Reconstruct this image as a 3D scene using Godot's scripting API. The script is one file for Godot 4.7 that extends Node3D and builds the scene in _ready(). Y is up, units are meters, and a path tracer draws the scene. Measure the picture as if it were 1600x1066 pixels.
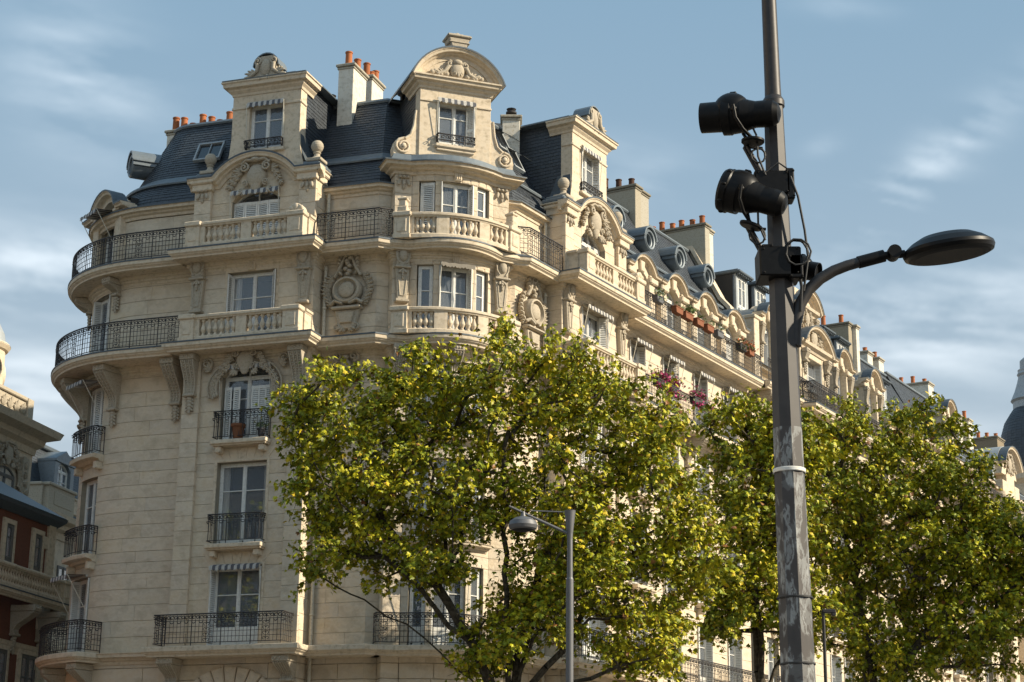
extends Node3D
# A stone apartment building on a street corner, plane trees, street lamps and the houses beyond.
# Plan frames: x runs along a wall to the right as seen from outside, y is up, z points out of the wall.

const FOCAL := 2850.0 / 1066.0
const PITCH := 16.15
const ROLL := 0.67
const EYE := Vector3(0, 1.6, 0)

var M := {}
var rng := RandomNumberGenerator.new()
var TL: Transform3D
var TR: Transform3D
var TC: Transform3D
var house: Node3D
var kept := {}


class MB:
	var v := PackedVector3Array()
	var n := PackedVector3Array()
	var c := PackedColorArray()
	var col := Color(1, 1, 1)
	var xf := Transform3D()

	func tri(a: Vector3, b: Vector3, d: Vector3) -> void:   # counter-clockwise from outside
		a = xf * a
		b = xf * b
		d = xf * d
		var nn := (b - a).cross(d - a)
		if nn.length_squared() < 1e-16:
			return
		nn = nn.normalized()
		v.append(a)
		v.append(d)
		v.append(b)
		for i in 3:
			n.append(nn)
			c.append(col)

	func trin(a: Vector3, b: Vector3, d: Vector3, na: Vector3, nb: Vector3, nd: Vector3) -> void:
		v.append(xf * a)
		v.append(xf * d)
		v.append(xf * b)
		n.append((xf.basis * na).normalized())
		n.append((xf.basis * nd).normalized())
		n.append((xf.basis * nb).normalized())
		for i in 3:
			c.append(col)

	func quad(a: Vector3, b: Vector3, d: Vector3, e: Vector3) -> void:
		tri(a, b, d)
		tri(a, d, e)

	func quad_to(a: Vector3, b: Vector3, d: Vector3, e: Vector3, out: Vector3) -> void:
		if (b - a).cross(d - a).dot(out) + (d - a).cross(e - a).dot(out) < 0.0:
			quad(a, e, d, b)
		else:
			quad(a, b, d, e)

	func box(at: Vector3, size: Vector3, bevel := 0.0) -> void:
		var h := size / 2.0
		var b := minf(bevel, minf(h.x, minf(h.y, h.z)) * 0.9)
		if b <= 0.0:
			for s: float in [-1.0, 1.0]:
				quad_to(at + Vector3(s * h.x, -h.y, -h.z), at + Vector3(s * h.x, h.y, -h.z), at + Vector3(s * h.x, h.y, h.z), at + Vector3(s * h.x, -h.y, h.z), Vector3(s, 0, 0))
				quad_to(at + Vector3(-h.x, s * h.y, -h.z), at + Vector3(h.x, s * h.y, -h.z), at + Vector3(h.x, s * h.y, h.z), at + Vector3(-h.x, s * h.y, h.z), Vector3(0, s, 0))
				quad_to(at + Vector3(-h.x, -h.y, s * h.z), at + Vector3(h.x, -h.y, s * h.z), at + Vector3(h.x, h.y, s * h.z), at + Vector3(-h.x, h.y, s * h.z), Vector3(0, 0, s))
			return
		for ax in 3:
			var p := (ax + 1) % 3
			var q := (ax + 2) % 3
			for s: float in [-1.0, 1.0]:
				var pts: Array[Vector3] = []
				for k in [[-1, -1], [1, -1], [1, 1], [-1, 1]]:
					var w := Vector3.ZERO
					w[ax] = s * h[ax]
					w[p] = k[0] * (h[p] - b)
					w[q] = k[1] * (h[q] - b)
					pts.append(at + w)
				var o := Vector3.ZERO
				o[ax] = s
				quad_to(pts[0], pts[1], pts[2], pts[3], o)
			for sp in [-1.0, 1.0]:
				for sq in [-1.0, 1.0]:
					var e: Array[Vector3] = []
					for k in [[-1, 0], [1, 0], [1, 1], [-1, 1]]:
						var w := Vector3.ZERO
						w[ax] = k[0] * (h[ax] - b)
						w[p] = sp * (h[p] - (b if k[1] == 1 else 0.0))
						w[q] = sq * (h[q] - (b if k[1] == 0 else 0.0))
						e.append(at + w)
					var o := Vector3.ZERO
					o[p] = sp
					o[q] = sq
					quad_to(e[0], e[1], e[2], e[3], o)

	# a flat outline (x, y), counter-clockwise, from z0 (back) to z1 (front)
	func prism(poly: PackedVector2Array, z0: float, z1: float, bevel := 0.0, back := false) -> void:
		if Geometry2D.is_polygon_clockwise(poly):
			poly.reverse()
		var front := poly
		if bevel > 0.0:
			var o := Geometry2D.offset_polygon(poly, -bevel)
			if o.size() == 1 and o[0].size() == poly.size():
				front = o[0]
				var best := 0
				for i in front.size():
					if front[i].distance_squared_to(poly[0]) < front[best].distance_squared_to(poly[0]):
						best = i
				var turned := PackedVector2Array()
				for i in front.size():
					turned.append(front[(i + best) % front.size()])
				front = turned
				if Geometry2D.is_polygon_clockwise(front):
					front.reverse()
			else:
				bevel = 0.0
		var ids := Geometry2D.triangulate_polygon(front)
		for i in range(0, ids.size(), 3):
			var a := front[ids[i]]
			var b := front[ids[i + 1]]
			var d := front[ids[i + 2]]
			if (b - a).cross(d - a) < 0.0:
				var t := b
				b = d
				d = t
			tri(Vector3(a.x, a.y, z1), Vector3(b.x, b.y, z1), Vector3(d.x, d.y, z1))
			if back:
				tri(Vector3(a.x, a.y, z0), Vector3(d.x, d.y, z0), Vector3(b.x, b.y, z0))
		var m := poly.size()
		for i in m:
			var p := poly[i]
			var q := poly[(i + 1) % m]
			quad(Vector3(p.x, p.y, z0), Vector3(q.x, q.y, z0), Vector3(q.x, q.y, z1 - bevel), Vector3(p.x, p.y, z1 - bevel))
			if bevel > 0.0:
				var r := front[i]
				var s := front[(i + 1) % m]
				quad(Vector3(p.x, p.y, z1 - bevel), Vector3(q.x, q.y, z1 - bevel), Vector3(s.x, s.y, z1), Vector3(r.x, r.y, z1))

	# profile of (radius, height) pairs turned about the y axis
	func lathe(prof: Array, at := Vector3.ZERO, segs := 12, squash := 1.0) -> void:
		for i in prof.size() - 1:
			var p: Vector2 = prof[i]
			var q: Vector2 = prof[i + 1]
			var d := q - p
			if d.length_squared() < 1e-10:
				continue
			var nn := Vector2(d.y, -d.x).normalized()
			for k in segs:
				var a := TAU * k / segs
				var b := TAU * (k + 1) / segs
				var ca := Vector3(cos(a), 0, sin(a) * squash)
				var cb := Vector3(cos(b), 0, sin(b) * squash)
				var na := Vector3(cos(a) * nn.x, nn.y, sin(a) * nn.x)
				var nb := Vector3(cos(b) * nn.x, nn.y, sin(b) * nn.x)
				var p0 := at + ca * p.x + Vector3(0, p.y, 0)
				var p1 := at + cb * p.x + Vector3(0, p.y, 0)
				var q0 := at + ca * q.x + Vector3(0, q.y, 0)
				var q1 := at + cb * q.x + Vector3(0, q.y, 0)
				if p.x > 1e-5:
					trin(p0, q1, p1, na, nb, nb)
				if q.x > 1e-5:
					trin(p0, q0, q1, na, na, nb)

	func ball(at: Vector3, r: Vector3, segs := 10, rows := 6, turn := Basis()) -> void:
		for i in rows:
			var t0 := PI * i / rows - PI / 2
			var t1 := PI * (i + 1) / rows - PI / 2
			for k in segs:
				var a := TAU * k / segs
				var b := TAU * (k + 1) / segs
				var e := [[t0, a], [t0, b], [t1, b], [t1, a]]
				var ps: Array[Vector3] = []
				var ns: Array[Vector3] = []
				for w in e:
					var u := Vector3(cos(w[0]) * cos(w[1]), sin(w[0]), cos(w[0]) * sin(w[1]))
					ps.append(at + turn * (u * r))
					ns.append((turn * (u / r)).normalized())
				if i > 0:
					trin(ps[0], ps[2], ps[1], ns[0], ns[2], ns[1])
				if i < rows - 1:
					trin(ps[0], ps[3], ps[2], ns[0], ns[3], ns[2])

	func tube(pts: Array, r0: float, r1 := -1.0, sides := 5, caps := true) -> void:
		if r1 < 0.0:
			r1 = r0
		var m := pts.size()
		if m < 2:
			return
		var t0: Vector3 = (pts[1] - pts[0]).normalized()
		var up := Vector3.UP if absf(t0.y) < 0.9 else Vector3.RIGHT
		var x := t0.cross(up).normalized()
		var last: Array[Vector3] = []
		var lastn: Array[Vector3] = []
		for i in m:
			var t: Vector3 = ((pts[mini(i + 1, m - 1)] - pts[maxi(i - 1, 0)]) as Vector3).normalized()
			x = (x - t * x.dot(t)).normalized()
			var y := t.cross(x)
			var r := lerpf(r0, r1, float(i) / (m - 1))
			var ring: Array[Vector3] = []
			var rn: Array[Vector3] = []
			for k in sides:
				var a := TAU * (k + 0.5) / sides
				var d := x * cos(a) + y * sin(a)
				ring.append(pts[i] + d * r)
				rn.append(d)
			if i > 0:
				for k in sides:
					var j := (k + 1) % sides
					trin(last[k], last[j], ring[j], lastn[k], lastn[j], rn[j])
					trin(last[k], ring[j], ring[k], lastn[k], rn[j], rn[k])
			if caps and (i == 0 or i == m - 1):
				for k in range(1, sides - 1):
					if i == 0:
						tri(ring[0], ring[k + 1], ring[k])
					else:
						tri(ring[0], ring[k], ring[k + 1])
			last = ring
			lastn = rn

	# profile (p along the path's left-hand normal, q along the third axis) swept along a flat path with mitres.
	# plan: the path lies in (x, z) and q is height; else the path lies in (x, y) and q is z.
	func sweep(path: PackedVector2Array, prof: Array, plan := true, closed := false, caps := true, smooth := false) -> void:
		var m := path.size()
		var nor: Array[Vector2] = []
		for i in m:
			var a := (path[i] - path[(i - 1 + m) % m]).normalized() if closed or i > 0 else Vector2.ZERO
			var b := (path[(i + 1) % m] - path[i]).normalized() if closed or i < m - 1 else Vector2.ZERO
			if a == Vector2.ZERO:
				a = b
			if b == Vector2.ZERO:
				b = a
			var na := Vector2(-a.y, a.x)
			var nb := Vector2(-b.y, b.x)
			var w := (na + nb).normalized()
			nor.append(w / maxf(0.35, w.dot(na)))
		var at := func(i: int, k: int) -> Vector3:
			var q: Vector2 = path[i] + nor[i] * prof[k].x
			return Vector3(q.x, prof[k].y, q.y) if plan else Vector3(q.x, q.y, prof[k].y)
		for i in (m if closed else m - 1):
			var j := (i + 1) % m
			for k in prof.size() - 1:
				var d: Vector2 = prof[k + 1] - prof[k]
				if d.length_squared() < 1e-12:
					continue
				var o2 := Vector2(d.y, -d.x).normalized()
				var mk := func(w: Vector2) -> Vector3:
					return (Vector3(w.x * o2.x, o2.y, w.y * o2.x) if plan else Vector3(w.x * o2.x, w.y * o2.x, o2.y)).normalized()
				var e: Vector2 = (path[j] - path[i]).normalized()
				var on: Vector3 = mk.call(Vector2(-e.y, e.x))
				if smooth:
					var n0: Vector3 = mk.call(nor[i].normalized())
					var n1: Vector3 = mk.call(nor[j].normalized())
					var a0: Vector3 = at.call(i, k)
					var a1: Vector3 = at.call(j, k)
					var b1: Vector3 = at.call(j, k + 1)
					var b0: Vector3 = at.call(i, k + 1)
					if (a1 - a0).cross(b1 - a0).dot(on) > 0.0:
						trin(a0, a1, b1, n0, n1, n1)
						trin(a0, b1, b0, n0, n1, n0)
					else:
						trin(a0, b1, a1, n0, n1, n1)
						trin(a0, b0, b1, n0, n0, n1)
				else:
					quad_to(at.call(i, k), at.call(j, k), at.call(j, k + 1), at.call(i, k + 1), on)
		if caps and not closed:
			var flat := PackedVector2Array()
			for w in prof:
				flat.append(w)
			var ids := Geometry2D.triangulate_polygon(flat)
			for i in range(0, ids.size(), 3):
				for end in [0, m - 1]:
					var a: Vector3 = at.call(end, ids[i])
					var b: Vector3 = at.call(end, ids[i + 1])
					var d: Vector3 = at.call(end, ids[i + 2])
					var e := (path[1] - path[0]) * -1.0 if end == 0 else path[m - 1] - path[m - 2]
					var o := Vector3(e.x, 0, e.y) if plan else Vector3(e.x, e.y, 0)
					if (b - a).cross(d - a).dot(o) < 0.0:
						tri(a, d, b)
					else:
						tri(a, b, d)

	# a level polygon at height y, seen from above (or from below)
	func level(poly: PackedVector2Array, y: float, up := true) -> void:
		var ids := Geometry2D.triangulate_polygon(poly)
		for i in range(0, ids.size(), 3):
			var a := Vector3(poly[ids[i]].x, y, poly[ids[i]].y)
			var b := Vector3(poly[ids[i + 1]].x, y, poly[ids[i + 1]].y)
			var d := Vector3(poly[ids[i + 2]].x, y, poly[ids[i + 2]].y)
			if ((b - a).cross(d - a).y > 0.0) == up:
				tri(a, b, d)
			else:
				tri(a, d, b)

	func add(o: MB, t: Transform3D) -> void:
		for i in o.v.size():
			v.append(xf * (t * o.v[i]))
			n.append(((xf.basis * (t.basis * o.n[i]))).normalized())
			c.append(o.c[i] * col)

	static func new_strip(lower: Array, upper: Array) -> MB:
		var b := MB.new()
		for i in lower.size() - 1:
			var nn: Vector3 = (lower[i + 1] - lower[i]).cross(upper[i] - lower[i])
			b.quad_to(lower[i], lower[i + 1], upper[i + 1], upper[i], nn)
		return b

	func mesh() -> ArrayMesh:
		var a := []
		a.resize(Mesh.ARRAY_MAX)
		a[Mesh.ARRAY_VERTEX] = v
		a[Mesh.ARRAY_NORMAL] = n
		a[Mesh.ARRAY_COLOR] = c
		var m := ArrayMesh.new()
		m.add_surface_from_arrays(Mesh.PRIMITIVE_TRIANGLES, a)
		return m


# ---------------------------------------------------------------- nodes
func part(called: String, shape, mat, parent: Node, at := Transform3D()) -> MeshInstance3D:
	var o := MeshInstance3D.new()
	o.name = called
	o.mesh = shape.mesh() if shape is MB else shape
	if mat:
		o.material_override = mat
	parent.add_child(o, true)
	o.global_transform = at
	return o


func knot(called: String, parent: Node, at := Transform3D()) -> Node3D:
	var o := Node3D.new()
	o.name = called
	parent.add_child(o, true)
	o.global_transform = at
	return o


var names := {}
func thing(called: String, label: String, category: String, at := Transform3D(), group := "") -> Node3D:
	var k: int = names.get(called, 0)
	names[called] = k + 1
	var o := Node3D.new()
	o.name = called if k == 0 else "%s_%03d" % [called, k]
	add_child(o)
	o.global_transform = at
	o.set_meta("label", label)
	o.set_meta("category", category)
	if group:
		o.set_meta("group", group)
	return o


func ground_piece(called: String, shape, mat) -> MeshInstance3D:
	var o := part(called, shape, mat, self)
	o.set_meta("kind", "structure")
	o.set_meta("label", {"ground": "dark asphalt ground of the junction below the houses", "pavement": "pale stone pavement round the foot of the corner building"}.get(called, "flat street surface below the houses"))
	o.set_meta("category", called)
	return o


func once(key: String, make: Callable):
	if not kept.has(key):
		kept[key] = make.call().mesh()
	return kept[key]


func tf(base: Transform3D, x := 0.0, y := 0.0, z := 0.0, turn := 0.0) -> Transform3D:
	return base * Transform3D(Basis(Vector3.UP, turn), Vector3(x, y, z))


func flat(base: Transform3D, x: float, z: float) -> Vector2:
	var p := base * Vector3(x, 0, z)
	return Vector2(p.x, p.z)


func arc2(c: Vector2, r: float, a0: float, a1: float, segs: int) -> PackedVector2Array:
	var o := PackedVector2Array()
	for i in segs + 1:
		var a := lerpf(a0, a1, float(i) / segs)
		o.append(c + Vector2(cos(a), sin(a)) * r)
	return o


func rise(w: float, h: float, y: float, segs := 12) -> PackedVector2Array:   # segmental arch from (-w, y) to (w, y), h high
	var r := (w * w + h * h) / (2.0 * h)
	var half := asin(clampf(w / r, -1, 1))
	if h > w:
		half = PI - half
	var o := PackedVector2Array()
	for i in segs + 1:
		var a := lerpf(-half, half, float(i) / segs)
		o.append(Vector2(sin(a) * r, y + h - r + cos(a) * r))
	return o


func on_screen(p: Vector3) -> Vector3:   # x, y of the photograph and the depth
	var q := cam.global_transform.affine_inverse() * p
	return Vector3(800.0 + q.x / -q.z * 2850.0, 533.0 - q.y / -q.z * 2850.0, -q.z)


# ---------------------------------------------------------------- materials
func noise_tex(freq: float, stops: Array, size := 512, seed_ := 1, octaves := 5, kind := FastNoiseLite.TYPE_SIMPLEX_SMOOTH, bump := false, domain := false) -> NoiseTexture2D:
	var f := FastNoiseLite.new()
	f.noise_type = kind
	f.seed = seed_
	f.frequency = freq
	f.fractal_octaves = octaves
	f.fractal_gain = 0.55
	if domain:
		f.domain_warp_enabled = true
		f.domain_warp_amplitude = 40.0
		f.domain_warp_frequency = 0.008
	var t := NoiseTexture2D.new()
	t.width = size
	t.height = size
	t.seamless = true
	t.noise = f
	if bump:
		t.as_normal_map = true
		t.bump_strength = 4.0
	elif stops:
		var g := Gradient.new()
		g.offsets = PackedFloat32Array(stops.map(func(s): return s[0]))
		g.colors = PackedColorArray(stops.map(func(s): return s[1]))
		t.color_ramp = g
	return t


func lin(r: float, g: float, b: float) -> Color:
	return Color(r, g, b).linear_to_srgb()


func mat(called: String, c: Color, rough := 0.8, metal := 0.0, tex: Texture2D = null, scale := 0.2, vc := false) -> StandardMaterial3D:
	var m := StandardMaterial3D.new()
	m.resource_name = called
	m.albedo_color = c
	m.roughness = rough
	m.metallic = metal
	m.vertex_color_use_as_albedo = vc
	if tex:
		m.albedo_texture = tex
		m.uv1_triplanar = true
		m.uv1_world_triplanar = true
		m.uv1_scale = Vector3.ONE * scale
	M[called] = m
	return m


func make_materials() -> void:
	var grime := noise_tex(0.012, [[0.0, Color(0.86, 0.85, 0.83)], [0.35, Color(0.95, 0.945, 0.935)], [0.52, Color(1, 1, 1)], [0.75, Color(0.985, 0.97, 0.94)], [1.0, Color(0.93, 0.905, 0.86)]], 1024, 3, 7, FastNoiseLite.TYPE_SIMPLEX_SMOOTH, false, true)
	var soot := noise_tex(0.02, [[0.0, Color(0.74, 0.72, 0.69)], [0.34, Color(0.93, 0.92, 0.895)], [0.55, Color(1, 1, 1)], [0.8, Color(0.97, 0.95, 0.91)], [1.0, Color(0.84, 0.82, 0.77)]], 1024, 9, 7, FastNoiseLite.TYPE_SIMPLEX_SMOOTH, false, true)
	var pits := noise_tex(0.09, [], 512, 5, 4, FastNoiseLite.TYPE_SIMPLEX_SMOOTH, true)
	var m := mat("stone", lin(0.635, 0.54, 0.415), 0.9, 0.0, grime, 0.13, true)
	m.normal_enabled = true
	m.normal_texture = pits
	m.normal_scale = 0.35
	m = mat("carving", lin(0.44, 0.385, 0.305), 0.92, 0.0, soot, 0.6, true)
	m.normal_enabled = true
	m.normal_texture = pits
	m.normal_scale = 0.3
	mat("trim", lin(0.635, 0.54, 0.415), 0.9, 0.0, soot, 0.21, true)
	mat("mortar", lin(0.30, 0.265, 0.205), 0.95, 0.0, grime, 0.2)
	mat("lead", lin(0.085, 0.105, 0.125), 0.55, 0.2, soot, 0.4)
	mat("zinc", lin(0.165, 0.195, 0.22), 0.5, 0.3, grime, 0.35)
	mat("pale_zinc", lin(0.36, 0.39, 0.41), 0.55, 0.2, grime, 0.35)
	mat("slate", lin(0.052, 0.062, 0.076), 0.5, 0.0, soot, 0.5, true)
	mat("iron", lin(0.022, 0.019, 0.019), 0.5, 0.0)
	mat("white_paint", lin(0.72, 0.72, 0.69), 0.45, 0.0, grime, 0.6)
	mat("cream_paint", lin(0.62, 0.59, 0.50), 0.5, 0.0, grime, 0.6)
	mat("grey_paint", lin(0.13, 0.125, 0.115), 0.6)
	mat("pipe", lin(0.55, 0.51, 0.42), 0.6, 0.0, soot, 0.5)
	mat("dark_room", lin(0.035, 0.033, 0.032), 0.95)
	mat("curtain", lin(0.55, 0.53, 0.48), 0.9, 0.0)
	mat("canvas", lin(1, 1, 1), 0.9, 0.0, grime, 0.9, true)
	var g := mat("glass", Color(0.80, 0.84, 0.88, 0.04), 0.02, 0.0)
	g.transparency = BaseMaterial3D.TRANSPARENCY_ALPHA
	g.metallic = 0.07
	g.metallic_specular = 0.9
	mat("dark_glass", lin(0.03, 0.035, 0.04), 0.05, 0.0).metallic_specular = 0.8
	mat("plaster", lin(0.66, 0.62, 0.54), 0.9, 0.0, soot, 0.23, true)
	mat("render_grey", lin(0.40, 0.37, 0.31), 0.95, 0.0, soot, 0.6, true)
	mat("terracotta", lin(0.42, 0.135, 0.045), 0.85, 0.0, soot, 2.0, true)
	mat("old_clay", lin(0.24, 0.088, 0.042), 0.9, 0.0, soot, 2.0, true)
	mat("brick", lin(0.19, 0.075, 0.048), 0.9, 0.0, soot, 0.5, true)
	mat("blackened", lin(0.03, 0.027, 0.026), 0.8, 0.0)
	mat("asphalt", lin(0.11, 0.105, 0.10), 0.9, 0.0, soot, 0.3)
	mat("paving", lin(0.40, 0.37, 0.32), 0.9, 0.0, soot, 0.3)
	mat("lamp_black", lin(0.0085, 0.008, 0.008), 0.42, 0.0, noise_tex(0.03, [[0, Color(0.7, 0.68, 0.66)], [1, Color(1.0, 1.0, 1.0)]], 256, 4), 2.0)
	M["lamp_black"].metallic_specular = 0.3
	mat("lamp_brown", lin(0.036, 0.03, 0.027), 0.5, 0.1, noise_tex(0.03, [[0, Color(0.7, 0.7, 0.7)], [1, Color(1.0, 1.0, 1.0)]], 256, 6), 2.0)
	mat("lamp_grey", lin(0.13, 0.13, 0.135), 0.5, 0.3)
	mat("lens", lin(0.022, 0.022, 0.024), 0.6, 0.0).metallic_specular = 0.2
	mat("cable", lin(0.02, 0.02, 0.02), 0.6, 0.0)
	mat("bark", lin(0.085, 0.07, 0.052), 0.95, 0.0, noise_tex(0.03, [[0, Color(0.45, 0.42, 0.38)], [0.5, Color(0.8, 0.78, 0.7)], [0.62, Color(1.25, 1.25, 1.1)], [1, Color(0.7, 0.68, 0.6)]], 256, 8), 0.8)
	var lf := mat("leaf", Color(1, 1, 1), 0.48, 0.0, null, 1.0, true)
	lf.metallic_specular = 0.38
	lf.backlight = Color(0.8, 0.85, 0.2)
	lf.cull_mode = BaseMaterial3D.CULL_DISABLED
	var fl := mat("flower", Color(1, 1, 1), 0.7, 0.0, null, 1.0, true)
	fl.cull_mode = BaseMaterial3D.CULL_DISABLED
	mat("box_plastic", lin(0.03, 0.03, 0.032), 0.6)
	M["canvas"].cull_mode = BaseMaterial3D.CULL_DISABLED
	# old paint on the lamp post: brown coat, flaked to a pale primer in patches
	var paint := noise_tex(0.012, [[0.0, lin(0.038, 0.033, 0.031)], [0.46, lin(0.054, 0.046, 0.042)], [0.51, lin(0.085, 0.074, 0.068)], [0.525, lin(0.24, 0.25, 0.245)], [0.66, lin(0.34, 0.35, 0.335)], [0.675, lin(0.10, 0.09, 0.083)], [0.75, lin(0.08, 0.07, 0.065)], [0.77, lin(0.23, 0.235, 0.23)], [1.0, lin(0.30, 0.31, 0.30)]], 512, 12, 6, FastNoiseLite.TYPE_SIMPLEX_SMOOTH, false, true)
	var p := mat("flaked_paint", Color(1, 1, 1), 0.6, 0.0, paint, 1.0)
	p.uv1_scale = Vector3(1.3, 0.4, 1.3)
	mat("post_paint", lin(0.054, 0.046, 0.042), 0.55, 0.0, noise_tex(0.02, [[0, Color(0.75, 0.74, 0.72)], [1, Color(1, 1, 1)]], 256, 14), 1.2)


# ---------------------------------------------------------------- sky
var cloud_a := FastNoiseLite.new()
var cloud_b := FastNoiseLite.new()

# thin cloud in one direction: az and el in degrees, az to the right of straight ahead
const VEILS := [[13.4, 21.0, 3.6, 0.75, 0.62, 0.75], [12.5, 16.4, 6.5, 1.6, 0.08, 0.62], [8.5, 13.6, 7.0, 1.4, -0.12, 0.30], [-14.6, 23.6, 2.6, 1.9, -0.5, 0.42], [-15.0, 17.6, 3.6, 1.3, 0.05, 0.60], [-15.5, 14.0, 3.5, 1.2, 0.1, 0.4], [4.3, 21.0, 1.5, 0.8, 0.3, 0.32], [2.2, 22.2, 2.0, 0.5, 0.0, 0.16], [10.3, 22.0, 0.6, 0.3, 0.2, 0.28], [11.0, 26.2, 1.6, 0.4, -0.1, 0.2]]

func cloud(az: float, el: float) -> float:
	var a := deg_to_rad(az)
	var e := deg_to_rad(el)
	var d := Vector3(sin(a) * cos(e), sin(e), -cos(a) * cos(e))
	var k := 1.0 / (d.y + 0.14)
	var px := d.x * k
	var pz := d.z * k
	# streaks drawn out along the wind
	var s := px * 0.93 - pz * 0.36
	var t := px * 0.36 + pz * 0.93
	var warp := cloud_b.get_noise_3d(px * 0.9, pz * 0.9, 3.0) * 0.5
	var streak := cloud_a.get_noise_3d(s * 0.9 + warp, t * 3.2 + warp * 1.6, 0.0)
	var fine := cloud_a.get_noise_3d(s * 3.5, t * 8.0, 5.0)
	var veil := 0.0
	for w in VEILS:
		var x: float = az - w[0]
		var y: float = el - w[1]
		var c := cos(w[4])
		var n := sin(w[4])
		var u: float = (x * c + y * n) / w[2]
		var v: float = (y * c - x * n) / w[3]
		veil += w[5] * exp(-u * u - v * v)
	var big := 0.0
	if absf(az) > 17.0 or el > 28.0:
		big = maxf(0.0, cloud_b.get_noise_3d(px * 0.45 + 9.0, pz * 0.45 - 4.0, 0.0) + 0.16) * 1.15 * clampf(maxf(absf(az) - 17.0, el - 28.0) / 6.0, 0.0, 1.0)
	var v2 := (veil + big) * clampf(0.5 + streak * 1.3 + fine * 0.9, 0.0, 1.7)
	return clampf(v2, 0.0, 1.0)


func sky_cover() -> ImageTexture:
	cloud_a.seed = 21
	cloud_a.frequency = 1.0
	cloud_a.fractal_octaves = 6
	cloud_a.fractal_gain = 0.58
	cloud_b.seed = 5
	cloud_b.frequency = 1.0
	cloud_b.fractal_octaves = 3
	var w := 1024
	var h := 512
	var img := Image.create(w, h, false, Image.FORMAT_RGBAF)
	img.fill(Color(1.0, 0.985, 0.97, 0))
	for y in h / 2:
		for x in w:
			var v := cloud(wrapf(360.0 * (x + 0.5) / w, -180.0, 180.0), 90.0 - 180.0 * (y + 0.5) / h)
			if v > 0.003:
				img.set_pixel(x, y, Color(1.0, 0.985, 0.97, v))
	img.resize(4096, 2048, Image.INTERPOLATE_BILINEAR)
	for y in range(600, 1000):
		for x in range(-290, 290):
			img.set_pixel(posmod(x, 4096), y, Color(1.0, 0.985, 0.97, cloud(360.0 * (x + 0.5) / 4096.0, 90.0 - 180.0 * (y + 0.5) / 2048.0)))
	return ImageTexture.create_from_image(img)


var cam: Camera3D
func make_camera_and_light() -> void:
	cam = Camera3D.new()
	cam.name = "camera"
	add_child(cam)
	cam.position = EYE
	cam.basis = Basis(Vector3.RIGHT, deg_to_rad(PITCH)) * Basis(Vector3(0, 0, 1), deg_to_rad(ROLL))
	cam.fov = rad_to_deg(2.0 * atan(0.5 / FOCAL))
	cam.near = 0.1
	cam.far = 1500.0
	cam.current = true

	var env := Environment.new()
	env.background_mode = Environment.BG_SKY
	env.tonemap_mode = Environment.TONE_MAPPER_LINEAR
	env.tonemap_exposure = 2.68
	env.sdfgi_enabled = true
	env.ssao_enabled = true
	env.ssil_enabled = true
	var sm := ProceduralSkyMaterial.new()
	sm.sky_top_color = lin(0.072, 0.136, 0.199)
	sm.sky_horizon_color = lin(0.335, 0.336, 0.324)
	sm.sky_curve = 0.16
	sm.ground_bottom_color = lin(0.12, 0.115, 0.11)
	sm.ground_horizon_color = lin(0.30, 0.31, 0.32)
	sm.sky_energy_multiplier = 1.0
	sm.sun_angle_max = 12.0
	sm.sun_curve = 0.05
	sm.sky_cover = sky_cover()
	sm.sky_cover_modulate = lin(0.30, 0.295, 0.285)
	var sky := Sky.new()
	sky.sky_material = sm
	env.sky = sky
	var we := WorldEnvironment.new()
	we.name = "world_environment"
	we.environment = env
	add_child(we)

	var sun := DirectionalLight3D.new()
	sun.name = "sun"
	sun.light_color = Color(1.0, 0.945, 0.845)
	sun.light_energy = 0.88
	sun.light_angular_distance = 0.5
	sun.shadow_enabled = true
	add_child(sun)
	var el := deg_to_rad(29.5)
	var az := deg_to_rad(102.0)
	var to := Vector3(sin(az) * cos(el), sin(el), -cos(az) * cos(el))
	sun.look_at_from_position(Vector3.ZERO, -to, Vector3.UP)


func make_frames() -> void:
	var pl := Vector2(-6.115, -55.314)
	var pr := Vector2(1.521, -58.063)
	var ul := Vector3(0.94552, 0, 0.32557)
	var ur := Vector3(0.52101, 0, -0.85355)
	TL = Transform3D(Basis(ul, Vector3.UP, Vector3(-ul.z, 0, ul.x)), Vector3(pl.x, 0, pl.y))
	TR = Transform3D(Basis(ur, Vector3.UP, Vector3(-ur.z, 0, ur.x)), Vector3(pr.x, 0, pr.y))
	var uc := Vector3(0.94088, 0, -0.33874)
	TC = Transform3D(Basis(uc, Vector3.UP, Vector3(-uc.z, 0, uc.x)), Vector3(-2.297, 0, -56.689))


# ---------------------------------------------------------------- walls of cut stone
func run_of(path: PackedVector2Array) -> PackedFloat32Array:
	var o := PackedFloat32Array([0.0])
	for i in path.size() - 1:
		o.append(o[i] + path[i].distance_to(path[i + 1]))
	return o


func along(path: PackedVector2Array, run: PackedFloat32Array, s: float) -> Array:   # [place, outward normal]
	var i := 0
	while i < run.size() - 2 and run[i + 1] < s:
		i += 1
	var d := (path[i + 1] - path[i]) / maxf(run[i + 1] - run[i], 1e-6)
	var p := path[i] + d * (s - run[i])
	var nn := Vector2(-d.y, d.x)
	var f := (s - run[i]) / maxf(run[i + 1] - run[i], 1e-6)
	if path.size() > 4:   # a curved wall: blend towards the neighbours
		var j := i + 1 if f > 0.5 else i - 1
		if j >= 0 and j < path.size() - 1:
			var e := (path[j + 1] - path[j]).normalized()
			nn = nn.lerp(Vector2(-e.y, e.x), absf(f - 0.5)).normalized()
	return [p, nn]


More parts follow.
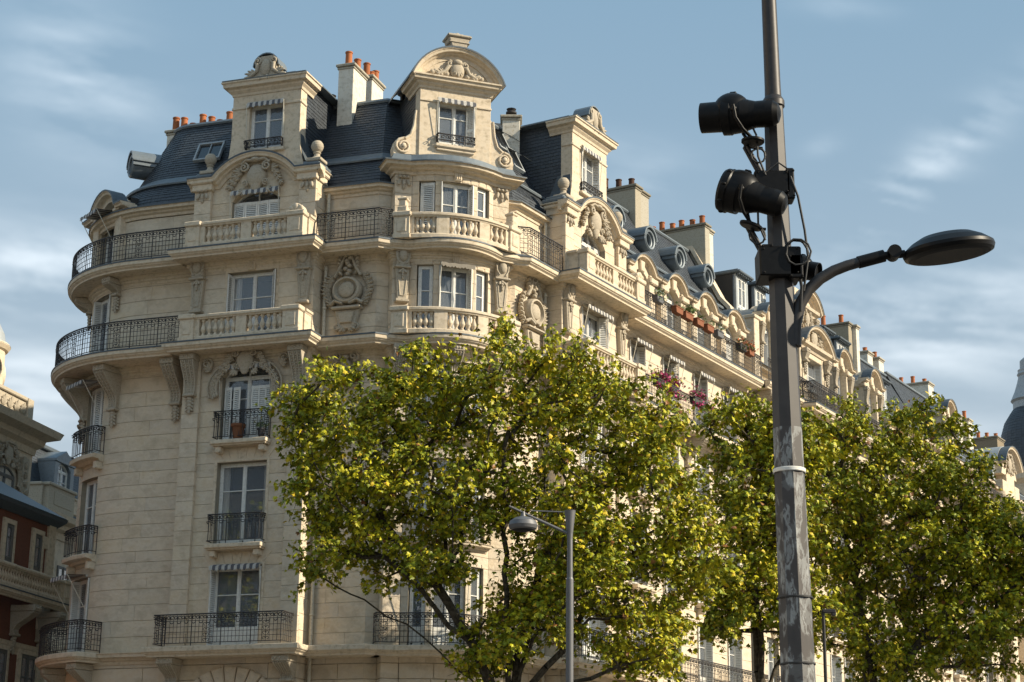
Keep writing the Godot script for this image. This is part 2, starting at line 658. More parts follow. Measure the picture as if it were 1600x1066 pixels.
func courses(y0: float, y1: float, each: float, breaks: Array) -> PackedFloat32Array:
	var b := [y0, y1]
	for k in breaks:
		if k > y0 + 0.05 and k < y1 - 0.05:
			b.append(k)
	b.sort()
	var o := PackedFloat32Array([y0])
	for i in b.size() - 1:
		var gap: float = b[i + 1] - b[i]
		if gap < 0.02:
			continue
		var m := maxi(1, roundi(gap / each))
		for k in m:
			o.append(b[i] + gap * (k + 1) / m)
	return o


var stones := []
var backing := MB.new()


func stone_wall(path: PackedVector2Array, ys: PackedFloat32Array, openings: Array, reveal := 0.3, joint := 0.012, long := 1.25, shade := 1.0) -> void:
	var run := run_of(path)
	var total := run[run.size() - 1]
	for ci in ys.size() - 1:
		var ya := ys[ci]
		var yb := ys[ci + 1]
		var gap := 0.03 if yb < 7.75 else joint   # deep joints in the ground floor
		var spans := [[0.0, total]]
		for o in openings:
			if yb > o[2] + 0.01 and ya < o[3] - 0.01:
				var left := []
				for s in spans:
					if o[0] > s[0] + 0.02:
						left.append([s[0], minf(s[1], o[0])])
					if o[1] < s[1] - 0.02:
						left.append([maxf(s[0], o[1]), s[1]])
					if o[1] <= s[0] or o[0] >= s[1]:
						pass
				spans = left.filter(func(k): return k[1] - k[0] > 0.02)
		for s in spans:
			var t: float = s[0]
			var cut: Array[float] = [t]
			var room: float = s[1] - s[0]
			var m := maxi(1, roundi(room / long))
			for k in range(1, m):
				cut.append(t + room * (k + (rng.randf() - 0.5) * 0.45 + (0.22 if ci % 2 else -0.22)) / m)
			cut.append(s[1])
			for k in cut.size() - 1:
				one_stone(path, run, cut[k], cut[k + 1], ya, yb, gap, shade)
			wall_strip(path, run, s[0], s[1], ya, yb, gap * 1.5)
	for o in openings:
		var a := along(path, run, o[0])
		var b := along(path, run, o[1])
		var pa := Vector3(a[0].x, 0, a[0].y)
		var pb := Vector3(b[0].x, 0, b[0].y)
		var mid: Array = along(path, run, (o[0] + o[1]) / 2)
		var back := Vector3(mid[1].x, 0, mid[1].y) * -reveal
		var lo := Vector3(0, o[2], 0)
		var hi := Vector3(0, o[3], 0)
		var side := (pb - pa).normalized()
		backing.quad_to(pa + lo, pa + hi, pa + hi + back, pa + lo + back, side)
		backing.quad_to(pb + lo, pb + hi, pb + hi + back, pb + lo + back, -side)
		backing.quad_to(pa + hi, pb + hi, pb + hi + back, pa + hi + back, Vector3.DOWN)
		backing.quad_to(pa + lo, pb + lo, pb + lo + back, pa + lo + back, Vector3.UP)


func stops(run: PackedFloat32Array, s0: float, s1: float) -> Array:
	var o := [s0]
	for r in run:
		if r > s0 + 0.03 and r < s1 - 0.03:
			o.append(r)
	o.append(s1)
	return o


func wall_strip(path: PackedVector2Array, run: PackedFloat32Array, s0: float, s1: float, ya: float, yb: float, deep: float) -> void:
	var at := stops(run, s0, s1)
	for i in at.size() - 1:
		var a := along(path, run, at[i])
		var b := along(path, run, at[i + 1])
		var p: Vector2 = a[0] - a[1] * deep
		var q: Vector2 = b[0] - b[1] * deep
		var nn: Vector2 = a[1] + b[1]
		backing.quad_to(Vector3(p.x, ya, p.y), Vector3(q.x, ya, q.y), Vector3(q.x, yb, q.y), Vector3(p.x, yb, p.y), Vector3(nn.x, 0, nn.y))


func one_stone(path: PackedVector2Array, run: PackedFloat32Array, s0: float, s1: float, ya: float, yb: float, b: float, shade: float) -> void:
	var mb := MB.new()
	var tone := (0.93 + rng.randf() * 0.10) * shade
	var warm := rng.randf_range(-0.02, 0.025)
	mb.col = Color(tone * (1.0 + warm), tone, tone * (1.0 - warm * 1.6))
	var proud := rng.randf_range(-0.002, 0.002)
	var at := stops(run, s0, s1)
	var g := 0.003
	var inner: Array = []
	var outer: Array = []
	for i in at.size():
		var so: float = at[i] + (0.0015 if i == 0 else -0.0015 if i == at.size() - 1 else 0.0)
		var si: float = at[i] + (b * 0.45 if i == 0 else -b * 0.45 if i == at.size() - 1 else 0.0)
		var e := along(path, run, so)
		var f := along(path, run, si)
		outer.append(e[0] - e[1] * b)
		inner.append(f[0] + f[1] * proud)
	var yo0 := ya + g
	var yo1 := yb - g
	var yi0 := ya + b * 0.7
	var yi1 := yb - b * 0.7
	var mid := along(path, run, (s0 + s1) / 2)
	var nn := Vector3(mid[1].x, 0, mid[1].y)
	for i in at.size() - 1:
		var p: Vector2 = inner[i]
		var q: Vector2 = inner[i + 1]
		var r: Vector2 = outer[i]
		var t: Vector2 = outer[i + 1]
		mb.quad_to(Vector3(p.x, yi0, p.y), Vector3(q.x, yi0, q.y), Vector3(q.x, yi1, q.y), Vector3(p.x, yi1, p.y), nn)
		mb.quad_to(Vector3(r.x, yo0, r.y), Vector3(t.x, yo0, t.y), Vector3(q.x, yi0, q.y), Vector3(p.x, yi0, p.y), nn)
		mb.quad_to(Vector3(r.x, yo1, r.y), Vector3(t.x, yo1, t.y), Vector3(q.x, yi1, q.y), Vector3(p.x, yi1, p.y), nn)
	var last := at.size() - 1
	for i in [0, last]:
		var p: Vector2 = inner[i]
		var r: Vector2 = outer[i]
		mb.quad_to(Vector3(r.x, yo0, r.y), Vector3(p.x, yi0, p.y), Vector3(p.x, yi1, p.y), Vector3(r.x, yo1, r.y), nn)
	var c := Vector3(mid[0].x, (ya + yb) / 2, mid[0].y)
	var sc := on_screen(c)
	var facing := maxf(0.0, (EYE - c).normalized().dot(nn))
	var score := facing * (s1 - s0) * (yb - ya) / (sc.z * sc.z)
	if sc.x < 0 or sc.x > 1600 or sc.y < 0 or sc.y > 1066:
		score = 0.0
	elif sc.x > 470 and sc.y > 620:
		score *= 0.15
	stones.append([score, mb, c])


func finish_wall(parent: Node3D, most := 300) -> void:
	var wall := part("wall", backing, M.mortar, parent)
	stones.sort_custom(func(a, b): return a[0] > b[0])
	var rest := MB.new()
	for i in stones.size():
		var mb: MB = stones[i][1]
		if i < most and stones[i][0] > 0.0:
			var c: Vector3 = stones[i][2]
			for k in mb.v.size():
				mb.v[k] -= c
			part("stone", mb, M.stone, wall, Transform3D(Basis(), c))
		else:
			rest.v.append_array(mb.v)
			rest.n.append_array(mb.n)
			rest.c.append_array(mb.c)
	if rest.v.size():
		part("stonework", rest, M.stone, wall).set_meta("kind", "stuff")
	stones = []
	backing = MB.new()


# ---------------------------------------------------------------- windows
func window(parent: Node, at: Transform3D, w: float, h: float, o := {}) -> Node3D:
	var deep: float = o.get("deep", 0.26)
	var bow: float = o.get("arch", 0.0)
	var paint = M[o.get("paint", "white_paint")]
	var win := knot(o.get("called", "window"), parent, at)
	var key := "win%.2f_%.2f_%.2f_%s" % [w, h, bow, o.get("one", false)]
	var inside := at * Transform3D(Basis(), Vector3(0, 0, -deep))
	var one: bool = o.get("one", false)
	var foot: float = o.get("foot", 0.0)
	var top := h - bow
	var bar_y: float = o.get("bar", 0.66) * (h if bow == 0.0 else top)
	part("frame", once(key + "f%.2f%.2f" % [foot, bar_y], func():
		var b := MB.new()
		var e := 0.055
		for s: float in [-1.0, 1.0]:
			b.box(Vector3(s * (w / 2 - e / 2), top / 2, 0), Vector3(e, top, 0.09), 0.008)
		b.box(Vector3(0, 0.045, 0), Vector3(w - 2 * e, 0.09, 0.085), 0.008)
		if bow > 0.0:
			b.sweep(rise(w / 2, bow, top), [Vector2(-0.06, -0.045), Vector2(0.0, -0.045), Vector2(0.0, 0.045), Vector2(-0.06, 0.045), Vector2(-0.06, -0.045)], false)
			b.box(Vector3(0, top - 0.02, 0.01), Vector3(w - 2 * e, 0.07, 0.08), 0.008)
		else:
			b.box(Vector3(0, h - 0.035, 0), Vector3(w - 2 * e, 0.07, 0.085), 0.008)
		var inner := w / 2 - e
		var high := top - 0.06
		var leaves := [[-inner, inner]] if one else [[-inner, -0.004], [0.004, inner]]
		for lf in leaves:
			var a: float = lf[0]
			var z: float = lf[1]
			b.box(Vector3(a + 0.03, high / 2 + 0.09, 0.012), Vector3(0.06, high - 0.09, 0.06), 0.008)
			b.box(Vector3(z - 0.03, high / 2 + 0.09, 0.012), Vector3(0.06, high - 0.09, 0.06), 0.008)
			b.box(Vector3((a + z) / 2, 0.13 + foot / 2, 0.012), Vector3(z - a - 0.12, 0.09 + foot, 0.056), 0.006)
			b.box(Vector3((a + z) / 2, high - 0.02, 0.012), Vector3(z - a - 0.12, 0.07, 0.056), 0.006)
			b.box(Vector3((a + z) / 2, bar_y, 0.012), Vector3(z - a - 0.12, 0.03, 0.05), 0.004)
		if bow > 0.0:
			b.box(Vector3(0, top + bow * 0.5, 0.01), Vector3(0.05, bow - 0.06, 0.05))
		if not one:
			b.box(Vector3(0, high / 2 + 0.05, 0.05), Vector3(0.05, high, 0.02), 0.006)
		return b), paint, win, inside)
	var inner := w / 2 - 0.055
	for lf in ([[-inner, inner]] if one else [[-inner, 0.0], [0.0, inner]]):
		for lev in [[0.13 + foot, bar_y], [bar_y, top - 0.06]]:
			var pw: float = lf[1] - lf[0] - 0.06
			var ph: float = lev[1] - lev[0]
			if ph < 0.05:
				continue
			part("pane", once("pane%.2f_%.2f" % [pw, ph], func():
				var b := MB.new()
				b.box(Vector3.ZERO, Vector3(pw, ph, 0.006))
				return b), M.glass, win, inside * Transform3D(Basis(), Vector3((lf[0] + lf[1]) / 2, (lev[0] + lev[1]) / 2, 0.004)))
	if bow > 0.0:
		part("pane", once(key + "fan", func():
			var b := MB.new()
			b.prism(rise(w / 2 - 0.04, bow - 0.03, top), -0.003, 0.003, 0.0, true)
			return b), M.glass, win, inside)
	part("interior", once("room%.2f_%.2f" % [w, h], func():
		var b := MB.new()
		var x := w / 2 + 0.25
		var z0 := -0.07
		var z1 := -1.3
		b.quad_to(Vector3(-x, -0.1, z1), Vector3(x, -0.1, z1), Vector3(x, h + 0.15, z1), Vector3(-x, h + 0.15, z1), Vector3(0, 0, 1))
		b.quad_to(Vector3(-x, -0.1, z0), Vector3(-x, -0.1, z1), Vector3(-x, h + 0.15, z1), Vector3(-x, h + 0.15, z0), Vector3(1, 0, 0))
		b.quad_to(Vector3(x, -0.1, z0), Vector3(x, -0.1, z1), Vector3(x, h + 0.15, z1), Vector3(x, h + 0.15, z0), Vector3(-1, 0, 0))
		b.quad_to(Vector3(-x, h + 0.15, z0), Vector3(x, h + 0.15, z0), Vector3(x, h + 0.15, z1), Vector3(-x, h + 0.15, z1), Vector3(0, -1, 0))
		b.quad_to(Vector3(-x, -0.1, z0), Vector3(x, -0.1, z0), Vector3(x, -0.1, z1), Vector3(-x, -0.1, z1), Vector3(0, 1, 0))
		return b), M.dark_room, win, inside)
	var cur: float = o.get("curtain", 0.0)
	if cur > 0.0:
		for s: float in [-1.0, 1.0]:
			part("curtain", once("cur%.2f_%.2f_%.2f" % [w, h, cur], func():
				var b := MB.new()
				var cw := w / 2 * cur
				for k in 12:
					var xa := cw * k / 12.0
					var xb := cw * (k + 1) / 12.0
					b.quad_to(Vector3(xa, 0.02, sin(k * 1.9) * 0.03), Vector3(xb, 0.02, sin((k + 1) * 1.9) * 0.03), Vector3(xb, h - 0.04, sin((k + 1) * 1.9) * 0.03), Vector3(xa, h - 0.04, sin(k * 1.9) * 0.03), Vector3(0, 0, 1))
				return b), M.curtain, win, inside * Transform3D(Basis(Vector3.UP, 0.0 if s < 0 else PI), Vector3(s * w / 2, 0, -0.14)))
	match o.get("shutters", ""):
		"closed":
			var n := roundi(w / 0.42)
			for k in n:
				shutter(win, at * Transform3D(Basis(Vector3.UP, 0.16 if k % 2 else -0.16), Vector3((k + 0.5) * w / n - w / 2, 0.02, -0.1)), w / n - 0.01, o.get("shut_high", top - 0.05))
		"open":
			for s: float in [-1.0, 1.0]:
				shutter(win, at * Transform3D(Basis(Vector3.UP, s * -1.25), Vector3(s * (w / 2 - 0.05), 0.02, -0.08)), 0.3, h - 0.05)
		"right":
			shutter(win, at * Transform3D(Basis(Vector3.UP, -0.9), Vector3(w / 2 - 0.08, 0.02, -0.02)), 0.34, h - 0.05)
			shutter(win, at * Transform3D(Basis(Vector3.UP, 1.45), Vector3(-w / 2 + 0.04, 0.02, -0.08)), 0.26, h - 0.05)
		"half":   # leaf shutters folded to both sides, a dark gap between
			for k in [-0.78, -0.42, 0.34, 0.62, 0.9]:
				shutter(win, at * Transform3D(Basis(Vector3.UP, 0.2 if k > 0 else -0.2), Vector3(k * w / 2, 0.02, -0.1)), w * 0.16, o.get("shut_high", top - 0.05))
	return win


func shutter(parent: Node, at: Transform3D, w: float, h: float) -> void:
	part("shutter", once("shut%.2f_%.2f" % [w, h], func():
		var b := MB.new()
		for s: float in [-1.0, 1.0]:
			b.box(Vector3(s * (w / 2 - 0.025), h / 2, 0), Vector3(0.05, h, 0.035), 0.005)
		for y in [0.05, h * 0.42, h - 0.05]:
			b.box(Vector3(0, y, 0), Vector3(w - 0.1, 0.1, 0.03))
		var n := int(h / 0.07)
		for k in n:
			var y := 0.1 + (h - 0.2) * (k + 0.5) / n
			var x := w / 2 - 0.05
			b.quad_to(Vector3(-x, y - 0.03, 0.014), Vector3(x, y - 0.03, 0.014), Vector3(x, y + 0.025, -0.014), Vector3(-x, y + 0.025, -0.014), Vector3(0, 1, 1))
		return b), M.white_paint, parent, at)


func awning(parent: Node, at: Transform3D, w: float, out := 0.18, arm := 1.4, striped := true) -> void:
	var a := knot("awning", parent, at)
	var key := "awn%.2f%s%.2f" % [w, striped, out]
	part("valance", once(key, func():
		var b := MB.new()
		b.col = Color(0.42, 0.40, 0.36)
		b.tube([Vector3(-w / 2, 0.03, 0.07), Vector3(w / 2, 0.03, 0.07)], 0.04, -1, 8)
		var n := roundi(w / 0.105)
		for k in n:
			b.col = Color(0.5, 0.49, 0.46) if striped and k % 2 == 0 else Color(0.25, 0.225, 0.19) if not striped else Color(0.11, 0.115, 0.13)
			var x0 := -w / 2 + w * k / n
			var x1 := -w / 2 + w * (k + 1) / n
			var wave0 := sin(k * 2.1) * 0.018
			var wave1 := sin((k + 1) * 2.1) * 0.018
			b.quad_to(Vector3(x0, 0.06, 0.09), Vector3(x1, 0.06, 0.09), Vector3(x1, 0.0 + wave1, out), Vector3(x0, 0.0 + wave0, out), Vector3(0, 1, 1))
			var xm := (x0 + x1) / 2
			b.quad_to(Vector3(x0, wave0, out), Vector3(x1, wave1, out), Vector3(x1, wave1 - 0.11, out + 0.012), Vector3(x0, wave0 - 0.11, out + 0.012), Vector3(0, 0, 1))
			b.tri(Vector3(x0, wave0 - 0.11, out + 0.012), Vector3(xm, (wave0 + wave1) / 2 - 0.16, out + 0.012), Vector3(x1, wave1 - 0.11, out + 0.012))
		return b), M.canvas, a, at)
	if arm > 0.0:
		for s: float in [-1.0, 1.0]:
			part("arm", once("arm%.2f%.2f" % [out, arm], func():
				var b := MB.new()
				b.tube([Vector3(0, 0.0, out), Vector3(0, -arm, 0.03)], 0.013, -1, 5)
				return b), M.cream_paint, a, at * Transform3D(Basis(), Vector3(s * (w / 2 + 0.015), 0, 0)))


# ---------------------------------------------------------------- ironwork
func ring(b: MB, c: Vector3, x: Vector3, y: Vector3, r: float, thick := 0.008, from := 0.0, to := TAU, segs := 9, grow := 1.0) -> void:
	var p := []
	for i in segs + 1:
		var a := lerpf(from, to, float(i) / segs)
		p.append(c + (x * cos(a) + y * sin(a)) * r * lerpf(1.0, grow, float(i) / segs))
	b.tube(p, thick, -1, 3, false)


func railing(parent: Node, path: PackedVector2Array, y: float, h := 0.95, fancy := 1.0, called := "railing") -> void:
	var b := MB.new()
	var run := run_of(path)
	var total := run[run.size() - 1]
	var bars := [[h, 0.026], [h - 0.2, 0.012], [0.1, 0.016]]
	if fancy > 0.5:
		bars.append([0.27, 0.0095])
		bars.append([0.43, 0.0095])
		bars.append([0.59, 0.0095])
	for e in bars:
		var p := []
		for q in path:
			p.append(Vector3(q.x, y + e[0], q.y))
		for i in p.size() - 1:
			b.tube([p[i], p[i + 1]], e[1], -1, 4)
	var n := maxi(2, roundi(total / 0.125))
	for k in n + 1:
		var s := total * k / n
		var q: Array = along(path, run, s)
		var nn := Vector3(q[1].x, 0, q[1].y)
		var d := Vector3(nn.z, 0, -nn.x)
		var foot := Vector3(q[0].x, y, q[0].y)
		var major := k % 8 == 0 or k == n
		b.tube([foot + Vector3(0, 0.0 if major else 0.1, 0), foot + Vector3(0, h, 0)], 0.019 if major else 0.010, -1, 4)
		if k == n:
			continue
		var c := foot + d * (total / n / 2)
		if fancy > 0.3:
			ring(b, c + Vector3(0, h - 0.1, 0), d, Vector3.UP, 0.058, 0.016, 0.4, 5.6, 7, 0.55)
			if k % 2 == 0:
				ring(b, c + Vector3(0, h - 0.21, 0), d, Vector3.UP, 0.07, 0.016, 3.3, 6.2, 4)
				b.ball(foot + Vector3(0, h - 0.11, 0), Vector3(0.034, 0.05, 0.034), 5, 3)
		if fancy > 0.5 and (k % 16 == 3 or k % 16 == 4):
			for m in 4:
				ring(b, c + Vector3(0, 0.18 + m * 0.16, 0), d, Vector3.UP, 0.055, 0.012, 0.0 if k % 2 else PI, 5.0 if k % 2 else PI - 5.0, 6, 0.6)
	part(called, b, M.iron, parent)


# ---------------------------------------------------------------- balusters and slabs
const BALUSTER := [Vector2(0.075, 0.0), Vector2(0.075, 0.04), Vector2(0.05, 0.055), Vector2(0.04, 0.09), Vector2(0.062, 0.14), Vector2(0.088, 0.2), Vector2(0.085, 0.25), Vector2(0.055, 0.34), Vector2(0.038, 0.41), Vector2(0.038, 0.45), Vector2(0.058, 0.465), Vector2(0.058, 0.485), Vector2(0.07, 0.5), Vector2(0.07, 0.55)]

# spots: lists of [from, to] along the path where balusters stand; the rest of the path is solid
func balustrade(parent: Node, path: PackedVector2Array, y: float, spots: Array, ends := []) -> void:
	var b := MB.new()
	b.sweep(path, [Vector2(-0.13, y), Vector2(0.13, y), Vector2(0.13, y + 0.12), Vector2(0.1, y + 0.15), Vector2(-0.1, y + 0.15), Vector2(-0.13, y + 0.12), Vector2(-0.13, y)])
	b.sweep(path, [Vector2(-0.11, y + 0.7), Vector2(0.11, y + 0.7), Vector2(0.12, y + 0.73), Vector2(0.16, y + 0.76), Vector2(0.16, y + 0.83), Vector2(0.12, y + 0.86), Vector2(-0.12, y + 0.86), Vector2(-0.16, y + 0.83), Vector2(-0.16, y + 0.76), Vector2(-0.11, y + 0.7)])
	var run := run_of(path)
	var total := run[run.size() - 1]
	var t := 0.0
	var piers := []
	for s in spots:
		piers.append([t, s[0]])
		t = s[1]
	piers.append([t, total])
	for p in piers:
		if p[1] - p[0] < 0.03:
			continue
		var seg := PackedVector2Array()
		for s in stops(run, p[0], p[1]):
			seg.append(along(path, run, s)[0])
		b.sweep(seg, [Vector2(-0.1, y + 0.13), Vector2(0.1, y + 0.13), Vector2(0.1, y + 0.72), Vector2(-0.1, y + 0.72), Vector2(-0.1, y + 0.13)])
	var bal := part("balustrade", b, M.trim, parent)
	var shape = once("baluster", func():
		var m := MB.new()
		m.lathe(BALUSTER, Vector3.ZERO, 10)
		return m)
	for s in spots:
		var n := maxi(1, roundi((s[1] - s[0]) / 0.2))
		for k in n:
			var q: Array = along(path, run, s[0] + (s[1] - s[0]) * (k + 0.5) / n)
			part("baluster", shape, M.trim, bal, Transform3D(Basis(), Vector3(q[0].x, y + 0.15, q[0].y)))
	for e in ends:   # square pedestals: [along, width, finial]
		var q: Array = along(path, run, e[0])
		var nn := Vector3(q[1].x, 0, q[1].y)
		var at := Transform3D(Basis(Vector3(nn.z, 0, -nn.x), Vector3.UP, nn), Vector3(q[0].x, y, q[0].y))
		pedestal(bal, at, e[1], e[2])


func pedestal(parent: Node, at: Transform3D, w: float, finial := "") -> void:
	part("pedestal", once("ped%.2f%s" % [w, finial], func():
		var m := MB.new()
		m.box(Vector3(0, 0.06, 0.0), Vector3(w + 0.06, 0.14, 0.40), 0.012)
		m.box(Vector3(0, 0.42, 0), Vector3(w, 0.6, 0.34), 0.01)
		m.prism(PackedVector2Array([Vector2(-w / 2 + 0.1, 0.2), Vector2(w / 2 - 0.1, 0.2), Vector2(w / 2 - 0.1, 0.64), Vector2(-w / 2 + 0.1, 0.64)]), 0.165, 0.192, 0.02)
		m.box(Vector3(0, 0.80, 0), Vector3(w + 0.1, 0.17, 0.46), 0.03)
		if finial == "block":
			m.box(Vector3(0, 0.98, 0), Vector3(w * 0.62, 0.2, 0.34), 0.03)
			m.box(Vector3(0, 1.18, 0), Vector3(w * 0.46, 0.24, 0.28), 0.03)
			m.box(Vector3(0, 1.33, 0), Vector3(w * 0.62, 0.09, 0.34), 0.03)
			m.ball(Vector3(0, 1.38, 0), Vector3(w * 0.25, 0.07, 0.14), 8, 4)
		elif finial == "shell":
			m.prism(rise(w * 0.48, 0.26, 0.88), -0.15, 0.15, 0.03, true)
			for s: float in [-1.0, 1.0]:
				m.ball(Vector3(s * w * 0.3, 0.98, 0.12), Vector3(0.09, 0.09, 0.06), 8, 5)
			m.ball(Vector3(0, 1.02, 0.13), Vector3(0.1, 0.13, 0.06), 8, 5)
		return m), M.trim, parent, at)


const SLAB_EDGE := [Vector2(-0.22, -0.30), Vector2(-0.13, -0.30), Vector2(-0.12, -0.25), Vector2(-0.05, -0.20), Vector2(-0.045, -0.17), Vector2(-0.01, -0.16), Vector2(0.0, -0.14), Vector2(0.0, -0.02), Vector2(-0.012, 0.0), Vector2(-0.22, 0.0)]

func slab(parent: Node, outer: PackedVector2Array, inner: PackedVector2Array, y: float, called := "balcony_slab", lead := true) -> void:
	var b := MB.new()
	var prof := []
	for p in SLAB_EDGE:
		prof.append(Vector2(p.x, y + p.y))
	b.sweep(outer, prof, true, false, true, outer.size() > 6)
	var ring_ := PackedVector2Array()
	var m := outer.size()
	for i in m:
		var a := (outer[i] - outer[maxi(i - 1, 0)]).normalized() if i > 0 else (outer[1] - outer[0]).normalized()
		var c := (outer[mini(i + 1, m - 1)] - outer[i]).normalized() if i < m - 1 else a
		var w := (Vector2(-a.y, a.x) + Vector2(-c.y, c.x)).normalized()
		ring_.append(outer[i] - w / maxf(0.35, w.dot(Vector2(-a.y, a.x))) * 0.2)
	var poly := ring_.duplicate()
	for i in inner.size():
		poly.append(inner[inner.size() - 1 - i])
	b.level(poly, y - 0.003, true)
	b.level(poly, y - 0.297, false)
	var s := part(called, b, M.trim, parent)
	if lead:   # lead flashing laid over the top edge
		var f := MB.new()
		f.sweep(outer, [Vector2(-0.3, y + 0.001), Vector2(0.004, y + 0.001), Vector2(0.004, y - 0.035), Vector2(0.018, y - 0.035), Vector2(0.018, y + 0.012), Vector2(-0.3, y + 0.022), Vector2(-0.3, y + 0.001)], true)
		part("flashing", f, M.lead, s)


func cornice(parent: Node, path: PackedVector2Array, y: float, out := 0.3, high := 0.35, called := "cornice", lead := false) -> void:
	var b := MB.new()
	b.sweep(path, [Vector2(-0.1, y - high), Vector2(out * 0.12, y - high), Vector2(out * 0.16, y - high * 0.72), Vector2(out * 0.42, y - high * 0.62), Vector2(out * 0.5, y - high * 0.46), Vector2(out * 0.86, y - high * 0.38), Vector2(out * 0.9, y - high * 0.1), Vector2(out, y - high * 0.05), Vector2(out, y), Vector2(-0.1, y + 0.02), Vector2(-0.1, y - high)], true, false, true, path.size() > 6)
	var s := part(called, b, M.trim, parent)
	if lead:
		var f := MB.new()
		f.sweep(path, [Vector2(-0.1, y + 0.024), Vector2(out + 0.004, y + 0.003), Vector2(out + 0.004, y - 0.028), Vector2(out + 0.018, y - 0.028), Vector2(out + 0.018, y + 0.016), Vector2(-0.1, y + 0.045), Vector2(-0.1, y + 0.024)], true)
		part("flashing", f, M.lead, s)


# a cornice in the plane of the wall, following (x, y)
func arch_cornice(parent: Node, at: Transform3D, path: PackedVector2Array, out := 0.34, high := 0.34, z := 0.0, called := "arched_cornice", mat_ = null) -> void:
	var b := MB.new()
	b.sweep(path, [Vector2(-high, z - 0.05), Vector2(0.02, z - 0.05), Vector2(0.02, z + out), Vector2(-high * 0.12, z + out), Vector2(-high * 0.2, z + out * 0.9), Vector2(-high * 0.42, z + out * 0.84), Vector2(-high * 0.5, z + out * 0.5), Vector2(-high * 0.62, z + out * 0.42), Vector2(-high * 0.72, z + out * 0.2), Vector2(-high, z + out * 0.12), Vector2(-high, z - 0.05)], false)
	var s := part(called, b, mat_ if mat_ else M.trim, parent, at)
	var f := MB.new()
	f.sweep(path, [Vector2(0.022, z - 0.05), Vector2(0.022, z + out + 0.004), Vector2(-0.012, z + out + 0.004), Vector2(-0.012, z + out + 0.018), Vector2(0.04, z + out + 0.018), Vector2(0.04, z - 0.05), Vector2(0.022, z - 0.05)], false)
	part("flashing", f, M.lead, s, at)


# ---------------------------------------------------------------- carving
func pts(t: Transform3D, list: Array) -> PackedVector2Array:
	var o := PackedVector2Array()
	for p in list:
		o.append(flat(t, p[0], p[1]))
	return o


func lobe(b: MB, x: float, y: float, ang: float, long: float, wide: float, z: float, thick := 0.05) -> void:
	var turn := Basis(Vector3(0, 0, 1), ang) * Basis(Vector3(0, 1, 0), -0.28)
	b.ball(Vector3(x + cos(ang) * long / 2, y + sin(ang) * long / 2, z), Vector3(long / 2, wide / 2, thick), 7, 5, turn)


func scroll(b: MB, x: float, y: float, r: float, turns: float, dir: float, z: float, thick: float, start := 0.0) -> void:
	var p := []
	var n := int(turns * 11)
	for i in n + 1:
		var f := float(i) / n
		var a := start + dir * f * turns * TAU
		var k := r * (1.0 - f * 0.86)
		p.append(Vector3(x + cos(a) * k, y + sin(a) * k, z + f * thick * 1.2))
	b.tube(p, thick, thick * 0.6, 6)


func acanthus(b: MB, x: float, y: float, ang: float, long: float, z := 0.04) -> void:
	for k in 5:
		var a := ang + (k - 2) * 0.38
		var l := long * (1.0 - absf(k - 2) * 0.16)
		lobe(b, x, y, a, l, long * 0.26, z + 0.02 * (2 - absf(k - 2)), 0.055)


func shield_carving() -> MB:   # shield with scrolls and leaves, about 1.7 wide and 1 high, middle at the origin
	var b := MB.new()
	b.ball(Vector3(0, 0, 0.02), Vector3(0.33, 0.40, 0.13), 14, 8)
	b.ball(Vector3(0, -0.27, 0.02), Vector3(0.19, 0.30, 0.10), 12, 6)
	for s: float in [-1.0, 1.0]:
		scroll(b, s * 0.36, 0.27, 0.15, 1.6, s, 0.09, 0.042, PI / 2 if s > 0 else PI / 2)
		scroll(b, s * 0.34, -0.22, 0.10, 1.4, -s, 0.07, 0.036, -PI / 2)
		b.tube([Vector3(s * 0.46, 0.38, 0.08), Vector3(s * 0.3, 0.5, 0.11), Vector3(0, 0.46, 0.13)], 0.06, 0.05, 6)
		for k in 4:
			acanthus(b, s * (0.44 + k * 0.1), 0.16 - k * 0.13, (0.15 - k * 0.22) if s > 0 else PI - (0.15 - k * 0.22), 0.34 - k * 0.03, 0.03)
		acanthus(b, s * 0.3, -0.38, -0.75 if s > 0 else PI + 0.75, 0.34, 0.03)
	b.ball(Vector3(0, 0.49, 0.12), Vector3(0.16, 0.08, 0.09), 8, 5)
	return b


